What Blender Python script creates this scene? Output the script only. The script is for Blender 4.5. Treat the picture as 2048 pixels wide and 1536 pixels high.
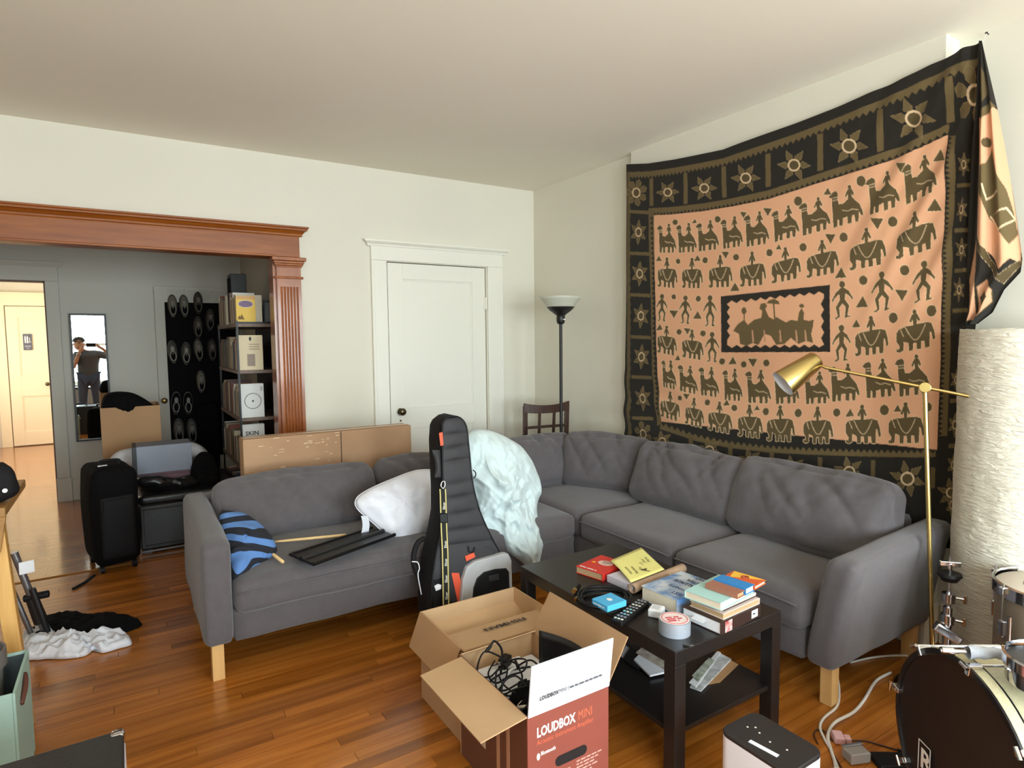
import bpy, bmesh, math, random
import numpy as np
from mathutils import Vector, Matrix, noise
from math import sin, cos, pi, radians, sqrt
random.seed(7)
SC = bpy.context.scene
COL = SC.collection
for _o in list(bpy.data.objects): bpy.data.objects.remove(_o)

# ---------------------------------------------------------------- camera
FPX, CX, CY, CAMH = 1229.0, 1024.0, 768.0, 1.46
YAW, PITCH, ROLL = radians(32.3), radians(-4.15), radians(0.6)
FW = Vector((sin(YAW)*cos(PITCH), cos(YAW)*cos(PITCH), sin(PITCH)))
_r0 = Vector((cos(YAW), -sin(YAW), 0)); _u0 = _r0.cross(FW)
RT = _r0*cos(ROLL) - _u0*sin(ROLL)
UP = _u0*cos(ROLL) + _r0*sin(ROLL)
CAM = Vector((0, 0, CAMH))
cd = bpy.data.cameras.new('camera'); cam = bpy.data.objects.new('camera', cd); COL.objects.link(cam)
cd.sensor_fit = 'HORIZONTAL'; cd.sensor_width = 36; cd.lens = FPX*36/2048; cd.clip_start = 0.01; cd.clip_end = 100
cam.matrix_world = Matrix(((RT.x, UP.x, -FW.x, CAM.x), (RT.y, UP.y, -FW.y, CAM.y), (RT.z, UP.z, -FW.z, CAM.z), (0, 0, 0, 1)))
SC.camera = cam
def ray(x, y): return FW + RT*((x-CX)/FPX) - UP*((y-CY)/FPX)
def pz(x, y, z): d = ray(x, y); return CAM + d*((z-CAMH)/d.z)
def py(x, y, Y): d = ray(x, y); return CAM + d*(Y/d.y)
def px(x, y, X): d = ray(x, y); return CAM + d*(X/d.x)

# ---------------------------------------------------------------- light
SC.view_settings.view_transform = 'Standard'; SC.view_settings.look = 'None'
SC.view_settings.exposure = 0.4; SC.view_settings.gamma = 1.0
SC.view_settings.use_curve_mapping = False
SC.cycles.use_denoising = True
SC.cycles.max_bounces = 10; SC.cycles.diffuse_bounces = 6
SC.cycles.sample_clamp_indirect = 8
SC.cycles.caustics_reflective = False; SC.cycles.caustics_refractive = False
W = bpy.data.worlds.new('sky'); SC.world = W; W.use_nodes = True
_n = W.node_tree.nodes; _bg = _n['Background']
_sky = _n.new('ShaderNodeTexSky'); _sky.sky_type = 'NISHITA'; _sky.sun_disc = False; _sky.sun_elevation = radians(48); _sky.sun_rotation = radians(30)
W.node_tree.links.new(_sky.outputs[0], _bg.inputs[0]); _bg.inputs[1].default_value = 0.35
def area(name, loc, rot, sx, sy, power, col):
    l = bpy.data.lights.new(name, 'AREA'); l.shape = 'RECTANGLE'; l.size = sx; l.size_y = sy; l.energy = power; l.color = col
    o = bpy.data.objects.new(name, l); COL.objects.link(o); o.location = loc; o.rotation_euler = rot; return o
YB = -1.7            # wall behind the camera, with the windows
WINS = [(-1.15, 0.35), (0.75, 1.75), (1.95, 3.0)]
WZ0, WZ1 = 0.62, 2.25
for i, (a, b) in enumerate(WINS):
    area('window_daylight', ((a+b)/2, YB-0.35, (WZ0+WZ1)/2), (radians(-103), 0, pi), b-a, WZ1-WZ0, [135, 112, 92][i], (0.88, 0.96, 1.0))
area('hall_ceiling_light', (-1.0, 7.95, 2.72), (0, 0, 0), 0.7, 1.2, 14, (1.0, 0.92, 0.80))
area('hall_side_fill', (-1.84, 9.7, 1.4), (0, radians(-90), 0), 1.5, 1.6, 36, (1.0, 0.92, 0.80))  # added fill lamp that brightens the hall; this wall has no window

# ---------------------------------------------------------------- helpers
def lin(c):
    if isinstance(c, str): c = tuple(int(c[i:i+2], 16) for i in (0, 2, 4))
    return tuple((v/255/12.92 if v/255 <= 0.04045 else ((v/255+0.055)/1.055)**2.4) for v in c) + (1.0,)
MATS = {}
def nodemat(name):
    m = bpy.data.materials.new(name); m.use_nodes = True; nt = m.node_tree
    return m, nt, nt.nodes['Principled BSDF']
def M(name, col, rough=0.6, metal=0.0, bump=0.0, bscale=120.0, var=0.0, vscale=6.0, coat=0.0, sheen=0.0, col2=None, trans=0.0, spec=0.5, stretch=None):
    if name in MATS: return MATS[name]
    m, nt, b = nodemat(name); N, L = nt.nodes, nt.links
    b.inputs['Roughness'].default_value = rough; b.inputs['Metallic'].default_value = metal
    b.inputs['Coat Weight'].default_value = coat; b.inputs['Sheen Weight'].default_value = sheen
    b.inputs['Specular IOR Level'].default_value = spec
    b.inputs['Transmission Weight'].default_value = trans
    tc = N.new('ShaderNodeTexCoord'); src = tc.outputs['Object']
    if stretch:
        mp = N.new('ShaderNodeMapping'); mp.inputs['Scale'].default_value = stretch; L.new(src, mp.inputs[0]); src = mp.outputs[0]
    c1 = lin(col)
    if col2 is not None or var:
        c2 = lin(col2) if col2 is not None else tuple(max(0, v*(1-var)) for v in c1[:3]) + (1,)
        no = N.new('ShaderNodeTexNoise'); no.inputs['Scale'].default_value = vscale; no.inputs['Detail'].default_value = 5
        L.new(src, no.inputs['Vector'])
        rp = N.new('ShaderNodeValToRGB'); rp.color_ramp.elements[0].position = 0.35; rp.color_ramp.elements[1].position = 0.65
        rp.color_ramp.elements[0].color = c2; rp.color_ramp.elements[1].color = c1
        L.new(no.outputs[0], rp.inputs[0]); L.new(rp.outputs[0], b.inputs['Base Color'])
    else: b.inputs['Base Color'].default_value = c1
    if bump:
        nb = N.new('ShaderNodeTexNoise'); nb.inputs['Scale'].default_value = bscale; nb.inputs['Detail'].default_value = 3
        L.new(src, nb.inputs['Vector'])
        bp = N.new('ShaderNodeBump'); bp.inputs['Strength'].default_value = bump; bp.inputs['Distance'].default_value = 0.01
        L.new(nb.outputs[0], bp.inputs['Height']); L.new(bp.outputs[0], b.inputs['Normal'])
    MATS[name] = m; return m
def Mwood(name, ca, cb, axis='X', scale=5.0, rough=0.35, coat=0.0, perobj=0.0, bump=0.05):
    if name in MATS: return MATS[name]
    m, nt, b = nodemat(name); N, L = nt.nodes, nt.links
    tc = N.new('ShaderNodeTexCoord'); mp = N.new('ShaderNodeMapping')
    s = {'X': (0.7, 9, 9), 'Y': (9, 0.7, 9), 'Z': (9, 9, 0.7)}[axis]; mp.inputs['Scale'].default_value = s
    L.new(tc.outputs['Object'], mp.inputs[0])
    no = N.new('ShaderNodeTexNoise'); no.inputs['Scale'].default_value = scale; no.inputs['Detail'].default_value = 7; no.inputs['Distortion'].default_value = 0.6
    L.new(mp.outputs[0], no.inputs['Vector'])
    rp = N.new('ShaderNodeValToRGB'); rp.color_ramp.elements[0].position = 0.25; rp.color_ramp.elements[1].position = 0.75
    rp.color_ramp.elements[0].color = lin(ca); rp.color_ramp.elements[1].color = lin(cb); L.new(no.outputs[0], rp.inputs[0])
    out = rp.outputs[0]
    if perobj:
        oi = N.new('ShaderNodeObjectInfo'); hs = N.new('ShaderNodeHueSaturation'); mr = N.new('ShaderNodeMapRange')
        mr.inputs['To Min'].default_value = 1-perobj; mr.inputs['To Max'].default_value = 1+perobj
        L.new(oi.outputs['Random'], mr.inputs[0]); L.new(mr.outputs[0], hs.inputs['Value']); L.new(out, hs.inputs['Color']); out = hs.outputs[0]
        ad = N.new('ShaderNodeVectorMath'); ad.operation = 'ADD'; sc2 = N.new('ShaderNodeVectorMath'); sc2.operation = 'SCALE'; sc2.inputs['Scale'].default_value = 37
        L.new(oi.outputs['Random'], sc2.inputs[0]); L.new(sc2.outputs[0], ad.inputs[1]); L.new(mp.outputs[0], ad.inputs[0]); L.new(ad.outputs[0], no.inputs['Vector'])
    L.new(out, b.inputs['Base Color']); b.inputs['Roughness'].default_value = rough; b.inputs['Coat Weight'].default_value = coat; b.inputs['Coat Roughness'].default_value = 0.12
    if bump:
        bp = N.new('ShaderNodeBump'); bp.inputs['Strength'].default_value = bump; bp.inputs['Distance'].default_value = 0.005
        L.new(no.outputs[0], bp.inputs['Height']); L.new(bp.outputs[0], b.inputs['Normal'])
    MATS[name] = m; return m
def Mattr(name, rough=0.85, bump=0.0, bscale=900, sheen=0.0):
    m, nt, b = nodemat(name); N, L = nt.nodes, nt.links
    a = N.new('ShaderNodeAttribute'); a.attribute_name = 'dye'; L.new(a.outputs['Color'], b.inputs['Base Color'])
    b.inputs['Roughness'].default_value = rough; b.inputs['Sheen Weight'].default_value = sheen; b.inputs['Specular IOR Level'].default_value = 0.2
    if bump:
        no = N.new('ShaderNodeTexNoise'); no.inputs['Scale'].default_value = bscale; bp = N.new('ShaderNodeBump'); bp.inputs['Strength'].default_value = bump; bp.inputs['Distance'].default_value = 0.002
        L.new(no.outputs[0], bp.inputs['Height']); L.new(bp.outputs[0], b.inputs['Normal'])
    return m

def V(*a): return Vector(a)
def Rz(a): return Matrix.Rotation(a, 3, 'Z')
class G:
    def __init__(s): s.v = []; s.f = []
    def add(s, vs, fs):
        k = len(s.v); s.v += [Vector(p) for p in vs]; s.f += [tuple(i+k for i in q) for q in fs]; return s
    def hexa(s, p):          # bottom 4 (ccw from above), top 4
        return s.add(p, [(3, 2, 1, 0), (4, 5, 6, 7), (0, 1, 5, 4), (1, 2, 6, 5), (2, 3, 7, 6), (3, 0, 4, 7)])
    def bx(s, x0, y0, z0, x1, y1, z1, R=None, o=None):
        p = [V(x0, y0, z0), V(x1, y0, z0), V(x1, y1, z0), V(x0, y1, z0), V(x0, y0, z1), V(x1, y0, z1), V(x1, y1, z1), V(x0, y1, z1)]
        if R is not None: p = [R @ q for q in p]
        if o is not None: p = [q + Vector(o) for q in p]
        return s.hexa(p)
    def box(s, c, d, R=None):
        return s.bx(-d[0]/2, -d[1]/2, -d[2]/2, d[0]/2, d[1]/2, d[2]/2, R, c)
    def ring(s, pts):
        k = len(s.v); s.v += [Vector(p) for p in pts]; return list(range(k, k+len(pts)))
    def loft(s, rings, cap0=True, cap1=True, closed=True):
        ids = [s.ring(r) for r in rings]; n = len(ids[0])
        for a, b in zip(ids, ids[1:]):
            for i in range(n if closed else n-1): j = (i+1) % n; s.f.append((a[i], a[j], b[j], b[i]))
        if cap0: s.f.append(tuple(reversed(ids[0])))
        if cap1: s.f.append(tuple(ids[-1]))
        return s
    def frame(s, d):
        d = Vector(d).normalized(); a = V(0, 0, 1) if abs(d.z) < 0.9 else V(1, 0, 0); u = a.cross(d).normalized(); return u, d.cross(u)
    def cyl(s, p0, p1, r0, r1=None, n=14, cap=True):
        p0, p1 = Vector(p0), Vector(p1); r1 = r0 if r1 is None else r1; u, w = s.frame(p1-p0)
        rg = lambda p, r: [p + (u*cos(2*pi*i/n) + w*sin(2*pi*i/n))*r for i in range(n)]
        return s.loft([rg(p0, r0), rg(p1, r1)], cap, cap)
    def tube(s, pts, r, n=8, closed=False, cap=True):
        pts = [Vector(p) for p in pts]; m = len(pts); rings = []; u = None
        for i, p in enumerate(pts):
            a = pts[(i-1) % m] if (closed or i) else p; b = pts[(i+1) % m] if (closed or i < m-1) else p
            d = (b-a).normalized()
            if u is None: u, w = s.frame(d)
            else: u = (u - d*u.dot(d)).normalized(); w = d.cross(u)
            rr = r[i] if isinstance(r, (list, tuple)) else r
            rings.append([p + (u*cos(2*pi*k/n) + w*sin(2*pi*k/n))*rr for k in range(n)])
        if closed:
            ids = [s.ring(q) for q in rings]
            for i in range(m):
                a, b = ids[i], ids[(i+1) % m]
                for k in range(n): s.f.append((a[k], a[(k+1) % n], b[(k+1) % n], b[k]))
            return s
        return s.loft(rings, cap, cap)
    def lathe(s, prof, at=(0, 0, 0), n=32, R=None, cap0=True, cap1=True):
        at = Vector(at); rings = []
        for (r, z) in prof:
            q = [V(r*cos(2*pi*i/n), r*sin(2*pi*i/n), z) for i in range(n)]
            if R is not None: q = [R @ p for p in q]
            rings.append([p+at for p in q])
        return s.loft(rings, cap0, cap1)
    def prism(s, poly, off):
        poly = [Vector(p) for p in poly]; off = Vector(off); n = len(poly); k = len(s.v)
        s.v += poly + [p+off for p in poly]
        s.f.append(tuple(reversed(range(k, k+n)))); s.f.append(tuple(range(k+n, k+2*n)))
        for i in range(n): j = (i+1) % n; s.f.append((k+i, k+j, k+n+j, k+n+i))
        return s
    def grid(s, fn, nu, nv):
        k = len(s.v)
        for j in range(nv+1):
            for i in range(nu+1): s.v.append(Vector(fn(i/nu, j/nv)))
        for j in range(nv):
            for i in range(nu):
                a = k+j*(nu+1)+i; s.f.append((a, a+1, a+nu+2, a+nu+1))
        return s
    def puff(s, outline, nrm, tf, tb, rings=10, amp=0.0, fr=8.0, power=0.5, sd=0.0, ridge=0.0):
        """closed soft body: outline ring in space, swelling by tf along nrm and tb against it"""
        o = [Vector(p) for p in outline]; n = len(o); c = sum(o, Vector())/n; nrm = Vector(nrm).normalized()
        def sh(r, th):
            out = []
            for p in o:
                q = c + (p-c)*r
                h = max(0.0, 1-r**2.2)**power
                w = noise.noise(q*fr + V(sd, sd*1.7, 0))*amp + noise.noise(q*fr*2.3 + V(sd, 0, sd))*amp*0.5 if amp else 0
                if ridge and h: w += ((1-abs(noise.noise(V(q.x*fr*1.1+q.z*fr*0.5, q.y*fr*1.1, q.z*fr*0.8+sd))))**5 + 0.6*(1-abs(noise.noise(V(q.x*fr*2.2-q.z*fr, q.y*fr*2.1, q.z*fr*1.5+q.x*fr+sd))))**5 - 0.5)*ridge*min(1, h*1.5)/max(h, 0.3)
                out.append(q + nrm*(th*h + w*(h if th*h else 0)*(1 if th > 0 else -1)))
            return out
        prof = [(k/rings, tf) for k in range(1, rings)] + [(1.0, 0.0)] + [(k/rings, -tb) for k in range(rings-1, 0, -1)]
        ids = [s.ring(sh(r, t)) for r, t in prof]
        a = len(s.v); s.v.append(c + nrm*tf); b = len(s.v); s.v.append(c - nrm*tb)
        for i in range(n): j = (i+1) % n; s.f.append((a, ids[0][i], ids[0][j])); s.f.append((b, ids[-1][j], ids[-1][i]))
        for p, q in zip(ids, ids[1:]):
            for i in range(n): j = (i+1) % n; s.f.append((p[i], q[i], q[j], p[j]))
        return s
    def cushion(s, c, d, R=None, r=0.06, n=18, puff=(0, 0, 0), amp=0.0, fr=6.0, sd=0.0, fn=None):
        """rounded, swelling box; puff = extra swell along each axis"""
        c = Vector(c); h = Vector(d)/2; seen = {}
        r = min(r, min(h)*0.98)
        def pt(p):
            key = (round(p.x, 5), round(p.y, 5), round(p.z, 5))
            if key in seen: return seen[key]
            g = Vector([p[i]*h[i] for i in range(3)]); q = Vector([max(-(h[i]-r), min(h[i]-r, g[i])) for i in range(3)])
            e = g-q; e = e.normalized()*r if e.length > 1e-9 else e
            w = q+e
            for i in range(3):
                j, k = (i+1) % 3, (i+2) % 3
                if puff[i]: w[i] += math.copysign(1, p[i])*puff[i]*abs(p[i])*max(0, 1-p[j]**2)*max(0, 1-p[k]**2)
            nn = e.normalized() if e.length > 1e-9 else V(0, 0, 1)
            if amp:
                a = noise.noise(w*fr + V(sd, sd*2, 0))*amp + noise.noise(V(w.x*fr*3, w.y*fr*1.2, w.z*fr*1.5) + V(0, sd, sd))*amp*0.45
                w += nn*a
            if fn: w = fn(w, p, nn)
            if R is not None: w = R @ w
            seen[key] = len(s.v); s.v.append(w+c); return seen[key]
        for ax in range(3):
            for sg in (-1, 1):
                for i in range(n):
                    for j in range(n):
                        q = []
                        for (a, b) in ((i, j), (i+1, j), (i+1, j+1), (i, j+1)):
                            p = [0, 0, 0]; p[ax] = sg
                            # cosine spacing keeps edges dense
                            p[(ax+1) % 3] = -cos(pi*a/n)*0.35 + 0.65*(2*a/n-1); p[(ax+2) % 3] = -cos(pi*b/n)*0.35 + 0.65*(2*b/n-1)
                            q.append(pt(Vector(p)))
                        if sg < 0: q.reverse()
                        s.f.append(tuple(q))
        return s

ORG = {}
def tag(o, label=None, cat=None, group=None, kind=None):
    if label: o['label'] = label
    if cat: o['category'] = cat
    if group: o['group'] = group
    if kind: o['kind'] = kind
    return o
def thing(name, label, cat, loc=(0, 0, 0), group=None, kind=None):
    o = bpy.data.objects.new(name, None); COL.objects.link(o); o.empty_display_size = 0.05; o.location = loc; ORG[o.name] = Vector(loc)
    return tag(o, label, cat, group, kind)
def make(name, g, mat, parent=None, smooth=False, bev=0.0, seg=2, sub=0, T=None, solid=0.0, ang=None):
    me = bpy.data.meshes.new(name); vs = g.v
    if T is not None: vs = [T @ p for p in vs]
    org = ORG[parent.name] if parent is not None else None
    if org is not None and org.length: vs = [p-org for p in vs]
    me.from_pydata([tuple(p) for p in vs], [], g.f); me.update()
    if isinstance(mat, (list, tuple)):
        for k in mat: me.materials.append(k)
    else: me.materials.append(mat)
    bm = bmesh.new(); bm.from_mesh(me); bmesh.ops.recalc_face_normals(bm, faces=bm.faces); bm.to_mesh(me); bm.free()
    if smooth:
        me.polygons.foreach_set('use_smooth', [True]*len(me.polygons))
        if ang:
            me.set_sharp_from_angle(angle=radians(ang))
    o = bpy.data.objects.new(name, me); COL.objects.link(o)
    if parent is not None: o.parent = parent; ORG[o.name] = org
    else: ORG[o.name] = Vector()
    if solid:
        md = o.modifiers.new('solid', 'SOLIDIFY'); md.thickness = solid; md.offset = 0
    if bev:
        md = o.modifiers.new('bevel', 'BEVEL'); md.width = bev; md.segments = seg; md.limit_method = 'ANGLE'; md.angle_limit = radians(35)
        md.harden_normals = False
    if sub:
        md = o.modifiers.new('sub', 'SUBSURF'); md.levels = sub; md.render_levels = sub
    return o
def one(name, label, cat, g, mat, group=None, **k): return tag(make(name, g, mat, **k), label, cat, group)
def struct(name, g, mat, parent=None, **k):
    o = make(name, g, mat, parent, **k)
    if parent is None: o['kind'] = 'structure'
    return o
def copy_tree(root, loc=None, rot=None, label=None, group=None, mats=None):
    r = root.copy(); COL.objects.link(r)
    if loc is not None: r.location = loc
    if rot is not None: r.rotation_euler = rot
    if label: r['label'] = label
    if group: r['group'] = group
    ORG[r.name] = Vector(loc or (0, 0, 0))
    for ch in root.children:
        c = ch.copy(); COL.objects.link(c); c.parent = r
        for gc in ch.children:
            d = gc.copy(); COL.objects.link(d); d.parent = c
    return r
def lettering(name, txt, mat, parent, o, xd, yd, size, bold=0.0, align='LEFT', shear=0.0, sx=1.0):
    """flat print: text laid on a surface at o, reading along xd, up along yd"""
    cu = bpy.data.curves.new('t', 'FONT'); cu.body = txt; cu.size = size; cu.offset = bold; cu.align_x = align; cu.shear = shear; cu.resolution_u = 2
    tmp = bpy.data.objects.new('t', cu); COL.objects.link(tmp); bpy.context.view_layer.update()
    me = bpy.data.meshes.new_from_object(tmp.evaluated_get(bpy.context.evaluated_depsgraph_get()))
    bpy.data.objects.remove(tmp); bpy.data.curves.remove(cu)
    xd = Vector(xd).normalized(); yd = Vector(yd); yd = (yd - xd*yd.dot(xd)).normalized(); o = Vector(o)
    org = ORG[parent.name] if parent is not None else Vector()
    for v in me.vertices: v.co = o + xd*(v.co.x*sx) + yd*v.co.y - org
    me.materials.clear(); me.materials.append(mat); me.name = name
    ob = bpy.data.objects.new(name, me); COL.objects.link(ob); ob.parent = parent; ORG[ob.name] = org
    ob['kind'] = 'stuff'
    return ob
def print_lines(mat, parent, o, xd, yd, widths, lh, bar, sd=1):
    """print too small to read in the photograph: rows of short word-length dashes"""
    r_ = random.Random(sd); g = G(); xd = Vector(xd).normalized(); yd = Vector(yd); yd = (yd-xd*yd.dot(xd)).normalized(); o = Vector(o); nn = xd.cross(yd)*0.0003
    for i, w in enumerate(widths):
        x = 0.0
        while x < w:
            l = min(r_.uniform(2, 6)*bar, w-x); p = o + xd*x - yd*(i*lh); q = [p, p+xd*l, p+xd*l+yd*bar, p+yd*bar]; g.hexa([a-nn for a in q]+[a+nn for a in q]); x += l + bar*0.9
    ob = make('small_print', g, mat, parent); ob['kind'] = 'stuff'; return ob
def spl(pts, n=8):
    """Catmull-Rom through points"""
    p = [Vector(q) for q in pts]; p = [p[0]*2-p[1]] + p + [p[-1]*2-p[-2]]; out = []
    for i in range(1, len(p)-2):
        a, b, c, d = p[i-1:i+3]
        for k in range(n):
            t = k/n; out.append(0.5*((2*b) + (c-a)*t + (2*a-5*b+4*c-d)*t*t + (3*b-a-3*c+d)*t**3))
    out.append(p[-2]); return out
def lerp(a, b, t): return a + (b-a)*t
def interp(x, pts):
    if x <= pts[0][0]: return pts[0][1]
    for (a, b), (c, d) in zip(pts, pts[1:]):
        if x <= c: return b + (d-b)*(x-a)/(c-a)
    return pts[-1][1]

# ---------------------------------------------------------------- materials
m_wall = M('wall_paint', (224, 220, 206), 0.75, bump=0.06, bscale=9, var=0.03, vscale=1.2)
m_ceil = M('ceiling_paint', (236, 230, 216), 0.85, bump=0.08, bscale=2.5, var=0.03, vscale=0.8)
m_trimw = M('white_trim_paint', (233, 231, 220), 0.42, bump=0.03, bscale=30)
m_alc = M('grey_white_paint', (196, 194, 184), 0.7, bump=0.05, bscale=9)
m_cherry = Mwood('varnished_cherry_x', '763806', 'a05a18', 'X', 3, 0.42, 0.0)
m_cherryz = Mwood('varnished_cherry_z', '7c3c0a', 'a65c1e', 'Z', 3, 0.3, 0.3)
m_plank = Mwood('oak_plank', '874a14', 'b8722c', 'X', 3, 0.27, 0.25, perobj=0.26, bump=0.03)
m_sub = M('subfloor', (40, 24, 12), 0.8)
m_black = M('black_paint', (22, 21, 22), 0.45)
m_blackmetal = M('black_metal', (26, 25, 25), 0.38, 0.6)
m_chrome = M('chrome', (215, 215, 220), 0.12, 1.0)
m_brass = M('brushed_brass', (206, 182, 118), 0.26, 1.0, bump=0.02, bscale=200)
m_sofa = M('grey_sofa_weave', (90, 84, 86), 0.9, bump=0.25, bscale=420, var=0.10, vscale=30, sheen=0.25)
m_card = M('brown_cardboard', (178, 140, 102), 0.85, bump=0.08, bscale=60, var=0.06, vscale=4)
m_cardin = M('cardboard_inside', (196, 160, 120), 0.85, bump=0.06, bscale=60, var=0.06, vscale=4)
m_paper = M('white_paper', (232, 232, 235), 0.8)
m_pages = M('page_edges', (222, 210, 188), 0.9, bump=0.3, bscale=30, stretch=(1, 1, 40))
m_tan = M('tan_pages', (188, 158, 118), 0.9, bump=0.3, bscale=30, stretch=(1, 1, 40))
m_birch = Mwood('birch_leg', 'c99a5e', 'e0b678', 'Z', 3, 0.4)
m_lack = M('black_brown_laminate', (30, 26, 25), 0.33, bump=0.02, bscale=60)
m_leather = M('black_leather', (24, 23, 24), 0.32, bump=0.12, bscale=90)
m_blackcloth = M('black_cloth', (13, 12, 13), 0.95, bump=0.3, bscale=300, spec=0.15)
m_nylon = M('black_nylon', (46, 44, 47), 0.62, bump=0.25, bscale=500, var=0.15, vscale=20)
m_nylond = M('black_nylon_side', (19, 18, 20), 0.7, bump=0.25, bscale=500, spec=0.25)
m_rubber = M('black_rubber', (18, 17, 18), 0.5, spec=0.3)
m_whitecloth = M('white_cloth', (226, 227, 234), 0.9, bump=0.15, bscale=120, sheen=0.2)
m_glass = None
def thin_glass(name, tint, fac):
    m, nt, b = nodemat(name); N, L = nt.nodes, nt.links
    tr = N.new('ShaderNodeBsdfTransparent'); gl = N.new('ShaderNodeBsdfGlossy'); mx = N.new('ShaderNodeMixShader')
    tr.inputs[0].default_value = tint; gl.inputs['Roughness'].default_value = 0.02; mx.inputs[0].default_value = fac
    L.new(tr.outputs[0], mx.inputs[1]); L.new(gl.outputs[0], mx.inputs[2]); L.new(mx.outputs[0], N['Material Output'].inputs[0]); return m
m_glass = thin_glass('window_glass', (0.96, 0.98, 0.98, 1), 0.05)
def floor_far_mat():
    m, nt, b = nodemat('far_oak_boards'); N, L = nt.nodes, nt.links
    tc = N.new('ShaderNodeTexCoord'); br = N.new('ShaderNodeTexBrick'); br.offset = 0.37; br.inputs['Scale'].default_value = 1.0
    br.inputs['Brick Width'].default_value = 1.3; br.inputs['Row Height'].default_value = 0.057; br.inputs['Mortar Size'].default_value = 0.0012; br.inputs['Bias'].default_value = 0
    br.inputs['Color1'].default_value = lin('90562a'); br.inputs['Color2'].default_value = lin('ad7238'); br.inputs['Mortar'].default_value = lin('3a1e0a')
    L.new(tc.outputs['Object'], br.inputs['Vector']); L.new(br.outputs[0], b.inputs['Base Color'])
    b.inputs['Roughness'].default_value = 0.2; b.inputs['Coat Weight'].default_value = 0.5; b.inputs['Coat Roughness'].default_value = 0.1
    no = N.new('ShaderNodeTexNoise'); no.inputs['Scale'].default_value = 6; bp = N.new('ShaderNodeBump'); bp.inputs['Strength'].default_value = 0.12; bp.inputs['Distance'].default_value = 0.01
    mp = N.new('ShaderNodeMapping'); mp.inputs['Scale'].default_value = (0.6, 5, 1); L.new(tc.outputs['Object'], mp.inputs[0]); L.new(mp.outputs[0], no.inputs['Vector'])
    L.new(no.outputs[0], bp.inputs['Height']); L.new(bp.outputs[0], b.inputs['Normal']); return m
m_farfloor = floor_far_mat()

# ---------------------------------------------------------------- structure
YW = 4.60; XW = 3.155; XN = 3.225; XBR = 3.10; ZC = 2.77; XL = -1.75; WT = 0.15
OX0, OX1, OZ = -1.35, 0.945, 2.06          # wide cased opening
DX0, DX1, DZ = 1.766, 2.657, 2.075         # closet door
# floor: subfloor with boards as children
fl = struct('floor', G().bx(XL, YB, -0.06, 3.5, YW+WT, -0.018), m_sub)
rowh = 0.0572; nrow = int((YW+WT-YB)/rowh)
plank_me = {}
hid = G(); planks = []
for r in range(nrow):
    y0 = YB + r*rowh; x = XL + random.uniform(-1.2, 0)
    while x < 3.3:
        ln = random.choice((0.7, 0.9, 1.15, 1.4, 1.7)); a, b = max(x, XL), min(x+ln, 3.3); x += ln
        if b-a < 0.05: continue
        yc = y0+rowh/2
        vis = yc > 0.7 and b > -0.35 - 0.12*yc and not (b < 2.2 and yc < 1.2 and a > 0.6 and False)
        # behind or under the sofa / out of the frame: joined
        if yc < 1.15 or (yc > 3.1 and a > 0.4) or (a > 1.1 and yc > 2.3) or (yc < 1.9 and b < 0.1) or a > 2.3: vis = False
        if vis: planks.append((a, b, y0))
        else: hid.bx(a+0.0006, y0+0.0006, -0.018, b-0.0006, y0+rowh-0.0006, -0.0006)
for (a, b, y0) in planks:
    g = G().bx(0, 0.0006, -0.018, 1, rowh-0.0006, 0)
    if 'm' not in plank_me:
        o = make('floor_plank', G().bx(0.0006, 0.0006, -0.018, 0.9994, rowh-0.0006, -0.0003), m_plank, fl); plank_me['m'] = o.data
    else:
        o = bpy.data.objects.new('floor_plank', plank_me['m']); COL.objects.link(o); o.parent = fl
    o.location = (a, y0, 0); o.scale = (b-a, 1, 1)
hp = make('floor_planks_far', hid, m_plank, fl); hp.name = 'floor_boards'; hp['kind'] = 'stuff'
struct('floor_alcove', G().bx(XL, YW+WT, -0.06, 1.3, 7.1, 0), m_farfloor)
struct('floor_hall', G().bx(-2.2, 7.1, -0.06, 0.2, 11.4, 0), m_farfloor)
struct('ceiling', G().bx(XL-0.1, YB-0.1, ZC, 3.6, YW+WT, ZC+0.08), m_ceil)
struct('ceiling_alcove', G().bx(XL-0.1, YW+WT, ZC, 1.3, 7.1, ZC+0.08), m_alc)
struct('ceiling_hall', G().bx(-2.2, 7.1, ZC, 0.2, 11.4, ZC+0.08), m_wall)
g = G().bx(XL, YW, 0, OX0, YW+WT, ZC).bx(OX0, YW, OZ+0.02, OX1, YW+WT, ZC).bx(OX1, YW, 0, DX0, YW+WT, ZC).bx(DX0, YW, DZ, DX1, YW+WT, ZC).bx(DX1, YW, 0, XW+0.2, YW+WT, ZC)
g.bx(DX0, YW+0.1, 0, DX1, YW+WT, DZ)
struct('wall_back', g, m_wall)
struct('wall_right', G().bx(XW, 3.30, 0, XW+0.4, YW, ZC).bx(XBR, 1.33, 0, XW+0.4, 3.30, ZC).bx(XN, YB, 0, XW+0.4, 1.33, ZC), m_wall)
struct('wall_left', G().bx(XL-0.1, YB, 0, XL, 7.1, ZC), m_wall)
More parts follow.
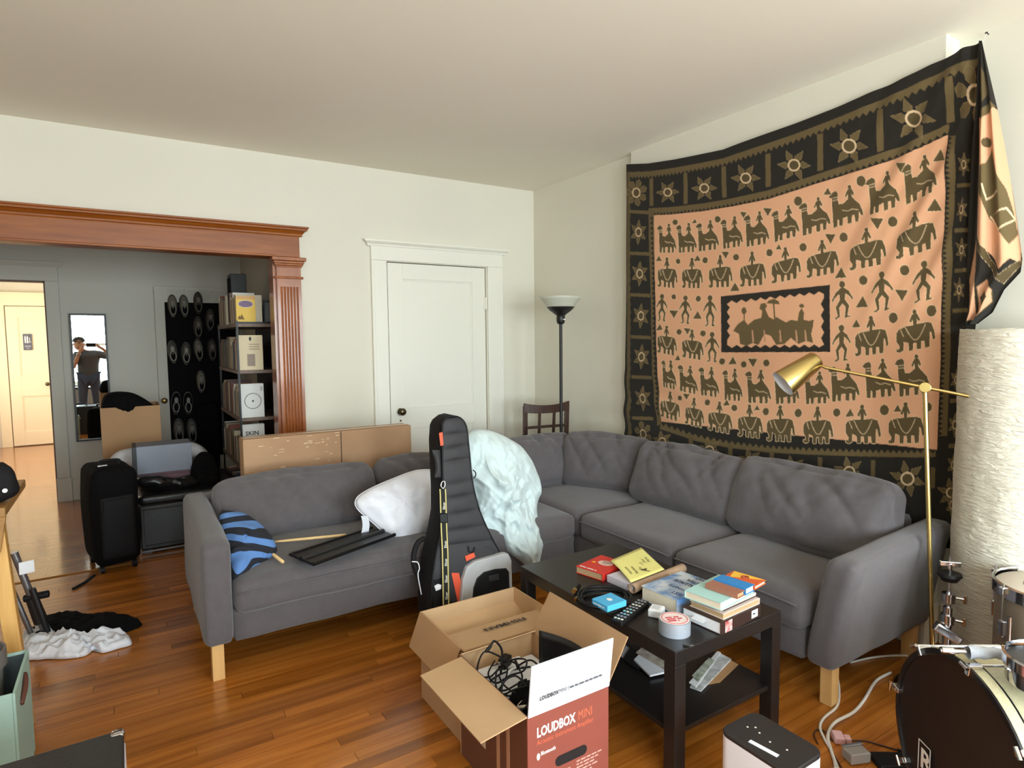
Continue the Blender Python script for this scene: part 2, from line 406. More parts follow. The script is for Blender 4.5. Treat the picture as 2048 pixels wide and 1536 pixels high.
# wall behind the camera with three windows
g = G(); e = [XL]
for a, b in WINS: e += [a, b]
e.append(XN+0.3)
for i in range(0, len(e), 2): g.bx(e[i], YB-0.12, 0, e[i+1], YB, ZC)
for a, b in WINS: g.bx(a, YB-0.12, 0, b, YB, WZ0).bx(a, YB-0.12, WZ1, b, YB, ZC)
struct('wall_front', g, m_wall)
for i, (a, b) in enumerate(WINS):
    w = thing('window_%d' % (i+1), None, None, ((a+b)/2, YB, WZ0), kind='structure')
    f = G()
    f.bx(a, YB-0.1, WZ0, a+0.05, YB-0.04, WZ1).bx(b-0.05, YB-0.1, WZ0, b, YB-0.04, WZ1).bx(a+0.05, YB-0.1, WZ1-0.06, b-0.05, YB-0.04, WZ1).bx(a+0.05, YB-0.1, WZ0, b-0.05, YB-0.04, WZ0+0.06).bx(a+0.05, YB-0.1, 1.42, b-0.05, YB-0.04, 1.47)
    make('window_frame', f, m_trimw, w)
    make('pane', G().bx(a+0.05, YB-0.075, WZ0+0.06, b-0.05, YB-0.071, 1.42), m_glass, w)
    make('pane', G().bx(a+0.05, YB-0.075, 1.47, b-0.05, YB-0.071, WZ1-0.06), m_glass, w)
    make('window_sill', G().bx(a-0.06, YB-0.03, WZ0-0.03, b+0.06, YB+0.06, WZ0), m_trimw, w, bev=0.006)
    make('casing', G().bx(a-0.1, YB, WZ0, a, YB+0.02, WZ1).bx(b, YB, WZ0, b+0.1, YB+0.02, WZ1).bx(a-0.1, YB, WZ1, b+0.1, YB+0.02, WZ1+0.13), m_trimw, w, bev=0.003)
# alcove + hall walls
YF = 7.0; HX0, HX1, HZ = -1.45, -0.565, 2.03
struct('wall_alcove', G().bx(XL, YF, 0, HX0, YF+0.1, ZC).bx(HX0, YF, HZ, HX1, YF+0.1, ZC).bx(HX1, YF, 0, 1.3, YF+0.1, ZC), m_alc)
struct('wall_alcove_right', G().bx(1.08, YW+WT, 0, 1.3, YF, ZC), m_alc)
struct('wall_hall', G().bx(-2.2, 11.2, 0, 0.2, 11.4, ZC).bx(-2.3, 7.1, 0, -1.85, 11.4, ZC).bx(-0.2, 7.1, 0, 0.2, 11.4, ZC), m_wall)
# mouldings
def crown(prof, x0, x1, yb, mat_, name, par, ret0=True, ret1=True):
    """profile (out, z) run along x on a wall facing -Y"""
    rings = []
    for (x, s) in ((x0, -1), (x1, 1)):
        rings.append([V(x + s*p[0]*(1 if (ret0 if s < 0 else ret1) else 0), yb-p[0], p[1]) for p in prof] + [V(x, yb, prof[-1][1]), V(x, yb, prof[0][1])])
    return make(name, G().loft(rings), mat_, par)
t = thing('trim_1', None, None, (0, YW, OZ), kind='structure')
make('frieze', G().bx(OX0-0.16, YW-0.03, OZ, 1.104, YW, 2.215), m_cherry, t, bev=0.003)
crown([(0.03, 2.205), (0.036, 2.212), (0.036, 2.222), (0.052, 2.24), (0.066, 2.246), (0.066, 2.256), (0.074, 2.262), (0.074, 2.272)], OX0-0.16, 1.09, YW, m_cherry, 'crown_moulding', t)
make('lower_bead', G().bx(OX0, YW-0.036, OZ-0.004, 0.93, YW-0.002, OZ+0.012), m_cherry, t, bev=0.004)
make('head_jamb', G().bx(OX0, YW+0.001, OZ, OX1, YW+WT, OZ+0.02), m_cherry, t)
for k, (pa, pb) in enumerate(((0.942, 1.107), (OX0-0.165, OX0))):
    t = thing('trim_%d' % (k+2), None, None, ((pa+pb)/2, YW, 0), kind='structure')
    # fluted shaft cross-section
    poly = [(pa, YW), (pa, YW-0.03)]; nf = 6; fw_ = (pb-pa-0.036)/nf
    for i in range(nf):
        x0 = pa+0.018+i*fw_
        for q in range(7):
            a = pi*q/6; poly.append((x0+fw_/2-cos(a)*(fw_/2-0.0035), YW-0.03+sin(a)*0.009))
    poly += [(pb, YW-0.03), (pb, YW)]
    make('fluted_shaft', G().prism([V(x, y, 0.2) for x, y in poly], (0, 0, 1.65)), m_cherryz, t)
    make('plinth_block', G().bx(pa-0.008, YW-0.04, 0, pb+0.008, YW, 0.2), m_cherryz, t, bev=0.004)
    make('neck_block', G().bx(pa, YW-0.03, 1.85, pb, YW, 1.985), m_cherryz, t)
    make('astragal', G().bx(pa-0.016, YW-0.046, 1.905, pb+0.016, YW, 1.922), m_cherryz, t, bev=0.007, seg=3)
    cp = G()
    for z0, z1, o in ((1.985, 1.998, 0.008), (1.998, 2.012, 0.016), (2.012, 2.03, 0.022), (2.03, 2.056, 0.034)): cp.bx(pa-o, YW-0.03-o, z0, pb+o, YW, z1)
    make('capital', cp, m_cherryz, t, bev=0.004)
    make('side_jamb', G().bx(pa-0.02 if k == 0 else pb, YW+0.001, 0, pa+0.004 if k == 0 else pb+0.02, YW+WT, OZ), m_cherryz, t)
# closet door
d = thing('door_1', None, None, ((DX0+DX1)/2, YW, 0), kind='structure')
CL, CR = 1.646, 2.797
make('casing', G().bx(CL, YW-0.022, 0, DX0-0.006, YW, DZ+0.004), m_trimw, d, bev=0.004)
make('casing', G().bx(DX1+0.006, YW-0.022, 0, CR, YW, DZ+0.004), m_trimw, d, bev=0.004)
make('back_band', G().bx(CL-0.012, YW-0.03, 0, CL+0.012, YW, DZ+0.004), m_trimw, d, bev=0.005)
make('back_band', G().bx(CR-0.012, YW-0.03, 0, CR+0.012, YW, DZ+0.004), m_trimw, d, bev=0.005)
make('head_casing', G().bx(CL-0.012, YW-0.026, DZ+0.004, CR+0.012, YW, 2.19), m_trimw, d, bev=0.003)
crown([(0.026, 2.182), (0.032, 2.19), (0.032, 2.198), (0.05, 2.212), (0.056, 2.216), (0.056, 2.23)], CL-0.012, CR+0.012, YW, m_trimw, 'cap_moulding', d)
ys = YW+0.012
def panel_door(par, x0, x1, z1, y, panels, mat_, th=0.035, z0=0.012):
    """frame of stiles and rails round recessed panels, facing -Y"""
    xs = sorted({x0, x1, *[p[0] for p in panels], *[p[1] for p in panels]}); a, b = panels[0][0], panels[0][1]
    make('stile', G().bx(x0, y, z0, a, y+th, z1), mat_, par, bev=0.002); make('stile', G().bx(b, y, z0, x1, y+th, z1), mat_, par, bev=0.002)
    zs = [z0] + [v for p in panels for v in p[2:]] + [z1]
    for i in range(0, len(zs), 2): make('rail', G().bx(a, y, zs[i], b, y+th, zs[i+1]), mat_, par, bev=0.002)
    for p in panels:
        make('panel', G().bx(a, y+0.013, p[2], b, y+th-0.005, p[3]), mat_, par)
        m_ = G(); w = 0.012
        for q in ((a, p[2], a+w, p[3]), (b-w, p[2], b, p[3]), (a+w, p[2], b-w, p[2]+w), (a+w, p[3]-w, b-w, p[3])): m_.bx(q[0], y+0.005, q[1], q[2], y+0.014, q[3])
        make('panel_moulding', m_, mat_, par, bev=0.003)
panel_door(d, DX0+0.01, DX1-0.006, DZ-0.006, ys, [(1.90, 2.525, 0.22, 0.755), (1.90, 2.525, 0.915, 1.945)], m_trimw)
m_knob = M('dark_brass_knob', (98, 88, 66), 0.3, 0.9)
kx, kz = 1.856, 0.895
make('knob', G().lathe([(0.012, 0), (0.012, 0.03), (0.026, 0.038), (0.03, 0.05), (0.026, 0.062), (0.012, 0.068)], (kx, ys, kz), 20, Matrix.Rotation(pi/2, 3, 'X')), m_knob, d, smooth=True)
make('rosette', G().lathe([(0.026, 0), (0.026, 0.004), (0.02, 0.007)], (kx, ys, kz), 20, Matrix.Rotation(pi/2, 3, 'X')), m_knob, d)
make('keyhole_plate', G().cyl((kx, ys, kz-0.075), (kx, ys-0.004, kz-0.075), 0.008, n=12), m_knob, d)
for z in (1.72, 0.3): make('hinge', G().cyl((DX1-0.004, YW-0.005, z), (DX1-0.004, YW-0.005, z+0.1), 0.008, n=10).bx(DX1-0.02, YW+0.002, z, DX1+0.004, YW+0.0125, z+0.1), m_trimw, d)
# baseboards
struct('baseboard_back', G().bx(1.107+0.01, YW-0.016, 0, CL-0.013, YW, 0.19).bx(CR+0.013, YW-0.016, 0, XW, YW, 0.19), m_trimw, bev=0.004)
struct('baseboard_right', G().bx(XN-0.016, YB, 0, XN, 1.31, 0.19).bx(XBR-0.016, 1.314, 0, XBR, 3.30, 0.19).bx(XW-0.016, 3.30, 0, XW, YW-0.02, 0.19).bx(XBR, 1.314, 0, XN, 1.33, 0.19), m_trimw, bev=0.004)
# alcove wall: casing of the hall opening, baseboard, mirror wall
t = thing('trim_4', None, None, (HX1, YF, 0), kind='structure')
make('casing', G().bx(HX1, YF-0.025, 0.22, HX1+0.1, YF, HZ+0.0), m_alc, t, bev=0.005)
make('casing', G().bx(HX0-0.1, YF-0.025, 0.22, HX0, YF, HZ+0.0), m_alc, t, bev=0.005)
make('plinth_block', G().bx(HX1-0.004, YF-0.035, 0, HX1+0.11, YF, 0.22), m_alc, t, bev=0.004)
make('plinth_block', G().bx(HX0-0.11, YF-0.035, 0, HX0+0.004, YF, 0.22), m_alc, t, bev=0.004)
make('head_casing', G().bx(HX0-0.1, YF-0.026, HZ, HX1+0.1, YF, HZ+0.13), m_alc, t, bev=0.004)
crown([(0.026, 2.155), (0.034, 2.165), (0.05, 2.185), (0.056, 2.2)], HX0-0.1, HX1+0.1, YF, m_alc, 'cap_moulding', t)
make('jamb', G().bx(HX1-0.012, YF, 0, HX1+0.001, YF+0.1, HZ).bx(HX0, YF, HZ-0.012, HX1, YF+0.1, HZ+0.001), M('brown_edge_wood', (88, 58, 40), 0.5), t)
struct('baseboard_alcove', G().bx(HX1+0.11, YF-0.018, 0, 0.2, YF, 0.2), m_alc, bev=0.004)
# door at the end of the hall
YH = 11.2
d = thing('door_2', None, None, (-1.13, YH, 0), kind='structure')
m_hd = M('cream_door_paint', (240, 226, 196), 0.5)
panel_door(d, -1.37, -0.62, 2.0, YH-0.05, [(-1.24, -0.75, 0.2, 0.72), (-1.24, -0.75, 1.0, 1.84)], m_hd)
make('casing', G().bx(-1.5, YH-0.06, 0, -1.38, YH, 2.08), m_hd, d, bev=0.005); make('casing', G().bx(-0.61, YH-0.06, 0, -0.49, YH, 2.08), m_hd, d, bev=0.005)
make('head_casing', G().bx(-1.53, YH-0.07, 2.01, -0.46, YH, 2.2), m_hd, d, bev=0.005)
make('knob', G().lathe([(0.01, 0), (0.012, 0.03), (0.028, 0.045), (0.02, 0.06)], (-0.94, YH-0.05, 0.885), 16, Matrix.Rotation(pi/2, 3, 'X')), m_knob, d, smooth=True)
t = thing('restroom_sign', 'dark grey restroom sign with three white figures on the hall door', 'sign', (-1.14, YH-0.05, 1.38))
m_sign = M('sign_grey', (88, 90, 104), 0.5)
make('plate', G().bx(-1.19, YH-0.058, 1.38, -1.09, YH-0.0501, 1.61), m_sign, t, bev=0.002)
m_white = M('plain_white', (240, 240, 240), 0.6)
for i, xx in enumerate((-1.165, -1.14)):
    make('figure', G().cyl((xx, YH-0.06, 1.575), (xx, YH-0.0585, 1.575), 0.007, n=10).prism([V(xx-0.009, YH-0.0585, 1.51), V(xx+0.009, YH-0.0585, 1.51), V(xx+(0.010 if i else 0.005), YH-0.0585, 1.48), V(xx-(0.010 if i else 0.005), YH-0.0585, 1.48), ], (0, -0.0015, 0)).bx(xx-0.008, YH-0.06, 1.505, xx+0.008, YH-0.0585, 1.565), m_white, t)
make('figure', G().tube([V(-1.112+0.011*cos(a/10*2*pi), YH-0.0592, 1.495+0.011*sin(a/10*2*pi)) for a in range(10)], 0.002, 6, True).bx(-1.118, YH-0.06, 1.505, -1.112, YH-0.0585, 1.56), m_white, t)
make('caption_lines', G().bx(-1.175, YH-0.0595, 1.425, -1.105, YH-0.0585, 1.445).bx(-1.16, YH-0.0595, 1.4, -1.12, YH-0.0585, 1.412), M('caption_grey', (150, 150, 165), 0.6), t)

# ---------------------------------------------------------------- sofa
sf = thing('sectional_sofa', 'grey fabric corner sofa with loose back cushions and pale wooden legs', 'sofa', (1.6, 2.9, 0))
SX0, SX1 = 0.235, 3.05; SY0, SY1 = 2.82, 3.74; AW = 0.12; AH = 0.63; BZ = 0.153
RX0 = 2.24; RY0 = 1.275           # right wing: front edge x, near end y
# arms
def arm_fn(w, p, nn):
    return w
def arm_left(w, p, nn):
    # higher at the back, soft slope along the top
    if p.z > 0.5: w.z += 0.02*(w.y/0.46)
    return w
make('armrest', G().cushion((SX0+AW/2, (SY0+SY1)/2, (BZ+AH)/2), (AW, SY1-SY0, AH-BZ), r=0.035, n=14, puff=(0.006, 0, 0.006), amp=0.004, fr=5, fn=arm_left), m_sofa, sf, smooth=True)
def arm_right(w, p, nn):
    k = (w.z+0.24)/0.48
    w.y -= 0.085*max(0, k)**1.3           # leans outward towards the top
    if p.z > 0.5: w.z += 0.02*(w.x/0.4)
    return w
make('armrest', G().cushion((2.255+0.40, RY0+0.065, (BZ+AH)/2-0.005), (0.80, 0.125, AH-BZ), r=0.04, n=16, puff=(0, 0.008, 0.006), amp=0.004, fr=5, sd=3, fn=arm_right), m_sofa, sf, smooth=True)
# bases
make('base', G().cushion(((SX0+AW+2.24)/2, (SY0+SY1)/2+0.012, 0.22), (2.24-SX0-AW, SY1-SY0-0.03, 0.145), r=0.02, n=16, amp=0.010, fr=5, sd=1), m_sofa, sf, smooth=True)
make('base', G().cushion(((RX0+0.015+SX1)/2, (RY0+0.13+SY1)/2, 0.22), (SX1-RX0-0.03, SY1-RY0-0.13, 0.145), r=0.02, n=16, amp=0.008, fr=5, sd=2), m_sofa, sf, smooth=True)
# back frames
make('back_frame', G().cushion((1.32, SY1-0.07, 0.42), (2.1, 0.13, 0.46), r=0.04, n=10), m_sofa, sf, smooth=True)
make('back_frame', G().cushion((SX1-0.06, 2.55, 0.42), (0.12, 2.38, 0.46), r=0.04, n=10), m_sofa, sf, smooth=True)
def seat(x0, x1, y0, y1, sd, z0=0.275, z1=0.425):
    o = make('seat_cushion', G().cushion(((x0+x1)/2, (y0+y1)/2, (z0+z1)/2), (x1-x0, y1-y0, z1-z0), r=0.045, n=20, puff=(0, 0, 0.018), amp=0.006, fr=5, sd=sd), m_sofa, sf, smooth=True)
    return o
c1 = seat(SX0+AW+0.004, 1.365, SY0-0.005, 3.50, 0.3)
seat(1.37, 2.232, SY0-0.002, 3.50, 1.1)
seat(2.238, 2.96, 2.825, 3.50, 2.2)
seat(RX0-0.008, 2.96, 2.085, 2.818, 3.3)
seat(RX0-0.008, 2.96, RY0+0.118, 2.08, 4.4)
# piping seams round the front edges
def seam(pts): make('piping', G().tube(spl(pts, 6), 0.004, 6), m_sofa, sf, smooth=True)
seam([(SX0+AW+0.02, SY0-0.008, 0.375), (0.8, SY0-0.012, 0.38), (1.35, SY0-0.008, 0.375)])
seam([(RX0-0.012, 2.10, 0.385), (RX0-0.015, 2.45, 0.39), (RX0-0.012, 2.80, 0.385)])
seam([(RX0-0.012, RY0+0.14, 0.385), (RX0-0.015, 1.7, 0.39), (RX0-0.012, 2.06, 0.385)])
# back cushions
def backc(c, d, rz, tilt, sd, amp=0.014, taper=0.35, fr=4.2):
    def fn(w, p, nn):
        k = (p.z+1)/2
        w.y *= 1 - taper*k
        # gravity wrinkles in the upper half of the front face
        rg_ = (1-abs(noise.noise(V(w.x*6.5+w.z*5+sd, w.z*3.2, sd))))**4*0.020 + (1-abs(noise.noise(V(w.x*11-w.z*7+sd*2, w.z*4, sd))))**4*0.012
        if p.y < 0: w.y += (rg_-0.008)*max(0, k-0.05)*2.0*max(0, 1-p.x**4)
        return w
    R = Rz(rz) @ Matrix.Rotation(tilt, 3, 'X')
    return make('back_cushion', G().cushion(c, d, R=R, r=0.07, n=44, puff=(0.01, 0.05, 0.02), amp=amp, fr=fr, sd=sd, fn=fn), m_sofa, sf, smooth=True)
backc((0.80, 3.52, 0.565), (0.86, 0.24, 0.34), 0, radians(-16), 5.1)
backc((1.71, 3.55, 0.565), (0.90, 0.22, 0.34), 0, radians(-16), 6.3)
backc((2.48, 3.56, 0.59), (0.58, 0.20, 0.36), 0, radians(-13), 7.9, 0.006)
backc((2.80, 3.22, 0.60), (0.64, 0.20, 0.38), radians(-62), radians(-13), 8.8, 0.012)
backc((2.84, 2.53, 0.60), (0.78, 0.22, 0.38), radians(-90), radians(-16), 9.7)
backc((2.83, 1.74, 0.61), (0.82, 0.24, 0.40), radians(-92), radians(-18), 10.4)
for (x, y) in ((SX0+0.028, SY0+0.03), (SX0+0.028, SY1-0.08), (2.29, RY0+0.02), (2.95, RY0+0.03), (2.29, SY1-0.1)):
    make('leg', G().bx(x, y, 0, x+0.048, y+0.05, BZ+0.012), m_birch, sf, bev=0.002)

# ---------------------------------------------------------------- long carton behind the sofa
bx0, bx1, by0, bz1 = 0.565, 1.615, 3.83, 0.893
t = thing('long_carton', 'long flat brown cardboard carton standing behind the sofa, scuffed along the top', 'box', ((bx0+bx1)/2, 3.9, 0))
def wob(w): return w
make('carton', G().bx(bx0, by0, 0.0, bx1, by0+0.14, bz1), M('scuffed_cardboard', (168, 130, 98), 0.8, bump=0.06, bscale=40, col2=(178, 142, 108), vscale=2.5), t, bev=0.006)
make('edge_seam', G().bx(1.137, by0-0.0015, 0.0, 1.142, by0, bz1), M('seam_brown', (70, 50, 36), 0.8), t)
sc_m = M('torn_paper_scuff', (226, 205, 176), 0.9)
g = G(); rs = random.Random(3)
for k in range(26):
    x = rs.uniform(bx0+0.05, bx0+0.55); z = bz1-abs(rs.gauss(0, 0.05))-0.004 if k % 3 else rs.uniform(0.7, 0.85); w, h = rs.uniform(0.004, 0.04), rs.uniform(0.002, 0.006)
    g.prism([V(x, by0-0.0004, z), V(x+w, by0-0.0004, z+h*0.3), V(x+w*0.9, by0-0.0004, z+h), V(x+w*0.2, by0-0.0004, z+h*0.8)], (0, -0.0008, 0))
o = make('scuff_marks', g, sc_m, t); o['kind'] = 'stuff'
make('packing_tape', G().bx(bx0+0.01, by0+0.045, bz1, bx1-0.01, by0+0.095, bz1+0.001), M('clear_tape', (190, 160, 124), 0.25), t)

# ---------------------------------------------------------------- dining chair behind the sofa
m_ch = Mwood('dark_walnut', '35211a', '4f352b', 'Z', 4, 0.4)
ch = thing('dining_chair', 'dark brown wooden chair with lattice back behind the sofa corner', 'chair', (2.87, 4.2, 0))
A = py(1052, 806, 4.16); B = py(1122, 818, 4.16); wv = 0.385; ang = radians(-8)
Rc = Rz(ang); oc = V(2.87, 4.0, 0)
def L_(x, y, z): return Rc @ V(x, -y+0.12, z) + oc
def slat(a, b, w, d):
    g = G(); a, b = Vector(a), Vector(b); dirv = (b-a).normalized(); sd = V(0, 1, 0); q = dirv.cross(sd).normalized()*w/2; e = sd*d/2
    fl_ = lambda p: Rc @ V(p.x, -p.y+0.12, p.z)+oc
    r = lambda p: [fl_(p+q+e), fl_(p+q-e), fl_(p-q-e), fl_(p-q+e)]
    return g.loft([r(a), r(b)])
for s in (-1, 1):
    make('back_post', slat((s*0.18, 0.05, 0), (s*0.19, 0.09, 0.93), 0.036, 0.026), m_ch, ch, bev=0.004)
    make('leg', slat((s*0.18, -0.31, 0), (s*0.18, -0.31, 0.43), 0.036, 0.036), m_ch, ch, bev=0.004)
make('top_rail', G().loft([[L_(x, 0.085+0.02*(1-(x/0.19)**2), 0.865+0.012*(x/0.19)**2), L_(x, 0.105+0.02*(1-(x/0.19)**2), 0.865+0.012*(x/0.19)**2), L_(x, 0.11+0.02*(1-(x/0.19)**2), 0.93+0.02*(x/0.19)**2), L_(x, 0.09+0.02*(1-(x/0.19)**2), 0.93+0.02*(x/0.19)**2)] for x in [-0.205+0.041*i for i in range(11)]]), m_ch, ch, bev=0.003)
for x in (-0.065, 0.065): make('lattice_bar', slat((x, 0.07, 0.56), (x*1.02, 0.10, 0.875), 0.022, 0.012), m_ch, ch)
for z in (0.755, 0.65, 0.56): make('lattice_bar', slat((-0.185, 0.07+0.04*(z-0.56)/0.3, z), (0.185, 0.07+0.04*(z-0.56)/0.3, z), 0.022, 0.012), m_ch, ch)
make('seat', G().box(oc+Rc @ V(0, 0.27, 0.45), (0.40, 0.38, 0.045), Rc), m_ch, ch, bev=0.012)

# ---------------------------------------------------------------- soft things on the sofa
def outl(pts, plane, Y, n=6):
    P = [plane(x, y, Y) for x, y in pts]; P.append(P[0]); q = []
    p = P[:-1]; m = len(p)
    for i in range(m):
        a, b, c, d_ = p[i-1], p[i], p[(i+1) % m], p[(i+2) % m]
        for k in range(n):
            s = k/n; q.append(0.5*((2*b) + (c-a)*s + (2*a-5*b+4*c-d_)*s*s + (3*b-a-3*c+d_)*s**3))
    return q
pil = thing('bed_pillow', 'plump white bed pillow tipped on the sofa seat beside the instrument bag', 'pillow', (1.2, 3.15, 0.45))
ol = outl([(712, 1002), (732, 986), (790, 962), (850, 944), (905, 950), (915, 985), (880, 1020), (848, 1046), (800, 1072), (768, 1066), (738, 1040), (714, 1018)], py, 3.12, 6)
nrm = V(-0.35, -0.8, 0.45)
# lay the outline on a plane tilted back
c0 = sum(ol, Vector())/len(ol)
ol = [p + V(0, (p.z-c0.z)*0.55 - 0.02, 0) for p in ol]
make('pillow_case', G().puff(ol, nrm, 0.085, 0.07, 14, amp=0.03, fr=9, power=0.75, ridge=0.012), M('white_cotton', (228, 228, 236), 0.85, bump=0.1, bscale=200, sheen=0.2), pil, smooth=True)
make('ribbon_tie', G().grid(lambda a, b: py(lerp(722, 736, a)+3*sin(b*3), lerp(1032, 1066, b), 3.03+0.03*b), 3, 6), m_whitecloth, pil, solid=0.002)
make('seam_piping', G().tube(ol, 0.0025, 6, True), m_whitecloth, pil, smooth=True)
du = thing('duvet_bundle', 'pale mint duvet bundled up on the sofa behind the instrument bag', 'duvet', (1.9, 3.1, 0.43))
m_mint = M('mint_cotton', (200, 214, 214), 0.9, bump=0.2, bscale=60, sheen=0.2, var=0.06, vscale=8)
ol = outl([(935, 866), (962, 858), (1000, 868), (1042, 893), (1068, 930), (1082, 975), (1074, 1005), (1070, 1060), (1056, 1090), (1040, 1112), (1028, 1120), (1000, 1100), (960, 1075), (930, 1040), (915, 980), (915, 910)], py, 3.0, 12)
ol = [p + V(0, max(0, 0.42-p.z)*-0.75, 0) for p in ol]
g = G().puff(ol, (-0.4, -0.9, 0.15), 0.16, 0.14, 40, amp=0.05, fr=6.5, power=0.5, sd=4, ridge=0.03)
for i, p in enumerate(g.v):
    q = noise.noise(V(p.x*22, p.z*9, p.y*10))*0.012 + noise.noise(V(p.x*45+p.z*30, p.z*18, 3))*0.006; g.v[i] = p + V(-0.3*q, -q, 0.2*q)
make('duvet', g, m_mint, du, smooth=True)
# striped knit hat with drum sticks
ht = thing('knit_hat', 'blue and black striped knit hat on the sofa against its left arm', 'hat', (0.48, 3.1, 0.44))
def stripe_mat():
    m, nt, b = nodemat('blue_black_stripes'); N, L = nt.nodes, nt.links
    tc = N.new('ShaderNodeTexCoord'); mp = N.new('ShaderNodeMapping'); mp.inputs['Rotation'].default_value = (0.25, 0.0, 0.35)
    mp.inputs['Location'].default_value = (0.06, 0.02, 0.16); wv = N.new('ShaderNodeTexWave'); wv.wave_type = 'RINGS'; wv.rings_direction = 'SPHERICAL'; wv.inputs['Scale'].default_value = 6.4; wv.inputs['Distortion'].default_value = 1.6; wv.inputs['Detail Scale'].default_value = 0.8; wv.inputs['Detail'].default_value = 1
    rp = N.new('ShaderNodeValToRGB'); rp.color_ramp.interpolation = 'CONSTANT'; rp.color_ramp.elements[0].color = lin((30, 32, 42)); rp.color_ramp.elements[1].color = lin((92, 132, 190)); rp.color_ramp.elements[1].position = 0.52
    L.new(tc.outputs['Object'], mp.inputs[0]); L.new(mp.outputs[0], wv.inputs['Vector']); L.new(wv.outputs[0], rp.inputs[0]); L.new(rp.outputs[0], b.inputs['Base Color'])
    b.inputs['Roughness'].default_value = 0.9
    no = N.new('ShaderNodeTexNoise'); no.inputs['Scale'].default_value = 300; bp = N.new('ShaderNodeBump'); bp.inputs['Strength'].default_value = 0.3; bp.inputs['Distance'].default_value = 0.004
    L.new(no.outputs[0], bp.inputs['Height']); L.new(bp.outputs[0], b.inputs['Normal']); return m
ol = outl([(446, 1050), (462, 1040), (500, 1045), (535, 1065), (551, 1090), (540, 1104), (505, 1120), (478, 1142), (456, 1148), (448, 1110)], py, 3.08, 6)
c0 = sum(ol, Vector())/len(ol)
ol = [p + V(0, (p.z-c0.z)*1.3, 0) for p in ol]
g = G().puff(ol, (-0.1, -0.6, 0.8), 0.075, 0.05, 12, amp=0.03, fr=9, power=0.5)
make('crown', g, stripe_mat(), ht, smooth=True)
ol2 = outl([(470, 1100), (500, 1098), (532, 1108), (510, 1118), (484, 1136), (468, 1125)], py, 3.0, 5)
make('rolled_brim', G().tube(ol2, 0.014, 8, True), MATS.setdefault('s2', bpy.data.materials['blue_black_stripes']), ht, smooth=True)
m_stick = M('hickory', (224, 188, 132), 0.5, var=0.08, vscale=20)
def stick(a, b, lab):
    a, b = Vector(a), Vector(b); d = (b-a)
    t = thing('drum_stick', lab, 'drumstick', (a+b)/2)
    make('shaft', G().tube([a, a+d*0.6, a+d*0.85, a+d*0.93], [0.0075, 0.0075, 0.006, 0.0045], 10), m_stick, t, smooth=True)
    make('tip', G().tube([a+d*0.925, a+d*0.95, a+d*0.98, b], [0.004, 0.007, 0.0065, 0.002], 10), m_stick, t, smooth=True)
stick(pz(692, 1070, 0.462), pz(560, 1083, 0.462) + V(-0.05, 0.02, 0), 'pale wooden drumstick lying across the sofa seat with its butt pointing at the pillow')
stick(pz(566, 1124, 0.455), pz(515, 1085, 0.455), 'short end of a wooden drumstick poking out under the striped hat')
# flat black keyboard stand board
t = thing('folded_music_stand', 'flat black folded stand with a shallow tray lying on the sofa seat', 'stand', (0.9, 3.0, 0.45))
a, b, c_, d_ = pz(580, 1112, 0.462), pz(626, 1132, 0.462), pz(790, 1072, 0.462), pz(745, 1058, 0.462)
up = V(0, 0, 0.006)
make('tray', G().hexa([a, b, c_, d_, a+up, b+up, c_+up, d_+up]), m_black, t)
def rim(p, q, r=0.006): make('rim', G().tube([p+V(0, 0, 0.008), q+V(0, 0, 0.008)], r, 6), m_blackmetal, t)
rim(a, b, 0.007); rim(b, c_, 0.009); rim(a, d_, 0.006)
mid1, mid2 = a.lerp(b, 0.5), d_.lerp(c_, 0.5)
make('ridge', G().tube([mid1+V(0, 0, 0.008), mid2+V(0, 0, 0.008)], 0.012, 8), m_black, t)

# ---------------------------------------------------------------- gig bag
gb = thing('instrument_bag', 'black padded guitar gig bag with quilted front standing against the sofa', 'bag', (1.45, 2.68, 0))
LEAN = 0.17
def bp_(x, y, off=0.0):
    """pixel to the bag's leaning front plane  y = 2.56 + LEAN*z - off"""
    d = ray(x, y); y0 = 2.55 - off
    s = (y0 + LEAN*CAMH)/(d.y - LEAN*d.z); return CAM + d*s
front = [(883, 852), (888, 842), (898, 834), (910, 831), (922, 834), (931, 843), (937, 858), (942, 905), (946, 950), (952, 985), (962, 1020), (974, 1050), (990, 1082), (1006, 1110), (1018, 1145), (1023, 1190), (1020, 1240), (1006, 1272), (975, 1286), (900, 1300), (872, 1296), (860, 1270), (857, 1220), (860, 1160), (868, 1110), (878, 1070), (885, 1030), (885, 980), (882, 920), (881, 880)]
fp = [bp_(x, y) for x, y in front]
cb = sum(fp, Vector())/len(fp)
TH = 0.15; back = V(0, 1, -0.0)
rings = []
for off, sc in ((0.0, 0.93), (0.008, 0.97), (0.022, 1.0), (TH-0.03, 1.0), (TH-0.01, 0.97), (TH, 0.93)):
    rings.append([Vector((lerp(cb.x, p.x, sc) , p.y+off, lerp(p.z, lerp(cb.z, p.z, sc), 0.5))) for p in fp])
low = min(p.z for r in rings for p in r); rings = [[p - V(0, 0, low-0.002) if p.z < 0.12 else p for p in r] for r in rings]
make('shell', G().loft(rings), m_nylond, gb, smooth=True, ang=50)
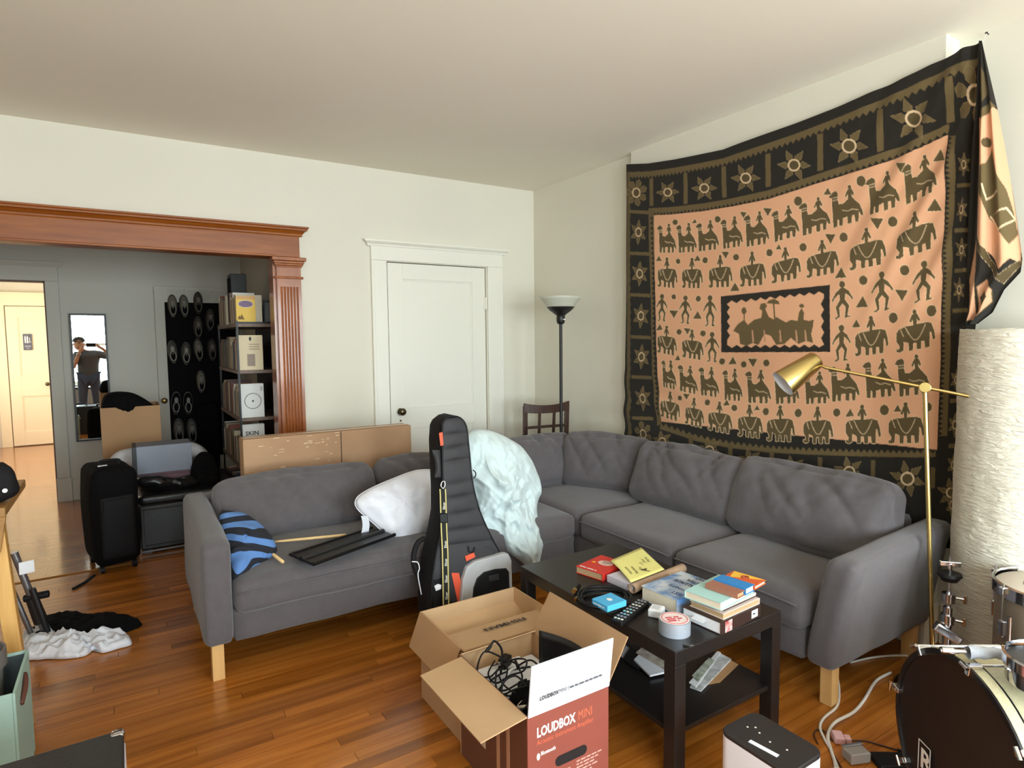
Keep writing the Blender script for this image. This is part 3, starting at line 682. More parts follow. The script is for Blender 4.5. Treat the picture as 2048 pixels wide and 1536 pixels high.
# quilted front panels between seams
seams = [(884, 946, 868, 862), (884, 944, 897, 888), (885, 950, 924, 915), (886, 956, 968, 958), (888, 963, 997, 987), (888, 971, 1030, 1018), (889, 984, 1062, 1050), (889, 1000, 1092, 1080)]
rows = [(887, 940, 838, 834)] + seams + [(872, 1016, 1160, 1140)]
def edge(y, left):
    L = [(831, 900), (836, 890), (850, 884), (920, 884), (1030, 887), (1070, 880), (1110, 871), (1160, 863), (1300, 860)]; Rr = [(831, 918), (843, 929), (858, 935), (905, 940), (950, 944), (985, 950), (1020, 960), (1050, 972), (1082, 988), (1110, 1003), (1145, 1015), (1300, 1020)]
    return interp(y, L if left else Rr)
for i in range(len(rows)-1):
    def fn(u, v, i=i):
        yl = lerp(rows[i][2], rows[i+1][2], v); yr = lerp(rows[i][3], rows[i+1][3], v)
        y = lerp(yl, yr, u); x = lerp(edge(yl, True)+2, edge(yr, False)-2, u)
        bulge = 0.011*(max(0, sin(pi*v)))**0.5*(0.35+0.65*sin(pi*min(1, max(0, u)))) + 0.003
        return bp_(x, y, bulge)
    make('quilted_panel', G().grid(fn, 10, 8), m_nylon, gb, smooth=True)
make('piping', G().tube(spl([bp_(edge(y, True)+1, y, 0.006) for y in range(1290, 840, -20)] + [bp_(x, y, 0.006) for x, y in ((884, 848), (893, 836), (908, 832), (921, 836), (930, 846))] + [bp_(edge(y, False)-1, y, 0.006) for y in range(860, 1200, 20)], 2), 0.004, 6), m_rubber, gb, smooth=True)
m_or = M('orange_red_tag', (222, 84, 50), 0.6)
make('side_tag', G().hexa([bp_(881, 892, 0.012), bp_(887, 890, 0.012), bp_(887, 890, 0.008), bp_(881, 892, 0.008), bp_(878, 866, 0.012), bp_(885, 864, 0.012), bp_(885, 864, 0.008), bp_(878, 866, 0.008)]), m_or, gb)
make('zip_pouch', G().grid(lambda u, v: bp_(lerp(864+7*sin(v*2.2), 882+4*v, u), lerp(900, 955, v), 0.016*sin(pi*u)*sin(pi*v)**0.5 - 0.012), 6, 10), m_nylon, gb, smooth=True)
# strap with woven pattern
stp = [(885, 975), (886, 990), (887, 1030), (888, 1060), (890, 1100), (891, 1150), (892, 1205), (892, 1250)]
def ribbon(px_w, off, y0, y1, name, mat_, par, dx=0):
    def fn(u, v):
        y = lerp(y0, y1, v); x = interp(y, [(b, a) for a, b in stp]) + dx; return bp_(x + (u-0.5)*px_w, y, off)
    return make(name, G().grid(fn, 2, 24), mat_, par, solid=0.0025)
m_strap = M('black_webbing', (24, 24, 22), 0.8, bump=0.3, bscale=400); m_gold = M('gold_thread', (196, 182, 116), 0.7)
st = ribbon(14, 0.022, 978, 1026, 'strap', m_strap, gb); ribbon(2.2, 0.0245, 978, 1026, 'edge_stripe', m_gold, st, -5.4); ribbon(2.2, 0.0245, 978, 1026, 'edge_stripe', m_gold, st, 5.4)
st2 = ribbon(14, 0.022, 1046, 1250, 'strap', m_strap, gb); ribbon(2.2, 0.0245, 1046, 1250, 'edge_stripe', m_gold, st2, -5.4); ribbon(2.2, 0.0245, 1046, 1250, 'edge_stripe', m_gold, st2, 5.4)
make('buckle', G().hexa([bp_(881, 1046, 0.03), bp_(896, 1045, 0.03), bp_(896, 1045, 0.015), bp_(881, 1046, 0.015), bp_(880, 1028, 0.03), bp_(895, 1027, 0.03), bp_(895, 1027, 0.015), bp_(880, 1028, 0.015)]), m_rubber, gb, bev=0.003)
make('clip', G().tube(spl([bp_(886, 978, 0.026), bp_(882, 972, 0.026), bp_(884, 964, 0.026), bp_(889, 963, 0.026), bp_(890, 971, 0.026), bp_(886, 978, 0.026)], 5), 0.003, 6), m_chrome, gb, smooth=True)
m_script = M('pale_script', (222, 220, 206), 0.7)
for y in (1018, 1095, 1131, 1164, 1198, 1230):
    x = interp(y, [(b, a) for a, b in stp]); p = bp_(x+3.5, y+1, 0.0265); q = bp_(x+3.5, y-12, 0.0265)
    lettering('strap_script', 'Elixir', m_script, gb, p, q-p, bp_(x-5, y, 0.0265)-p, 0.017, 0.0003)
# pocket and bumper
def patch(pts, off, name, mat_, th=0.02, par=gb, bev=0.006):
    P = [bp_(x, y, off) for x, y in pts]; return make(name, G().prism(P, (0, th, 0)), mat_, par, bev=bev, seg=3)
patch([(897, 1205), (898, 1150), (906, 1125), (930, 1108), (955, 1097), (975, 1093), (987, 1100), (994, 1112), (998, 1205)], 0.012, 'front_pocket', m_nylon, 0.014)
patch([(903, 1146), (918, 1146), (923, 1170), (921, 1200), (916, 1206)], 0.0135, 'orange_lining', m_or, 0.003, bev=0)
patch([(930, 1113), (948, 1105), (951, 1114), (933, 1123)], 0.02, 'pull_tab', m_or, 0.005, bev=0.001)
m_bump = M('grey_rubber_bumper', (176, 176, 178), 0.6, bump=0.1, bscale=200)
patch([(922, 1212), (926, 1160), (934, 1135), (950, 1123), (975, 1116), (1005, 1108), (1018, 1108), (1024, 1122), (1026, 1205)], 0.035, 'bumper', m_bump, 0.04)
patch([(944, 1208), (947, 1175), (954, 1156), (968, 1144), (990, 1138), (1013, 1136), (1019, 1144), (1021, 1205)], 0.038, 'bumper_pad', m_rubber, 0.02)
patch([(978, 1152), (998, 1148), (999, 1160), (979, 1163)], 0.043, 'badge', m_nylon, 0.008, bev=0.002)
make('d_ring', G().tube(spl([bp_(937, 1093, 0.02), bp_(939, 1103, 0.024), bp_(947, 1104, 0.024), bp_(950, 1094, 0.022)], 5), 0.003, 6), m_blackmetal, gb, smooth=True)
make('side_loop', G().tube(spl([bp_(946, 940, 0.0), bp_(951, 945, 0.0), bp_(951, 952, 0.0), bp_(947, 956, 0.0)], 5), 0.003, 6), m_rubber, gb)
hd = [bp_(852, 1076, -0.06) , bp_(840, 1084, -0.05), bp_(832, 1105, -0.05), bp_(832, 1128, -0.05), bp_(840, 1150, -0.06)]
hd = [p + V(-0.01, 0, 0) for p in hd]
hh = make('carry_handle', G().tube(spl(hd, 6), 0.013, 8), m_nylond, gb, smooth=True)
make('white_cord', G().tube(spl([hd[3]+V(-0.015, -0.01, 0.02), hd[3]+V(0.012, -0.016, 0.012), hd[3]+V(0.02, -0.016, -0.02), hd[3]+V(0.012, -0.016, -0.05), hd[4]+V(0.008, -0.016, -0.09)], 5), 0.0025, 6), m_paper, hh)
patch([(869, 1172), (876, 1168), (883, 1170), (882, 1178), (872, 1182)], 0.01, 'white_mark', m_paper, 0.003, bev=0)

# ---------------------------------------------------------------- cartons in front
def carton(name, label, x0, x1, y0, y1, z1, th=0.005, mats=None):
    t = thing(name, label, 'box', ((x0+x1)/2, (y0+y1)/2, 0)); mats = mats or [m_card]*5
    make('front_side', G().bx(x0, y0, 0, x1, y0+th, z1), mats[0], t); make('back_side', G().bx(x0, y1-th, 0, x1, y1, z1), mats[1], t)
    make('left_side', G().bx(x0, y0+th, 0, x0+th, y1-th, z1), mats[2], t); make('right_side', G().bx(x1-th, y0+th, 0, x1, y1-th, z1), mats[3], t)
    make('bottom', G().bx(x0+th, y0+th, 0.001, x1-th, y1-th, 0.006), mats[4], t)
    return t
def flap(t, a, b, out, mat_, th=0.004, name='flap'):
    a, b, out = Vector(a), Vector(b), Vector(out); n = (b-a).cross(out).normalized()*th
    return make(name, G().hexa([a, b, b+out, a+out, a+n, b+n, b+out+n, a+out+n]), mat_, t)
m_redpr = M('brick_red_print', (142, 72, 58), 0.6, var=0.06, vscale=5); m_brpr = M('dark_brown_print', (104, 62, 44), 0.65, var=0.08, vscale=5)
lx0, lx1, ly0, ly1, lz = 0.945, 1.255, 1.43, 1.86, 0.36
lb = carton('amplifier_carton', 'open carton printed brick red with white lettering, flaps spread, full of cables', lx0, lx1, ly0, ly1, lz, mats=[m_redpr, m_cardin, m_brpr, m_card, m_card])
ff = flap(lb, (lx0, ly0, lz), (lx1, ly0, lz), (0, -0.02, 0.165), M('white_flap_liner', (208, 210, 218), 0.55), name='front_flap')
flap(lb, (lx0-0.001, ly0, lz), (lx0-0.001, ly1-0.02, lz), (-0.155, 0.0, -0.02), m_cardin, name='left_flap')
flap(lb, (lx1, ly1, lz), (lx1, ly0, lz), (0.085, 0.0, 0.135), m_card, name='right_flap')
flap(lb, (lx0, ly1, lz), (lx1, ly1, lz), (0, -0.02, 0.014), m_cardin, name='back_flap')
xd, yd = (1, 0, 0), (0, 0, 1); m_wp = M('white_print', (236, 232, 228), 0.6); m_op = M('orange_print', (226, 108, 76), 0.6); m_gp = M('grey_print', (90, 92, 100), 0.6); m_dp = M('dark_print', (42, 40, 44), 0.6); m_pp = M('pink_print', (206, 160, 146), 0.6)
fy = ly0-0.0008
lettering('lettering', 'LOUDBOX', m_wp, lb, (lx0+0.032, fy, lz-0.072), xd, yd, 0.042, 0.0014, sx=0.70)
lettering('lettering', 'MINI', m_op, lb, (lx0+0.186, fy, lz-0.072), xd, yd, 0.042, 0.0, sx=0.66)
lettering('lettering', 'Acoustic Instrument Amplifier', m_op, lb, (lx0+0.032, fy, lz-0.096), xd, yd, 0.022, 0, sx=0.8)
lettering('lettering', 'Bluetooth', m_wp, lb, (lx0+0.046, fy, lz-0.132), xd, yd, 0.017, 0.0004, sx=0.8)
make('logo_mark', G().prism([V(lx0+0.037+0.006*cos(a*pi/8), fy, lz-0.132+0.011*sin(a*pi/8)) for a in range(16)], (0, -0.0006, 0)), m_wp, lb)
make('hand_hole', G().prism([V(lx0+0.115+c*0.09+0.016*cos(pi/2+pi*c+pi*k/8), fy, lz-0.175+0.016*sin(pi/2+pi*c+pi*k/8)) for c in (0, 1) for k in range(9)], (0, -0.0006, 0)), M('hole_dark', (26, 18, 18), 0.9), lb)
print_lines(m_pp, lb, (lx0+0.045, fy, lz-0.215), xd, yd, [0.11, 0.115, 0.09, 0.1], 0.0105, 0.005, 2)
print_lines(m_pp, lb, (lx0+0.180, fy, lz-0.205), xd, yd, [0.1, 0.09, 0.07, 0.085, 0.06, 0.07], 0.0105, 0.0045, 3)
fl_o = V(lx0, ly0-0.0025, lz); fu = V(0, -0.02, 0.165).normalized(); fn_ = V(0, -1, -0.12).normalized()*0.0052
lettering('lettering', 'LOUDBOX', m_dp, ff, fl_o+V(0.035, 0, 0)+fu*0.048+fn_, xd, fu, 0.018, 0.0005, sx=0.78)
lettering('lettering', 'MINI', m_gp, ff, fl_o+V(0.105, 0, 0)+fu*0.048+fn_, xd, fu, 0.019, 0, sx=0.75)
print_lines(m_gp, ff, fl_o+V(0.146, 0, 0)+fu*0.051+fn_, xd, fu, [0.125], 0.01, 0.005, 4)
make('divider', G().box(fl_o+V(0.14, 0, 0)+fu*0.054+fn_, (0.001, 0.0008, 0.016)), m_gp, ff)
make('flap_crease', G().hexa([fl_o+V(0.16, 0, 0)+fn_*1.01+fu*0.004, fl_o+V(0.161, 0, 0)+fn_*1.01+fu*0.004, fl_o+V(0.161, 0, 0)+fn_*1.01+fu*0.16, fl_o+V(0.16, 0, 0)+fn_*1.01+fu*0.16] + [p + fn_*0.06 for p in (fl_o+V(0.16, 0, 0)+fn_+fu*0.004, fl_o+V(0.161, 0, 0)+fn_+fu*0.004, fl_o+V(0.161, 0, 0)+fn_+fu*0.16, fl_o+V(0.16, 0, 0)+fn_+fu*0.16)]), M('crease_grey', (196, 198, 206), 0.7), ff)
make('shipping_label', G().bx(lx0-0.0012, ly0+0.25, 0.12, lx0, ly0+0.40, 0.24), M('label_tan', (196, 176, 150), 0.6), lb)
make('side_stripe', G().bx(lx0-0.0012, ly0+0.1, 0.0, lx0, ly0+0.118, 0.30), M('stripe_tan', (176, 130, 98), 0.6), lb)
make('side_stripe', G().bx(lx0-0.0012, ly0+0.16, 0.0, lx0, ly0+0.178, 0.28), MATS['stripe_tan'], lb)
# contents
tt = thing('foam_tray', 'white moulded packing tray inside the red amplifier carton', 'packaging', (1.08, 1.67, 0.006))
make('tray_body', G().bx(lx0+0.012, ly0+0.06, 0.007, lx1-0.012, ly1-0.012, 0.285), m_paper, tt, bev=0.006)
make('tray_lip', G().bx(lx0+0.02, ly1-0.10, 0.285, lx1-0.08, ly1-0.03, 0.305), m_paper, tt, bev=0.004)
one('curved_black_panel', 'curved black plastic panel upright in the red amplifier carton', 'plastic panel', G().grid(lambda u, v: lerp(V(1.175, 1.70, 0.452), V(1.232, 1.50, 0.44), u) + V(0.022*sin(pi*u), 0.0, -(0.15-0.01*u)*(1-v)), 14, 6), M('gloss_black_plastic', (24, 23, 26), 0.3), solid=0.004, smooth=True)
bag_ol = [V(1.10+0.12*cos(a*pi/10)*(1+0.2*sin(3*a)), 1.56+0.10*sin(a*pi/10), 0.30) for a in range(20)]
one('black_mesh_pouch', 'black crumpled fabric pouch under the cables in the red amplifier carton', 'pouch', G().puff(bag_ol, (0, 0, 1), 0.06, 0.012, 8, amp=0.05, fr=14), m_blackcloth, smooth=True)
rs = random.Random(11)
for k in range(7):
    c = V(rs.uniform(0.99, 1.10), rs.uniform(1.54, 1.74), 0.325); pts = []; R_ = rs.uniform(0.03, 0.075); ph = rs.uniform(0, 6); tl = rs.uniform(-0.9, 0.9)
    for q in range(rs.randint(7, 11)):
        a = ph + q*0.85; pts.append(c + V(R_*cos(a)*(1+0.25*rs.random()), R_*1.25*sin(a), 0.026*sin(a*1.3+tl)+0.004*k+rs.uniform(-0.01, 0.015)))
    pts = [V(min(max(p.x, lx0+0.02), lx1-0.02), min(max(p.y, ly0+0.06), ly1-0.02), max(p.z, 0.315)) for p in pts]
    cab = thing('audio_cable', 'thin black cable with a %s plug tangled on the white tray in the red carton' % ('chrome' if k % 3 == 0 else 'black'), 'cable', pts[0], group='cables in the amplifier carton')
    make('cord', G().tube(spl(pts, 8), 0.0032, 6), m_rubber, cab, smooth=True)
    e = pts[-1]; dv = (pts[-1]-pts[-2]).normalized()
    make('plug', G().cyl(e, e+dv*0.03, 0.006, 0.005, 8), m_rubber if k % 3 else m_chrome, cab)
pts = [V(1.03, 1.72, 0.33), V(1.045, 1.735, 0.40), V(1.02, 1.74, 0.44), V(1.0, 1.735, 0.43)]
cab = thing('audio_cable', 'black cable end standing up in a hook above the red amplifier carton', 'cable', pts[0], group='cables in the amplifier carton')
make('cord', G().tube(spl(pts, 8), 0.004, 6), m_rubber, cab, smooth=True); make('plug', G().cyl(pts[-1], pts[-1]+V(-0.02, -0.006, -0.01), 0.006), m_rubber, cab)
one('power_adapter', 'small black power adapter brick among the cables in the red carton', 'adapter', G().box((1.09, 1.79, 0.325), (0.05, 0.03, 0.035), Rz(0.5)), m_rubber, bev=0.004)
cab = thing('white_usb_cable', 'white loop of cable across the tray in the red amplifier carton', 'cable', (1.1, 1.7, 0.32))
make('cord', G().tube(spl([V(1.0, 1.66, 0.335), V(1.06, 1.70, 0.345), V(1.13, 1.71, 0.335), V(1.20, 1.68, 0.32)], 8), 0.005, 8), m_paper, cab, smooth=True)
make('plug', G().box((1.205, 1.678, 0.32), (0.022, 0.012, 0.008)), m_chrome, cab, bev=0.002)
for k, (x, y) in enumerate(((1.0, 1.53), (1.04, 1.50))):
    one('cable_coil_band', 'small white bundle of wire among the black cables in the red carton', 'cable', G().tube([V(x+0.022*cos(a*pi/6), y+0.014*sin(a*pi/6), 0.33+0.004*sin(a)) for a in range(12)], 0.005, 6, True), M('off_white_wire', (210, 200, 184), 0.6), group='white wire bundles', smooth=True)

bx_ = carton('plain_carton', 'open plain brown cardboard carton with an upside-down name on its inner flap', 0.972, 1.425, 1.872, 2.255, 0.36, mats=[m_card, m_cardin, m_card, m_cardin, m_card])
flap(bx_, (0.98, 2.25, 0.30), (1.42, 2.25, 0.30), (0, -0.14, -0.06), m_cardin, name='inner_flap')
f2 = flap(bx_, (1.425, 1.874, 0.355), (0.972, 1.874, 0.355), (0, 0.20, -0.03), m_cardin, name='front_flap')
flap(bx_, (0.972, 1.9, 0.36), (0.972, 2.25, 0.36), (-0.05, 0.0, -0.13), m_card, name='left_flap')
lettering('lettering', 'FISHMAN', M('ink_black', (44, 34, 28), 0.7), bx_, (1.32, 2.02, 0.3385), (-1, 0.0, 0.0), (0, -0.98, 0.15), 0.044, 0.0012, sx=1.05)
make('lettering_block', G().bx(0.971, 1.98, 0.17, 0.9718, 2.12, 0.185).bx(0.971, 1.98, 0.14, 0.9718, 2.08, 0.15), MATS['ink_black'], bx_)
make('hand_hole', G().bx(0.971, 1.95, 0.2, 0.9718, 2.03, 0.25), MATS['hole_dark'], bx_)

# ---------------------------------------------------------------- tapestry: dyed pattern as a colour attribute on a fine cloth mesh
PEACH, OLIVE, INK, CREAM = [np.array(lin(c)[:3]) for c in ((218, 164, 128), (102, 86, 56), (38, 34, 29), (226, 196, 158))]
class Dye:
    """a raster of dye colours over a pixel window (only used to look up the colour of each cloth vertex)"""
    def __init__(s, x0, y0, x1, y1, ss=2, base=INK):
        s.x0, s.y0, s.ss = x0, y0, ss; s.a = np.empty((int((y1-y0)*ss), int((x1-x0)*ss), 3)); s.a[:] = base
    def mask(s, polys):
        P = np.concatenate([np.array(p, float) for p in polys]); P = (P-[s.x0, s.y0])*s.ss
        H, Wd = s.a.shape[:2]; m = 4
        bx0, by0 = np.maximum(np.floor(P.min(0)).astype(int)-m, 0); bx1 = min(int(P[:, 0].max())+m+1, Wd); by1 = min(int(P[:, 1].max())+m+1, H)
        if bx1 <= bx0 or by1 <= by0: return None
        X, Y = np.meshgrid(np.arange(bx0, bx1)+0.5, np.arange(by0, by1)+0.5); tot = np.zeros(X.shape, bool)
        for p in polys:
            q = (np.array(p, float)-[s.x0, s.y0])*s.ss; ins = np.zeros(X.shape, bool); n = len(q)
            for i in range(n):
                (ax, ay), (cx_, cy_) = q[i], q[(i+1) % n]
                if ay == cy_: continue
                c = ((ay > Y) != (cy_ > Y)) & (X < (cx_-ax)*(Y-ay)/(cy_-ay)+ax); ins ^= c
            tot |= ins
        return (slice(by0, by1), slice(bx0, bx1)), tot
    def fill(s, polys, col, outline=None, ow=2):
        r = s.mask(polys)
        if r is None: return
        sl, m = r
        if outline is not None:
            d = m.copy()
            for _ in range(ow):
                e = d.copy(); e[1:] |= d[:-1]; e[:-1] |= d[1:]; e[:, 1:] |= d[:, :-1]; e[:, :-1] |= d[:, 1:]; d = e
            s.a[sl][d & ~m] = outline
        s.a[sl][m] = col
    def at(s, X, Y):
        i = np.clip(((Y-s.y0)*s.ss).astype(int), 0, s.a.shape[0]-2); j = np.clip(((X-s.x0)*s.ss).astype(int), 0, s.a.shape[1]-2)
        return (s.a[i, j]+s.a[i+1, j]+s.a[i, j+1]+s.a[i+1, j+1])/4
dye = Dye(1236, 60, 2060, 1112)
TOP = [(1255, 329), (1298, 327.5), (1352, 319), (1448, 300), (1480, 288), (1592, 247.5), (1688, 210), (1813, 156), (1897, 114), (1968, 83)]
PT = [(1309, 431), (1340, 430), (1407, 423), (1469, 413), (1540, 399), (1639, 367), (1738, 337), (1812, 311), (1896, 270)]
PBm = [(1322, 843), (1395, 867), (1461, 881), (1540, 890), (1664, 896), (1787, 899), (1877, 899)]
PL = [(431, 1309), (529, 1312), (593, 1312), (693, 1314), (759, 1317), (843, 1322)]
PR = [(270, 1896), (540, 1886), (713, 1883), (899, 1877)]
xs_ = list(range(1309, 1897, 6)) + [1896]
dye.fill([[(x, interp(x, PT)) for x in xs_] + [(interp(y, PR), y) for y in range(280, 900, 10)] + [(x, interp(x, PBm)) for x in range(1877, 1321, -6)] + [(interp(y, PL), y) for y in range(840, 430, -10)]], PEACH)
def band(f0, f1, teeth, col, amp, x0, x1):
    """strip following the top edge at fractions f0..f1 with a saw edge"""
    fy = lambda x, f: lerp(interp(x, TOP), interp(x, PT), f)
    up = []; x = x0
    while x < x1: up.append((x, fy(x, f0))); x += 6
    up.append((x1, fy(x1, f0))); dn = []; x = x0; k = 0
    while x <= x1:
        dn.append((x, fy(x, f1 + (amp if k % 2 else 0)))); k += 1; x += teeth*(0.55 + 0.9*(x-1255)/640)
    dye.fill([up + dn[::-1]], col)
band(0.155, 0.235, 5.5, OLIVE, 0.055, 1258, 1962)
band(0.865, 0.945, 5.0, OLIVE, 0.05, 1300, 1900)
dye.fill([[(1300, 421), (1311, 431), (1313, 640), (1319, 760), (1324, 846), (1316, 852), (1308, 760), (1304, 600), (1301, 500)]], OLIVE)
# saw edges of the other three sides
def saw(path, nx, ny, w, col, teeth):
    a = [(x+nx*w*0.35, y+ny*w*0.35) for x, y in path]; q = []
    for i in range(len(path)-1):
        (x0, y0), (x1, y1) = path[i], path[i+1]; n = max(1, int(math.hypot(x1-x0, y1-y0)/teeth))
        for k in range(n):
            t = k/n; q.append((x0+(x1-x0)*t, y0+(y1-y0)*t)); t = (k+0.5)/n; q.append((x0+(x1-x0)*t+nx*w, y0+(y1-y0)*t+ny*w))
    q.append(path[-1]); dye.fill([q], col)
rp_ = [(interp(y, PR), y) for y in range(272, 900, 30)]
dye.fill([[(x+2, y) for x, y in rp_] + [(x+19, y) for x, y in rp_[::-1]]], OLIVE); saw([(x+1, y) for x, y in rp_], 1, 0, 9, INK, 9)
bp2 = [(x, interp(x, PBm)) for x in range(1322, 1885, 12)]
dye.fill([[(x, y+1) for x, y in bp2] + [(x, y+15) for x, y in bp2[::-1]]], OLIVE); saw(bp2, 0, 1, 8, INK, 8)
lp = [(interp(y, PL)-1, y) for y in range(432, 840, 20)]; saw(lp, -1, 0, 5, INK, 7)
le = [(1259, y) for y in range(345, 885, 8)]; dye.fill([[(1256.5, y) for _, y in le] + [(1262 + (2 if i % 2 else 0), y) for i, (_, y) in enumerate(le)][::-1]], OLIVE*0.8)
def disc(x, y, rx, ry, n=18): return [(x+rx*cos(2*pi*i/n), y+ry*sin(2*pi*i/n)) for i in range(n)]
def flower(x, y, rx, ry, rot=0.3, rnd=False, n=6):
    pet = []
    for k in range(n):
        a = rot + 2*pi*k/n
        def P_(r, da): return (x+rx*r*cos(a+da), y+ry*r*sin(a+da))
        pet.append([P_(0.25, 0), P_(0.6, -0.36), P_(0.85, -0.28), P_(1, 0), P_(0.85, 0.28), P_(0.6, 0.36)] if rnd else [P_(0.25, 0), P_(0.55, -0.4), P_(1, 0.08), P_(0.55, 0.4)])
    dye.fill(pet, OLIVE, (OLIVE*1.6+CREAM*0.15), 1)
    dye.fill([disc(x, y, rx*0.38, ry*0.38)], CREAM*0.85); dye.fill([disc(x, y, rx*0.28, ry*0.28)], OLIVE*0.7)
for x, y, r in ((1338, 385, 23), (1411, 377, 26), (1494, 357, 29.5), (1590, 331, 33.5), (1701, 293, 39), (1829, 238, 45)): flower(x, y, r, r, 0.0+0.12*(x-1338)/490-0.1)
for x, h in ((1305, 55), (1373, 62), (1450, 62), (1538, 66), (1642, 74), (1763, 84), (1901, 90)):
    yc = lerp(interp(x, TOP), interp(min(x, 1896), PT), 0.56); w = 3.6 + 4*(x-1300)/600; s = -0.12 - 0.2*(x-1300)/600
    dye.fill([[(x-w, yc-h/2-s*w), (x+w, yc-h/2+s*w), (x+w+1, yc+h/2+s*w), (x-w+1, yc+h/2-s*w)]], OLIVE)
flower(1275, 386, 22, 27, 0.5, True, 7); flower(1950, 190, 40, 62, 0.2, True, 6)
for i, y in enumerate((465, 548, 632, 714, 797)): flower(1280+i*2, y, 17, 25, pi/2)
flower(1288, 868, 19, 26, 0.4, True, 6)
for i, y in enumerate((424, 507, 590, 674, 754, 836)): dye.fill([[(1260+i*1.5, y-3.5), (1300+i*1.5, y-2), (1300+i*1.5, y+5), (1260+i*1.5, y+3)]], OLIVE)
for x, y, r in ((1328, 882, 20), (1421, 900, 24), (1502, 922, 26), (1588, 938, 28), (1700, 944, 32), (1818, 957, 37), (1905, 985, 30)): flower(x, y, r, r, 0.25)
for x, y in ((1384, 884), (1462, 902), (1546, 918), (1642, 930), (1748, 936), (1868, 950)): dye.fill([[(x-4, y-16), (x+5, y-15), (x+4, y+26), (x-4, y+26)]], OLIVE*0.9)
for y in (330, 420, 500, 580, 760, 850, 930, 1010):   # right border motifs
    flower(1930-(y-330)*0.035, y, 13, 24, pi/2); dye.fill([[(1915-(y-330)*0.03, y+38), (1950-(y-330)*0.035, y+36), (1950-(y-330)*0.035, y+44), (1915-(y-330)*0.03, y+46)]], OLIVE)
CAMEL = [(0.0, .17), (.08, .08), (.2, .05), (.27, .12), (.27, .3), (.3, .42), (.42, .44), (.55, .36), (.66, .28), (.75, .4), (.9, .55), (.98, .75), (1, .88), (.93, .85), (.88, .75), (.86, 1), (.77, 1), (.75, .8), (.68, .8), (.67, 1), (.56, 1), (.55, .8), (.42, .82), (.41, 1), (.31, 1), (.3, .82), (.26, .82), (.25, 1), (.14, 1), (.12, .6), (.1, .4), (.1, .22)]
CRID = [(.56, .1), (.68, .1), (.75, .25), (.71, .3), (.68, .22), (.66, .36), (.58, .36), (.56, .22), (.51, .3), (.48, .25)]
ELE = [(0.02, .5), (.08, .42), (.25, .38), (.75, .36), (.9, .4), (.97, .6), (1, .8), (.94, .84), (.9, .64), (.86, .62), (.85, 1), (.74, 1), (.72, .82), (.64, .82), (.64, 1), (.53, 1), (.52, .82), (.44, .82), (.43, 1), (.33, 1), (.32, .8), (.2, .75), (.19, .96), (.1, 1), (.02, .97), (.02, .9), (.08, .92), (.1, .84), (.02, .72)]
ERID = [(.42, .1), (.54, .1), (.61, .27), (.56, .3), (.53, .22), (.52, .38), (.44, .38), (.43, .22), (.4, .3), (.34, .27)]
MAN = [(.44, .17), (.56, .17), (.8, .28), (1, .48), (.97, .54), (.85, .43), (.64, .33), (.62, .5), (.82, .68), (.73, .93), (.88, .98), (.6, 1), (.66, .7), (.5, .6), (.35, .7), (.38, .95), (.2, 1), (.1, .98), (.28, .92), (.18, .68), (.38, .5), (.36, .33), (.15, .43), (.03, .54), (0, .48), (.2, .28)]
def slope(x, y):
    t0 = (interp(x+8, PT)-interp(x-8, PT))/16; t1 = (interp(x+8, PBm)-interp(x-8, PBm))/16; a, b = interp(x, PT), interp(x, PBm)
    return lerp(t0, t1, max(0, min(1, (y-a)/(b-a))))
def fig(polys, box, head=None, hr=0.05, arcs=()):
    x0, x1, y0, y1 = box; w, h = x1-x0, y1-y0; s = slope((x0+x1)/2, (y0+y1)/2); e = abs(s)*w*0.5; y0 += e*0.6; h -= e*1.2
    f = lambda p: (x0+p[0]*w, y0+p[1]*h+s*(p[0]-0.5)*w)
    P = [[f(q) for q in p] for p in polys]
    if head: hx, hy = f(head); P.append(disc(hx, hy, hr*max(w, h)*0.95, hr*max(w, h)*1.1, 12))
    dye.fill(P, OLIVE*0.8, CREAM, 2)
    for arc in arcs:
        for q0, q1 in zip(arc, arc[1:]):
            a, b = f(q0), f(q1); dx, dy = b[0]-a[0], b[1]-a[1]; l = math.hypot(dx, dy) or 1; n = (-dy/l*0.9, dx/l*0.9)
            dye.fill([[(a[0]+n[0], a[1]+n[1]), (b[0]+n[0], b[1]+n[1]), (b[0]-n[0], b[1]-n[1]), (a[0]-n[0], a[1]-n[1])]], CREAM*0.7)
EARC = [[(.25+.5*k/8, .4+.36*sin(pi*k/8)) for k in range(9)], [(.12+.02*k, .42+.05*k) for k in range(5)]]
CARC = [[(.4, .6), (.55, .66), (.7, .64), (.86, .7)], [(.12, .22), (.26, .22)], [(.12, .29), (.27, .29)]]
for b in ((1317, 1355, 448, 506), (1354, 1395, 446, 506), (1393, 1440, 440, 503), (1442, 1489, 432, 498), (1489, 1542, 422, 494), (1545, 1601, 409, 484), (1599, 1663, 392, 471), (1659, 1728, 368, 455), (1733, 1802, 339, 430), (1804, 1879, 305, 408),
          (1325, 1356, 718, 779), (1357, 1398, 728, 788), (1398, 1441, 732, 794), (1446, 1488, 737, 802), (1492, 1545, 739, 807), (1547, 1601, 738, 808), (1607, 1662, 743, 808), (1658, 1722, 727, 803), (1727, 1794, 717, 796), (1792, 1862, 708, 793)):
    fig([CAMEL, CRID], b, (.62, .045), 0.05, CARC)
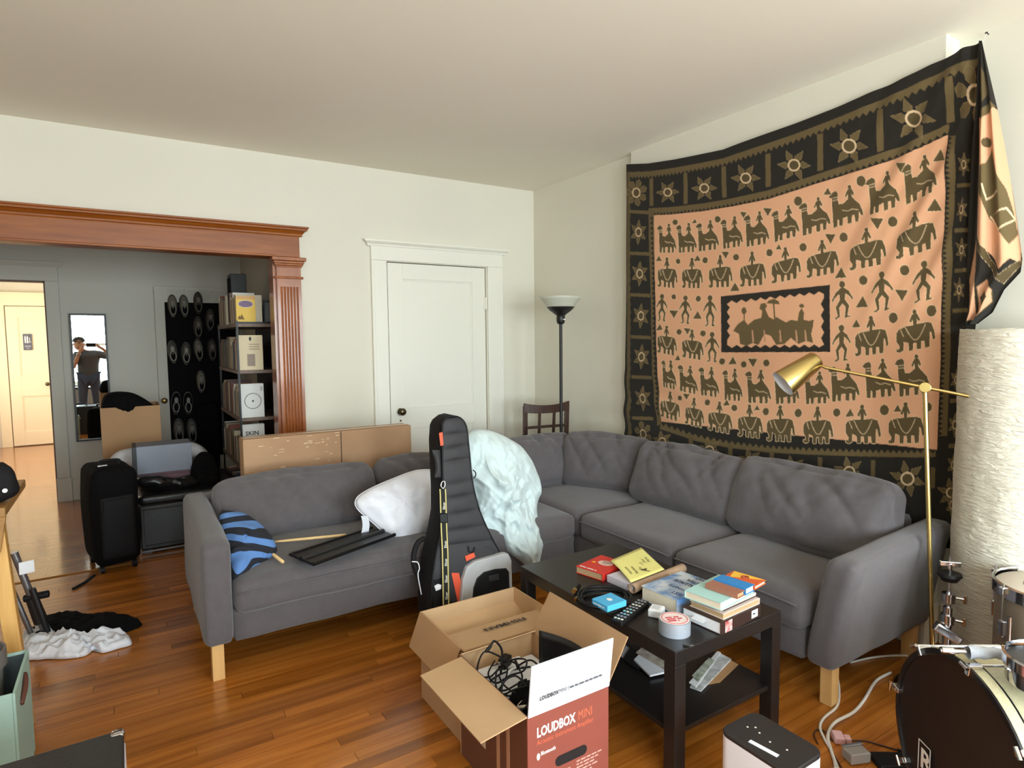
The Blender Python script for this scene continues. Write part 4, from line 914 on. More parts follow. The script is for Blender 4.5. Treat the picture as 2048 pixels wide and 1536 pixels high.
for b in ((1317, 1357, 515, 576), (1365, 1408, 516, 577), (1419, 1468, 510, 576), (1482, 1535, 502, 574), (1545, 1604, 491, 566), (1614, 1680, 476, 555), (1701, 1775, 451, 540), (1795, 1874, 415, 516),
          (1317, 1357, 650, 711), (1366, 1409, 658, 720), (1711, 1780, 630, 712), (1795, 1873, 615, 704), (1323, 1363, 780, 842), (1372, 1411, 793, 855), (1418, 1467, 801, 867), (1477, 1528, 808, 876), (1535, 1593, 811, 883), (1609, 1669, 813, 887), (1692, 1764, 810, 887), (1778, 1852, 804, 887)):
    fig([ELE, ERID], b, (.48, .05), 0.055, EARC)
for b in ((1315, 1338, 588, 644), (1361, 1386, 591, 649), (1409, 1436, 591, 653), (1666, 1708, 561, 639), (1745, 1788, 541, 625), (1826, 1873, 518, 607), (1412, 1440, 664, 725), (1666, 1703, 649, 724)):
    fig([MAN], b, (.5, .085), 0.085)
for x, y, r in ((1353, 445, 5.5), (1437, 439, 6.5), (1599, 403, 9), (1725, 363, 10), (1358, 523, 5), (1412, 521, 6), (1475, 515, 6.5), (1542, 506, 7), (1608, 495, 8), (1689, 475, 9), (1788, 444, 10), (1350, 594, 5), (1399, 598, 5.5), (1729, 561, 9), (1811, 541, 10), (1361, 664, 5.5), (1408, 667, 6), (1446, 723, 6.5), (1490, 729, 6.5), (1536, 726, 7), (1789, 636, 10), (1865, 622, 11), (1362, 796, 5), (1417, 805, 6), (1471, 816, 6.5), (1534, 823, 7), (1599, 826, 8), (1676, 825, 8), (1771, 820, 10), (1858, 814, 9)):
    dye.fill([disc(x, y, r*0.92, r*1.05)], OLIVE*0.8, CREAM, 2)
def tri(x, y, s, up=1): dye.fill([[(x-s, y+s*up*0.8), (x+s, y+s*up*0.7), (x+s*0.1, y-s*up)]], OLIVE*0.8, CREAM, 2)
for x, y, s, u in ((1391, 443, 5, 1), (1320, 518, 6, 1), (1396, 517, 7, 1), (1472, 575, 10, 1), (1657, 384, 8, 1), (1560, 495, 6, 1), (1684, 547, 12, 1), (1880, 312, 14, 1), (1871, 412, 14, 1), (1726, 605, 13, 1), (1397, 631, 9, 1), (1322, 655, 7, 1), (1358, 716, 6, 1), (1467, 722, 9, 1), (1714, 648, 9, 1), (1489, 430, 7, -1), (1538, 424, 9, -1), (1453, 510, 8, -1), (1804, 335, 11, -1), (1757, 447, 13, -1), (1662, 477, 11, -1), (1350, 628, 9, -1), (1805, 590, 13, -1), (1508, 725, 10, -1), (1377, 662, 7, -1), (1455, 806, 7, 1), (1516, 816, 6, 1), (1702, 826, 9, 1), (1797, 817, 8, 1), (1375, 793, 7, -1)): tri(x, y, s, u)
# centre panel
ctop = lambda x: lerp(593, 570, (x-1444)/218); cbot = lambda x: lerp(705, 704, (x-1444)/218)
dye.fill([[(1444, ctop(1444)), (1662, ctop(1662)), (1662, 704), (1444, 705)]], INK*1.2)
q = []; n = 20
for k in range(n+1): x = lerp(1456, 1650, k/n); q.append((x, ctop(x)+(11 if k % 2 else 17)))
for k in range(1, 9): q.append((1650-(0 if k % 2 else 6), lerp(ctop(1650)+14, 688, k/9)))
for k in range(n+1): x = lerp(1650, 1456, k/n); q.append((x, cbot(x)-(9 if k % 2 else 15)))
for k in range(1, 9): q.append((1456+(0 if k % 2 else 6), lerp(690, ctop(1456)+14, k/9)))
dye.fill([q], PEACH, OLIVE, 1)
blob = [(1468, 662), (1478, 648), (1490, 640), (1498, 650), (1510, 640), (1525, 636), (1527, 622), (1521, 617), (1524, 608), (1532, 606), (1537, 612), (1533, 618), (1540, 634), (1552, 640), (1556, 634), (1562, 638), (1575, 645), (1585, 640), (1598, 642), (1601, 625), (1606, 616), (1611, 626), (1610, 640), (1620, 642), (1630, 640), (1628, 655), (1625, 668), (1628, 686), (1615, 682), (1600, 688), (1585, 676), (1572, 688), (1556, 690), (1545, 672), (1532, 668), (1520, 690), (1508, 686), (1495, 692), (1482, 688), (1480, 668)]
dye.fill([blob, disc(1490, 622, 5, 7), [(1489, 622), (1491, 622), (1492, 645), (1490, 645)], [(1535, 607), (1540, 601), (1550, 598), (1560, 603), (1562, 609)], [(1548, 605), (1551, 605), (1554, 640), (1551, 640)], disc(1606, 612, 5, 4)], OLIVE*0.95)
for x in (1506, 1530, 1562, 1594, 1612): dye.fill([[(x, 660), (x+2, 660), (x+5, 684), (x+1, 684)]], PEACH*0.75)

XT = XBR - 0.018
def relief(X, Y):
    k = np.clip((X-1640)/220, 0, 1)*np.clip((740-Y)/260, 0, 1)
    q = X*0.88+Y*0.47
    r = k*0.008*(np.sin(q/11.5)+0.55*np.sin(q/6.3+1.3))
    r += 0.004*np.sin(X/38+Y/90)*np.sin(Y/70+1)
    m = np.clip((1420-X)/150, 0, 1)*np.clip((Y-700)/120, 0, 1); r += m*0.009*np.sin(X/13-Y/10)
    r += np.clip((X-1900)/60, 0, 1)*0.012*np.sin(X/6.5)
    return 0.010 + r
def cloth_mesh(name, X, Y, off, colour, mat_, par):
    """grid of photo directions cast on the wall plane, then lifted by off (metres towards the room)"""
    nv, nu = X.shape
    D = np.stack([FW[i] + RT[i]*((X-CX)/FPX) - UP[i]*((Y-CY)/FPX) for i in range(3)], -1)
    t = XT/D[..., 0:1]; P = np.array(CAM) + D*t; P[..., 0] -= off
    P = P.reshape(-1, 3); org = ORG[par.name]; P -= np.array(org)
    idx = np.arange(nu*nv).reshape(nv, nu); F = np.stack([idx[:-1, :-1], idx[:-1, 1:], idx[1:, 1:], idx[1:, :-1]], -1).reshape(-1, 4)
    me = bpy.data.meshes.new(name); me.vertices.add(len(P)); me.vertices.foreach_set('co', P.ravel())
    me.loops.add(F.size); me.loops.foreach_set('vertex_index', F.ravel()); me.polygons.add(len(F)); me.polygons.foreach_set('loop_start', np.arange(0, F.size, 4)); me.polygons.foreach_set('loop_total', np.full(len(F), 4))
    me.update(calc_edges=True); me.validate()
    ca = me.attributes.new('dye', 'FLOAT_COLOR', 'POINT'); ca.data.foreach_set('color', np.concatenate([colour.reshape(-1, 3), np.ones((len(P), 1))], 1).ravel())
    me.polygons.foreach_set('use_smooth', np.ones(len(F), bool)); me.materials.append(mat_)
    o = bpy.data.objects.new(name, me); COL.objects.link(o); o.parent = par; ORG[o.name] = org; return o
m_dye = Mattr('dyed_cotton', 0.9, 0.25, 700, 0.1)
tp = thing('wall_tapestry', 'peach and black cotton tapestry with rows of elephants and camels, hung from its top corners', 'tapestry', (XT, 2.3, 0.6))
nu, nv = 620, 560
Sg, Tg = np.meshgrid(np.linspace(0, 1, nu), np.linspace(0, 1, nv))
xl = np.interp(Tg, [0, 0.35, 0.7, 1], [1255, 1255, 1251, 1248]); xr = np.interp(Tg, [0, 0.25, 0.55, 1], [1968, 1966, 1952, 1902])
X = xl + (xr-xl)*Sg
yt = np.interp(X, [p[0] for p in TOP], [p[1] for p in TOP]); yb_ = np.interp(X, [1250, 1420, 1650, 1902], [985, 1020, 1062, 1096])
Y = yt + (yb_-yt)*Tg
cloth_mesh('cotton_cloth', X, Y, relief(X, Y), dye.at(X, Y), m_dye, tp)
# the loose corner that folds over and hangs from the nail
d2 = Dye(1925, 75, 2060, 660, 3)
d2.fill([[(1966, 240), (1990, 212), (2003, 225), (2020, 330), (2046, 500), (2046, 528), (2030, 518), (2012, 540), (1994, 512), (1972, 490), (1966, 470)]], PEACH)
d2.fill([[(1968, 236), (1990, 205), (1998, 216), (1985, 232), (1970, 252)]], OLIVE); d2.fill([disc(1986, 290, 7, 10)], OLIVE*0.8)
d2.fill([[(1968, 340), (1985, 330), (1995, 300), (2006, 350), (2020, 380), (2030, 420), (2040, 470), (2028, 490), (2010, 460), (1990, 440), (1978, 400), (1968, 385)]], OLIVE)
for a, b, c_ in (((1978, 372), (1986, 402), (2008, 385)), ((1990, 436), (2022, 418), (2034, 440)), ((1990, 436), (2010, 462), (2034, 440))):
    d2.fill([[a, (a[0]+3, a[1]-1), (b[0]+1, b[1]-2), (c_[0], c_[1]-2), (c_[0], c_[1]+2), (b[0], b[1]+3)]], CREAM)
zz = [(1966, 472), (1975, 492), (1984, 500), (1992, 520), (2002, 532), (2012, 552), (2024, 540), (2034, 528), (2046, 520), (2046, 530), (2034, 545), (2014, 568), (2000, 550), (1988, 530), (1976, 512), (1966, 496)]
d2.fill([zz], OLIVE*0.7, CREAM*0.8, 2)
d2.fill([[(1944, 560), (1952, 520), (1962, 480), (1964, 560), (1962, 640), (1946, 642)]], PEACH*0.9, OLIVE, 3)
d2.fill([[(1968, 575), (1984, 560), (1996, 580), (1992, 604), (1976, 625), (1968, 632)]], PEACH*0.9, OLIVE*0.8, 4); d2.fill([[(1970, 596), (1982, 582), (1988, 594), (1978, 612)]], OLIVE*0.5)
d2.fill([[(1968, 130), (1976, 150), (1984, 190), (1975, 215), (1968, 190)]], OLIVE*0.8)
Sg, Tg = np.meshgrid(np.linspace(0, 1, 90), np.linspace(0, 1, 260))
LY = [85, 210, 300, 450, 560, 648]; lx_ = [1964, 1960, 1954, 1944, 1938, 1940]; RY = [85, 215, 400, 520, 545, 580, 625, 648]; rx_ = [1970, 1999, 2031, 2049, 2046, 2014, 1992, 1962]
Y = 85 + Tg*563 + 0*Sg
X = np.interp(Y, LY, lx_) + (np.interp(Y, RY, rx_)-np.interp(Y, LY, lx_))*Sg
amp_ = np.clip((Y-85)/200, 0, 1)
off = 0.03 + amp_*(0.035*np.sin(pi*Sg) + 0.016*np.sin(Sg*15+Y/160))
cloth_mesh('hanging_corner', X, Y, off, d2.at(X, Y), m_dye, tp)
nl = px(1973, 66, XT+0.10)
make('hanging_string', G().tube(spl([px(1967, 84, XT-0.03), px(1969, 76, XT+0.02), nl], 4), 0.0012, 5), m_paper, tp)
t = one('wall_nail', 'small nail high on the wall holding the tapestry corner', 'nail', G().cyl(nl, nl+V(0.024, 0, 0), 0.002, n=8).cyl(nl, nl-V(0.002, 0, 0), 0.005, n=10), m_blackmetal)

# ---------------------------------------------------------------- torchiere
lx, ly = 2.895, 3.86
t = thing('torchiere_lamp', 'black torchiere floor lamp with a frosted glass bowl in the room corner', 'lamp', (lx, ly, 0))
make('pole', G().cyl((lx, ly, 0.02), (lx, ly, 1.60), 0.0125, n=14), m_black, t, smooth=True, ang=40)
make('base', G().lathe([(0.125, 0), (0.125, 0.012), (0.11, 0.022), (0.02, 0.03)], (lx, ly, 0), 32), m_black, t, smooth=True, ang=40)
make('socket_cup', G().lathe([(0.022, 1.575), (0.032, 1.59), (0.034, 1.62), (0.032, 1.64), (0.05, 1.655), (0.085, 1.68), (0.108, 1.705), (0.108, 1.708), (0.03, 1.66)], (lx, ly, 0), 32), m_black, t, smooth=True)
make('switch', G().cyl((lx, ly-0.034, 1.61), (lx, ly-0.052, 1.61), 0.006, n=10), m_paper, t)
m_frost = M('frosted_glass', (222, 222, 206), 0.45, trans=0.25)
make('glass_bowl', G().lathe([(0.104, 1.705), (0.125, 1.735), (0.15, 1.765), (0.165, 1.785), (0.162, 1.787), (0.146, 1.766), (0.12, 1.737), (0.098, 1.708)], (lx, ly, 0), 40, cap0=False, cap1=False), m_frost, t, smooth=True)
make('bulb', G().lathe([(0.013, 1.655), (0.015, 1.69), (0.027, 1.72), (0.03, 1.735), (0.024, 1.755), (0.008, 1.763)], (lx, ly, 0), 20), m_frost, t, smooth=True)

# ---------------------------------------------------------------- brass reading lamp
J = px(1850, 775, 2.757); base = V(J.x, J.y, 0)
Pfoot = pz(1867, 1385, 0)
t = thing('brass_floor_lamp', 'brass reading floor lamp with a tapered shade on a swing arm beside the sofa', 'lamp', Pfoot)
make('pole', G().cyl(Pfoot+V(0, 0, 0.01), J, 0.0088, n=16), m_brass, t, smooth=True, ang=40)
make('base', G().lathe([(0.14, 0), (0.14, 0.014), (0.13, 0.02), (0.015, 0.024)], Pfoot, 36), m_brass, t, smooth=True, ang=40)
E1 = px(1650, 735, 2.60); dv = (E1-J).normalized(); E0 = J - dv*0.0
# counterweight side reaches the pixel (2014, 803)
best = min((abs((lambda p: CX+FPX*((p-CAM).dot(RT))/((p-CAM).dot(FW)))(J-dv*s)-2014), s) for s in [k*0.005 for k in range(20, 160)])[1]
make('swing_arm', G().cyl(J-dv*best, E1, 0.007, n=14), m_brass, t, smooth=True, ang=40)
ax = dv.cross(V(0, 0, 1)).normalized(); camd = (CAM-J).normalized()
make('pivot_joint', G().cyl(J-camd*0.014, J+camd*0.016, 0.021, n=24), m_brass, t, bev=0.002)
# shade: tapered cylinder, wide mouth towards the lower left
mouth = px(1580, 757, 2.50); top = px(1634, 718, 2.60); sd = (top-mouth).normalized(); mouth = top - sd*0.185
def cone(r0, r1, ext0=0, ext1=0, n=40):
    g = G(); u, w = g.frame(sd); rg = lambda p, r: [p+(u*cos(2*pi*i/n)+w*sin(2*pi*i/n))*r for i in range(n)]
    return g, rg
g, rg = cone(0, 0); g.loft([rg(mouth, 0.062), rg(top-sd*0.006, 0.040), rg(top, 0.034)], False, True); sh = make('shade', g, m_brass, t, smooth=True, ang=40)
g, rg = cone(0, 0); g.loft([rg(mouth-sd*0.0005, 0.0622), rg(mouth-sd*0.0005, 0.0598), rg(top-sd*0.02, 0.038)], False, True); make('shade_lining', g, M('white_enamel', (226, 228, 236), 0.45), t, smooth=True, ang=40)
make('lamp_bulb', G().lathe([(0.012, 0), (0.016, 0.02), (0.026, 0.05), (0.02, 0.072), (0.004, 0.08)], top-sd*0.03, 20, (-sd).to_track_quat('Z', 'Y').to_matrix()), M('bulb_glass', (236, 236, 240), 0.25), t, smooth=True)
make('shade_joint', G().tube([E1, (E1*0.5 + (top-sd*0.02)*0.5), top-sd*0.03], 0.006, 8), m_brass, t)
# ---------------------------------------------------------------- tall paper lamp
cxp, cyp, rp2 = 2.985, 0.975, 0.197
m_pap, nt, b = nodemat('crinkled_rice_paper'); N, L = nt.nodes, nt.links
b.inputs['Base Color'].default_value = lin((218, 211, 194)); b.inputs['Roughness'].default_value = 0.75
tc = N.new('ShaderNodeTexCoord'); mp = N.new('ShaderNodeMapping'); mp.inputs['Scale'].default_value = (14, 14, 60); no = N.new('ShaderNodeTexNoise'); no.inputs['Scale'].default_value = 1.3; no.inputs['Detail'].default_value = 6; no.inputs['Distortion'].default_value = 1.5
bpn = N.new('ShaderNodeBump'); bpn.inputs['Strength'].default_value = 0.9; bpn.inputs['Distance'].default_value = 0.012
L.new(tc.outputs['Object'], mp.inputs[0]); L.new(mp.outputs[0], no.inputs['Vector']); L.new(no.outputs[0], bpn.inputs['Height']); L.new(bpn.outputs[0], b.inputs['Normal'])
b.inputs['Subsurface Weight'].default_value = 0.0
t = thing('paper_column_lamp', 'tall white crinkled paper column lamp standing by the wall beside the tapestry', 'lamp', (cxp, cyp, 0))
def pcol(u, v):
    a = 2*pi*u; z = 0.135+1.347*v; r = rp2 + 0.004*noise.noise(V(cos(a)*3, sin(a)*3, z*5)) + 0.003*noise.noise(V(cos(a)*6, sin(a)*6, z*30)); return V(cxp+r*cos(a), cyp+r*sin(a), z + (0.006*noise.noise(V(cos(a)*4, sin(a)*4, 9)) if v in (0, 1) else 0))
make('paper_shade', G().grid(pcol, 72, 110), m_pap, t, smooth=True, solid=0.0015)
make('inner_rod', G().cyl((cxp, cyp, 0.02), (cxp, cyp, 1.2), 0.01, n=10), m_black, t)
make('base_plate', G().lathe([(0.15, 0), (0.15, 0.012), (0.02, 0.02)], (cxp, cyp, 0), 28), m_black, t)
for k in range(3):
    a = 2*pi*k/3+0.6; make('strut', G().cyl((cxp, cyp, 0.137), (cxp+0.19*cos(a), cyp+0.19*sin(a), 0.137), 0.004, n=8), m_blackmetal, t)

# ---------------------------------------------------------------- coffee table
TX0, TX1, TY0, TY1, TZ = 1.456, 2.012, 1.336, 2.25, 0.45
t = thing('coffee_table', 'low black-brown coffee table with a lower shelf in front of the sofa', 'table', ((TX0+TX1)/2, (TY0+TY1)/2, 0))
make('table_top', G().bx(TX0, TY0, TZ-0.05, TX1, TY1, TZ), m_lack, t, bev=0.0025)
for x in (TX0, TX1-0.05):
    for y in (TY0, TY1-0.05): make('leg', G().bx(x, y, 0, x+0.05, y+0.05, TZ-0.05), m_lack, t, bev=0.002)
make('shelf', G().bx(TX0+0.012, TY0+0.012, 0.155, TX1-0.012, TY1-0.012, 0.172), m_lack, t, bev=0.0015)

def quad_frame(a, b, c):
    """three top corners: a-b near edge, c far corner on b's side -> origin, unit axes, width, depth"""
    a, b, c = Vector(a), Vector(b), Vector(c); u = (b-a); w = u.length; u.normalize(); v = V(-u.y, u.x, 0)
    if v.dot(c-b) < 0: v = -v
    return a, u, v, w, abs((c-b).dot(v))
def book(label, a, u, v, w, d, z0, h, cover, pages, spine='far', cat='book', group=None, thk=0.0025, name='book'):
    """book lying flat: cover boards and spine round a page block; spine on one of near/far/left/right"""
    t = thing(name, label, cat, a + u*w/2 + v*d/2 + V(0, 0, z0-a.z), group)
    R = Matrix((u, v, V(0, 0, 1))).transposed(); o = V(a.x, a.y, z0)
    i = 0.004
    px0, px1, py0, py1 = i, w-i, i, d-i
    if spine == 'near': py0 = thk
    if spine == 'far': py1 = d-thk
    if spine == 'left': px0 = thk
    if spine == 'right': px1 = w-thk
    make('front_cover', G().bx(0, 0, h-thk, w, d, h, R, o), cover, t, bev=0.0008)
    make('back_cover', G().bx(0, 0, 0, w, d, thk, R, o), cover, t, bev=0.0008)
    sp = {'near': (0, 0, w, thk), 'far': (0, d-thk, w, d), 'left': (0, 0, thk, d), 'right': (w-thk, 0, w, d)}[spine]
    make('spine', G().bx(sp[0], sp[1], thk, sp[2], sp[3], h-thk, R, o), cover, t)
    make('page_block', G().bx(px0, py0, thk, px1, py1, h-thk, R, o), pages, t)
    return t
def book_px(label, p, zt, h, cover, pages, spine, **k):
    a, u, v, w, d = quad_frame(*[pz(x, y, zt) for x, y in p]); return book(label, a, u, v, w, d, zt-h, h, cover, pages, spine, **k), (a, u, v, w, d)
z0 = TZ+0.0006
# red paperback with an oval badge
m_rb = M('red_cover', (206, 48, 40), 0.45)
tb, (a, u, v, w, d) = book_px('red paperback with a pale oval badge on the coffee table', [(1151, 1132), (1205, 1149), (1228, 1117)], z0+0.030, 0.030, m_rb, m_tan, 'right')
o = a + V(0, 0, 0.0012)
make('badge', G().prism([o+u*(w*0.55+0.036*cos(k*pi/10))+v*(d*0.6+0.028*sin(k*pi/10)) for k in range(20)], (0, 0, 0.0006)), M('pale_badge', (226, 190, 178), 0.5), tb)
make('orange_emblem', G().prism([o+V(0, 0, 0.0004)+u*(w*0.22+0.009*cos(k*pi/6))+v*(d*0.48+0.008*sin(k*pi/6)) for k in range(12)], (0, 0, 0.0006)), M('orange_spot', (240, 170, 40), 0.5), tb)
m_ink = M('cover_ink', (52, 34, 34), 0.6)
for k in range(3): make('badge_text_line', G().hexa([o+V(0, 0, 0.0008)+u*(w*0.55+s*0.022*(1-0.2*k))+v*(d*0.6+0.012-0.012*k+e) + V(0, 0, q) for q in (0, 0.0004) for s, e in ((-1, 0), (1, 0), (1, 0.003), (-1, 0.003))]), m_ink, tb)
print_lines(m_wp, tb, o+u*0.014+v*0.010+V(0, 0, 0.0004), u, v, [0.085], 0.01, 0.007, 5)
# yellow covered music book, cover lifting
m_yel = M('pale_yellow_cover', (240, 232, 146), 0.55); m_lav = M('grey_lavender_pages', (196, 190, 200), 0.85)
zt = z0+0.032
A_, B_, C_, D_ = [pz(x, y, zt) for x, y in ((1214, 1148), (1262, 1168), (1330, 1141), (1282, 1098))]
tb = thing('music_book', 'thick book with a pale yellow cover and big letter A on the coffee table', 'book', (A_+C_)/2-V(0, 0, 0.03))
a, u, v, w, d = quad_frame(A_, B_, C_)
R = Matrix((u, v, V(0, 0, 1))).transposed()
make('page_block', G().bx(0.0, 0.0, 0, w*1.05, d*0.92, 0.028, R, V(a.x, a.y, z0)), m_lav, tb)
Pc = [pz(1221, 1121, zt+0.012), pz(1262, 1165, zt+0.004), pz(1329, 1139, zt+0.004), pz(1282, 1095, zt+0.004)]
def cov(s, q): 
    p = Pc[0].lerp(Pc[1], s).lerp(Pc[3].lerp(Pc[2], s), q); return p + V(0, 0, 0.008*sin(pi*s)*(1-q)*0.6)
make('cover', G().grid(cov, 10, 10), m_yel, tb, solid=0.0012, smooth=True)
yx = (Pc[0]-Pc[1]).normalized(); yy = -(Pc[3]-Pc[0]).normalized(); N_ = V(0, 0, 0.0105)
# writing reads from the far side of the table
def ctext(s, q, txt, size, bold=0.0): lettering('cover_lettering', txt, m_ink, tb, cov(s, q)+V(0, 0, 0.003), (Pc[1]-Pc[0]).normalized()*-1, (Pc[3]-Pc[0]).normalized()*-1, size, bold)
ctext(0.80, 0.20, 'Heinrich', 0.021); ctext(0.86, 0.34, 'Neuhaus', 0.021); ctext(0.78, 0.50, 'The', 0.018); ctext(0.90, 0.62, 'A', 0.046, 0.0006); ctext(0.66, 0.62, 'rt of', 0.017); ctext(0.60, 0.74, 'Piano', 0.019); ctext(0.62, 0.86, 'Playing', 0.019)
# rolled brown paper tube
pa, pb = pz(1264, 1178, z0+0.02), pz(1366, 1136, z0+0.02)
t = thing('rolled_brown_paper', 'rolled tan paper tube between the yellow book and the thick blue book', 'paper roll', (pa+pb)/2)
def spiral(s, q):
    an = q*2*pi*2.1; r = 0.019-0.0035*q*2.1/2; p = pa.lerp(pb, s); dd = (pb-pa).normalized(); uu = V(-dd.y, dd.x, 0)
    return p + uu*r*cos(an) + V(0, 0, r*sin(an))
make('roll', G().grid(spiral, 12, 50), M('tan_wrapping_paper', (176, 146, 120), 0.75, var=0.18, vscale=30), t, smooth=True, solid=0.0012)
# thick blue novel
m_bl = M('sky_cover', (88, 132, 186), 0.5, col2=(206, 214, 222), vscale=16)
tb, (a, u, v, w, d) = book_px('thick paperback novel with a cloudy blue cover on the coffee table', [(1282, 1171), (1354, 1201), (1404, 1157)], z0+0.056, 0.056, m_bl, m_pages, 'right')
o = a+V(0, 0, 0.0006)
for k, (tx, q, s) in enumerate((('DAVID', 0.82, 0.030), ('FOSTER', 0.66, 0.030), ('WALLACE', 0.50, 0.030))):
    lettering('author_lettering', tx, m_dp, tb, o+u*(w*0.93)+v*(d*(0.98-0.165*k)), -u, -v, 0.030, 0.0006, sx=0.86)
lettering('title_lettering', 'INFINITE', M('title_blue', (30, 70, 130), 0.5), tb, o+u*(w*0.93)+v*(d*0.42), -u, -v, 0.026, 0.0004)
lettering('title_lettering', 'JEST', MATS['title_blue'], tb, o+u*(w*0.93)+v*(d*0.24), -u, -v, 0.030, 0.0004)
# stack of books on the right
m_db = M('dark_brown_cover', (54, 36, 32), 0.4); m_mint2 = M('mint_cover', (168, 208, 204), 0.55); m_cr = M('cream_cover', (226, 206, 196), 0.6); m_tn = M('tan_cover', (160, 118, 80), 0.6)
s1, f1 = book_px('large dark brown book at the bottom of the table stack, white pages facing out', [(1364, 1213), (1442, 1246), (1520, 1209)], z0+0.044, 0.044, m_db, m_paper, 'right')
a, u, v, w, d = f1
make('spine_label', G().hexa([a+u*(w+0.0003+q)+v*(d*s)+V(0, 0, z) for z in (-0.036, -0.008) for q, s in ((0, 0.76), (0.0006, 0.76), (0.0006, 0.92), (0, 0.92))]), m_paper, s1, bev=0)
make('spine_portrait', G().hexa([a+u*(w+0.0003+q)+v*(d*s)+V(0, 0, z) for z in (-0.042, -0.003) for q, s in ((0, 0.1), (0.0006, 0.1), (0.0006, 0.27), (0, 0.27))]), M('portrait_patch', (214, 196, 190), 0.6, col2=(170, 60, 60), vscale=60), s1)
print_lines(m_dp, s1, a+u*(w+0.0012)+v*(d*0.79)+V(0, 0, -0.024), v, (0, 0, 1), [0.018], 0.01, 0.005, 8)
z1 = z0+0.0446
s2, f2_ = book_px('tan edged paperback second from the bottom of the table stack', [(1379, 1200), (1447, 1228), (1506, 1191)], z1+0.022, 0.022, m_cr, m_tan, 'far')
z2 = z1+0.0226
s2b, _ = book_px('thin dark magazine pinched between two paperbacks in the table stack', [(1382, 1193), (1448, 1219), (1507, 1186)], z2+0.006, 0.006, m_db, m_tan, 'far', cat='magazine', name='magazine')
z3 = z2+0.0066
s3, f3 = book_px('pale pink paperback under the mint green book in the table stack', [(1378, 1189), (1444, 1215), (1502, 1181)], z3+0.012, 0.012, m_cr, m_pages, 'far')
z4 = z3+0.0126
s4, f4 = book_px('mint green hardback with white page edges near the top of the table stack', [(1369, 1180), (1442, 1206), (1503, 1169)], z4+0.028, 0.028, m_mint2, m_pages, 'left')
z5 = z4+0.0286
a, u, v, w, d = f4
def small(label, s, q, w_, d_, h, cov_, pg, rot=0.0, zz=z5, spine='near', name='book', cat='book'):
    uu = (Rz(rot) @ u); vv = (Rz(rot) @ v); return book(label, Vector((a+u*(w*s)+v*(d*q)).xy.to_3d()), uu, vv, w_, d_, zz, h, cov_, pg, spine, name=name, cat=cat)
small('small brown pocket book lying on the mint green hardback', 0.28, 0.30, 0.125, 0.05, 0.018, M('brick_brown_cover', (158, 104, 82), 0.6), m_tan)
small('small bright blue pocket book lying on the mint green hardback', 0.30, 0.52, 0.125, 0.06, 0.024, M('bright_blue_cover', (48, 132, 198), 0.45), m_pages)
tb = small('orange and yellow illustrated paperback on top of the table stack', 0.28, 0.80, 0.125, 0.085, 0.014, M('orange_cover', (216, 96, 52), 0.45), m_pages, 0.03)
uu, vv = Rz(0.03) @ u, Rz(0.03) @ v; q0 = Vector((a+u*(w*0.28)+v*(d*0.80)).xy.to_3d())+V(0, 0, z5+0.0142)
make('yellow_triangle', G().prism([q0+uu*0.02+vv*0.02, q0+uu*0.12+vv*0.08, q0+uu*0.004+vv*0.08], (0, 0, 0.0006)), M('yellow_art', (240, 190, 70), 0.5), tb)
make('red_scroll', G().tube([q0+uu*(0.06+0.016*cos(k*0.8)*(1-k/14))+vv*(0.05+0.016*sin(k*0.8)*(1-k/14))+V(0, 0, 0.001) for k in range(12)], 0.0025, 6), M('red_art', (150, 50, 30), 0.5), tb)
one('folded_bookmark', 'white slip of paper sticking out of the dark brown book at the stack base', 'paper', G().hexa([p for z in (0.0, 0.0008) for p in (f1[0]+f1[1]*0.05+f1[2]*-0.016+V(0, 0, -0.02+z), f1[0]+f1[1]*0.10+f1[2]*-0.016+V(0, 0, -0.02+z), f1[0]+f1[1]*0.10+f1[2]*0.003+V(0, 0, -0.018+z), f1[0]+f1[1]*0.05+f1[2]*0.003+V(0, 0, -0.018+z))]), m_paper)
# coiled cable with a blue box on it
cc = pz(1208, 1206, z0); 
t = thing('coiled_cable', 'thick black audio cable coiled on the coffee table under a small blue box', 'cable', cc)
pts = []
for k in range(0, 26*5):
    an = 2*pi*k/26; lay = k/26; r = 0.098+0.008*sin(lay*2.3)+0.004*sin(an*3+lay); pts.append(cc + V(r*cos(an), r*0.92*sin(an), 0.006+0.0065*min(lay, 3.2)+0.002*sin(an*2+lay*4)))
make('cord', G().tube(pts, 0.0048, 7), m_rubber, t, smooth=True)
for k, (x, y) in enumerate(((1148, 1182), (1152, 1200))):
    e = pz(x, y, z0+0.012); make('plug', G().cyl(e, e+V(0.05, 0.03-0.02*k, 0), 0.009, n=12), m_rubber, t, smooth=True, ang=40); make('plug_tip', G().cyl(e-V(0.004, 0.002, 0), e+V(0.012, 0.006, 0), 0.0095, n=12), M('gold_plug', (206, 184, 128), 0.25, 1.0), t, smooth=True, ang=40)
a, u, v, w, d = quad_frame(pz(1184, 1197, z0+0.05), pz(1215, 1213, z0+0.05), pz(1240, 1194, z0+0.05))
t = thing('small_blue_carton', 'small light blue printed carton sitting on the coiled black cable', 'box', a+u*w/2+v*d/2-V(0, 0, 0.022))
m_lb = M('cyan_carton', (78, 172, 220), 0.45)
make('carton', G().bx(0, 0, 0, w, d, 0.022, Matrix((u, v, V(0, 0, 1))).transposed(), a-V(0, 0, 0.022)), m_lb, t, bev=0.001)
make('white_print', G().prism([a+u*(w*0.52+0.012*cos(k*pi/6))+v*(d*0.5+0.010*sin(k*pi/6))+V(0, 0, 0.0004) for k in range(12)], (0, 0, 0.0004)), m_wp, t)
print_lines(m_wp, t, a+u*0.008-v*0.0008+V(0, 0, -0.014), u, (0, 0, 1), [w*0.7], 0.01, 0.004, 6)
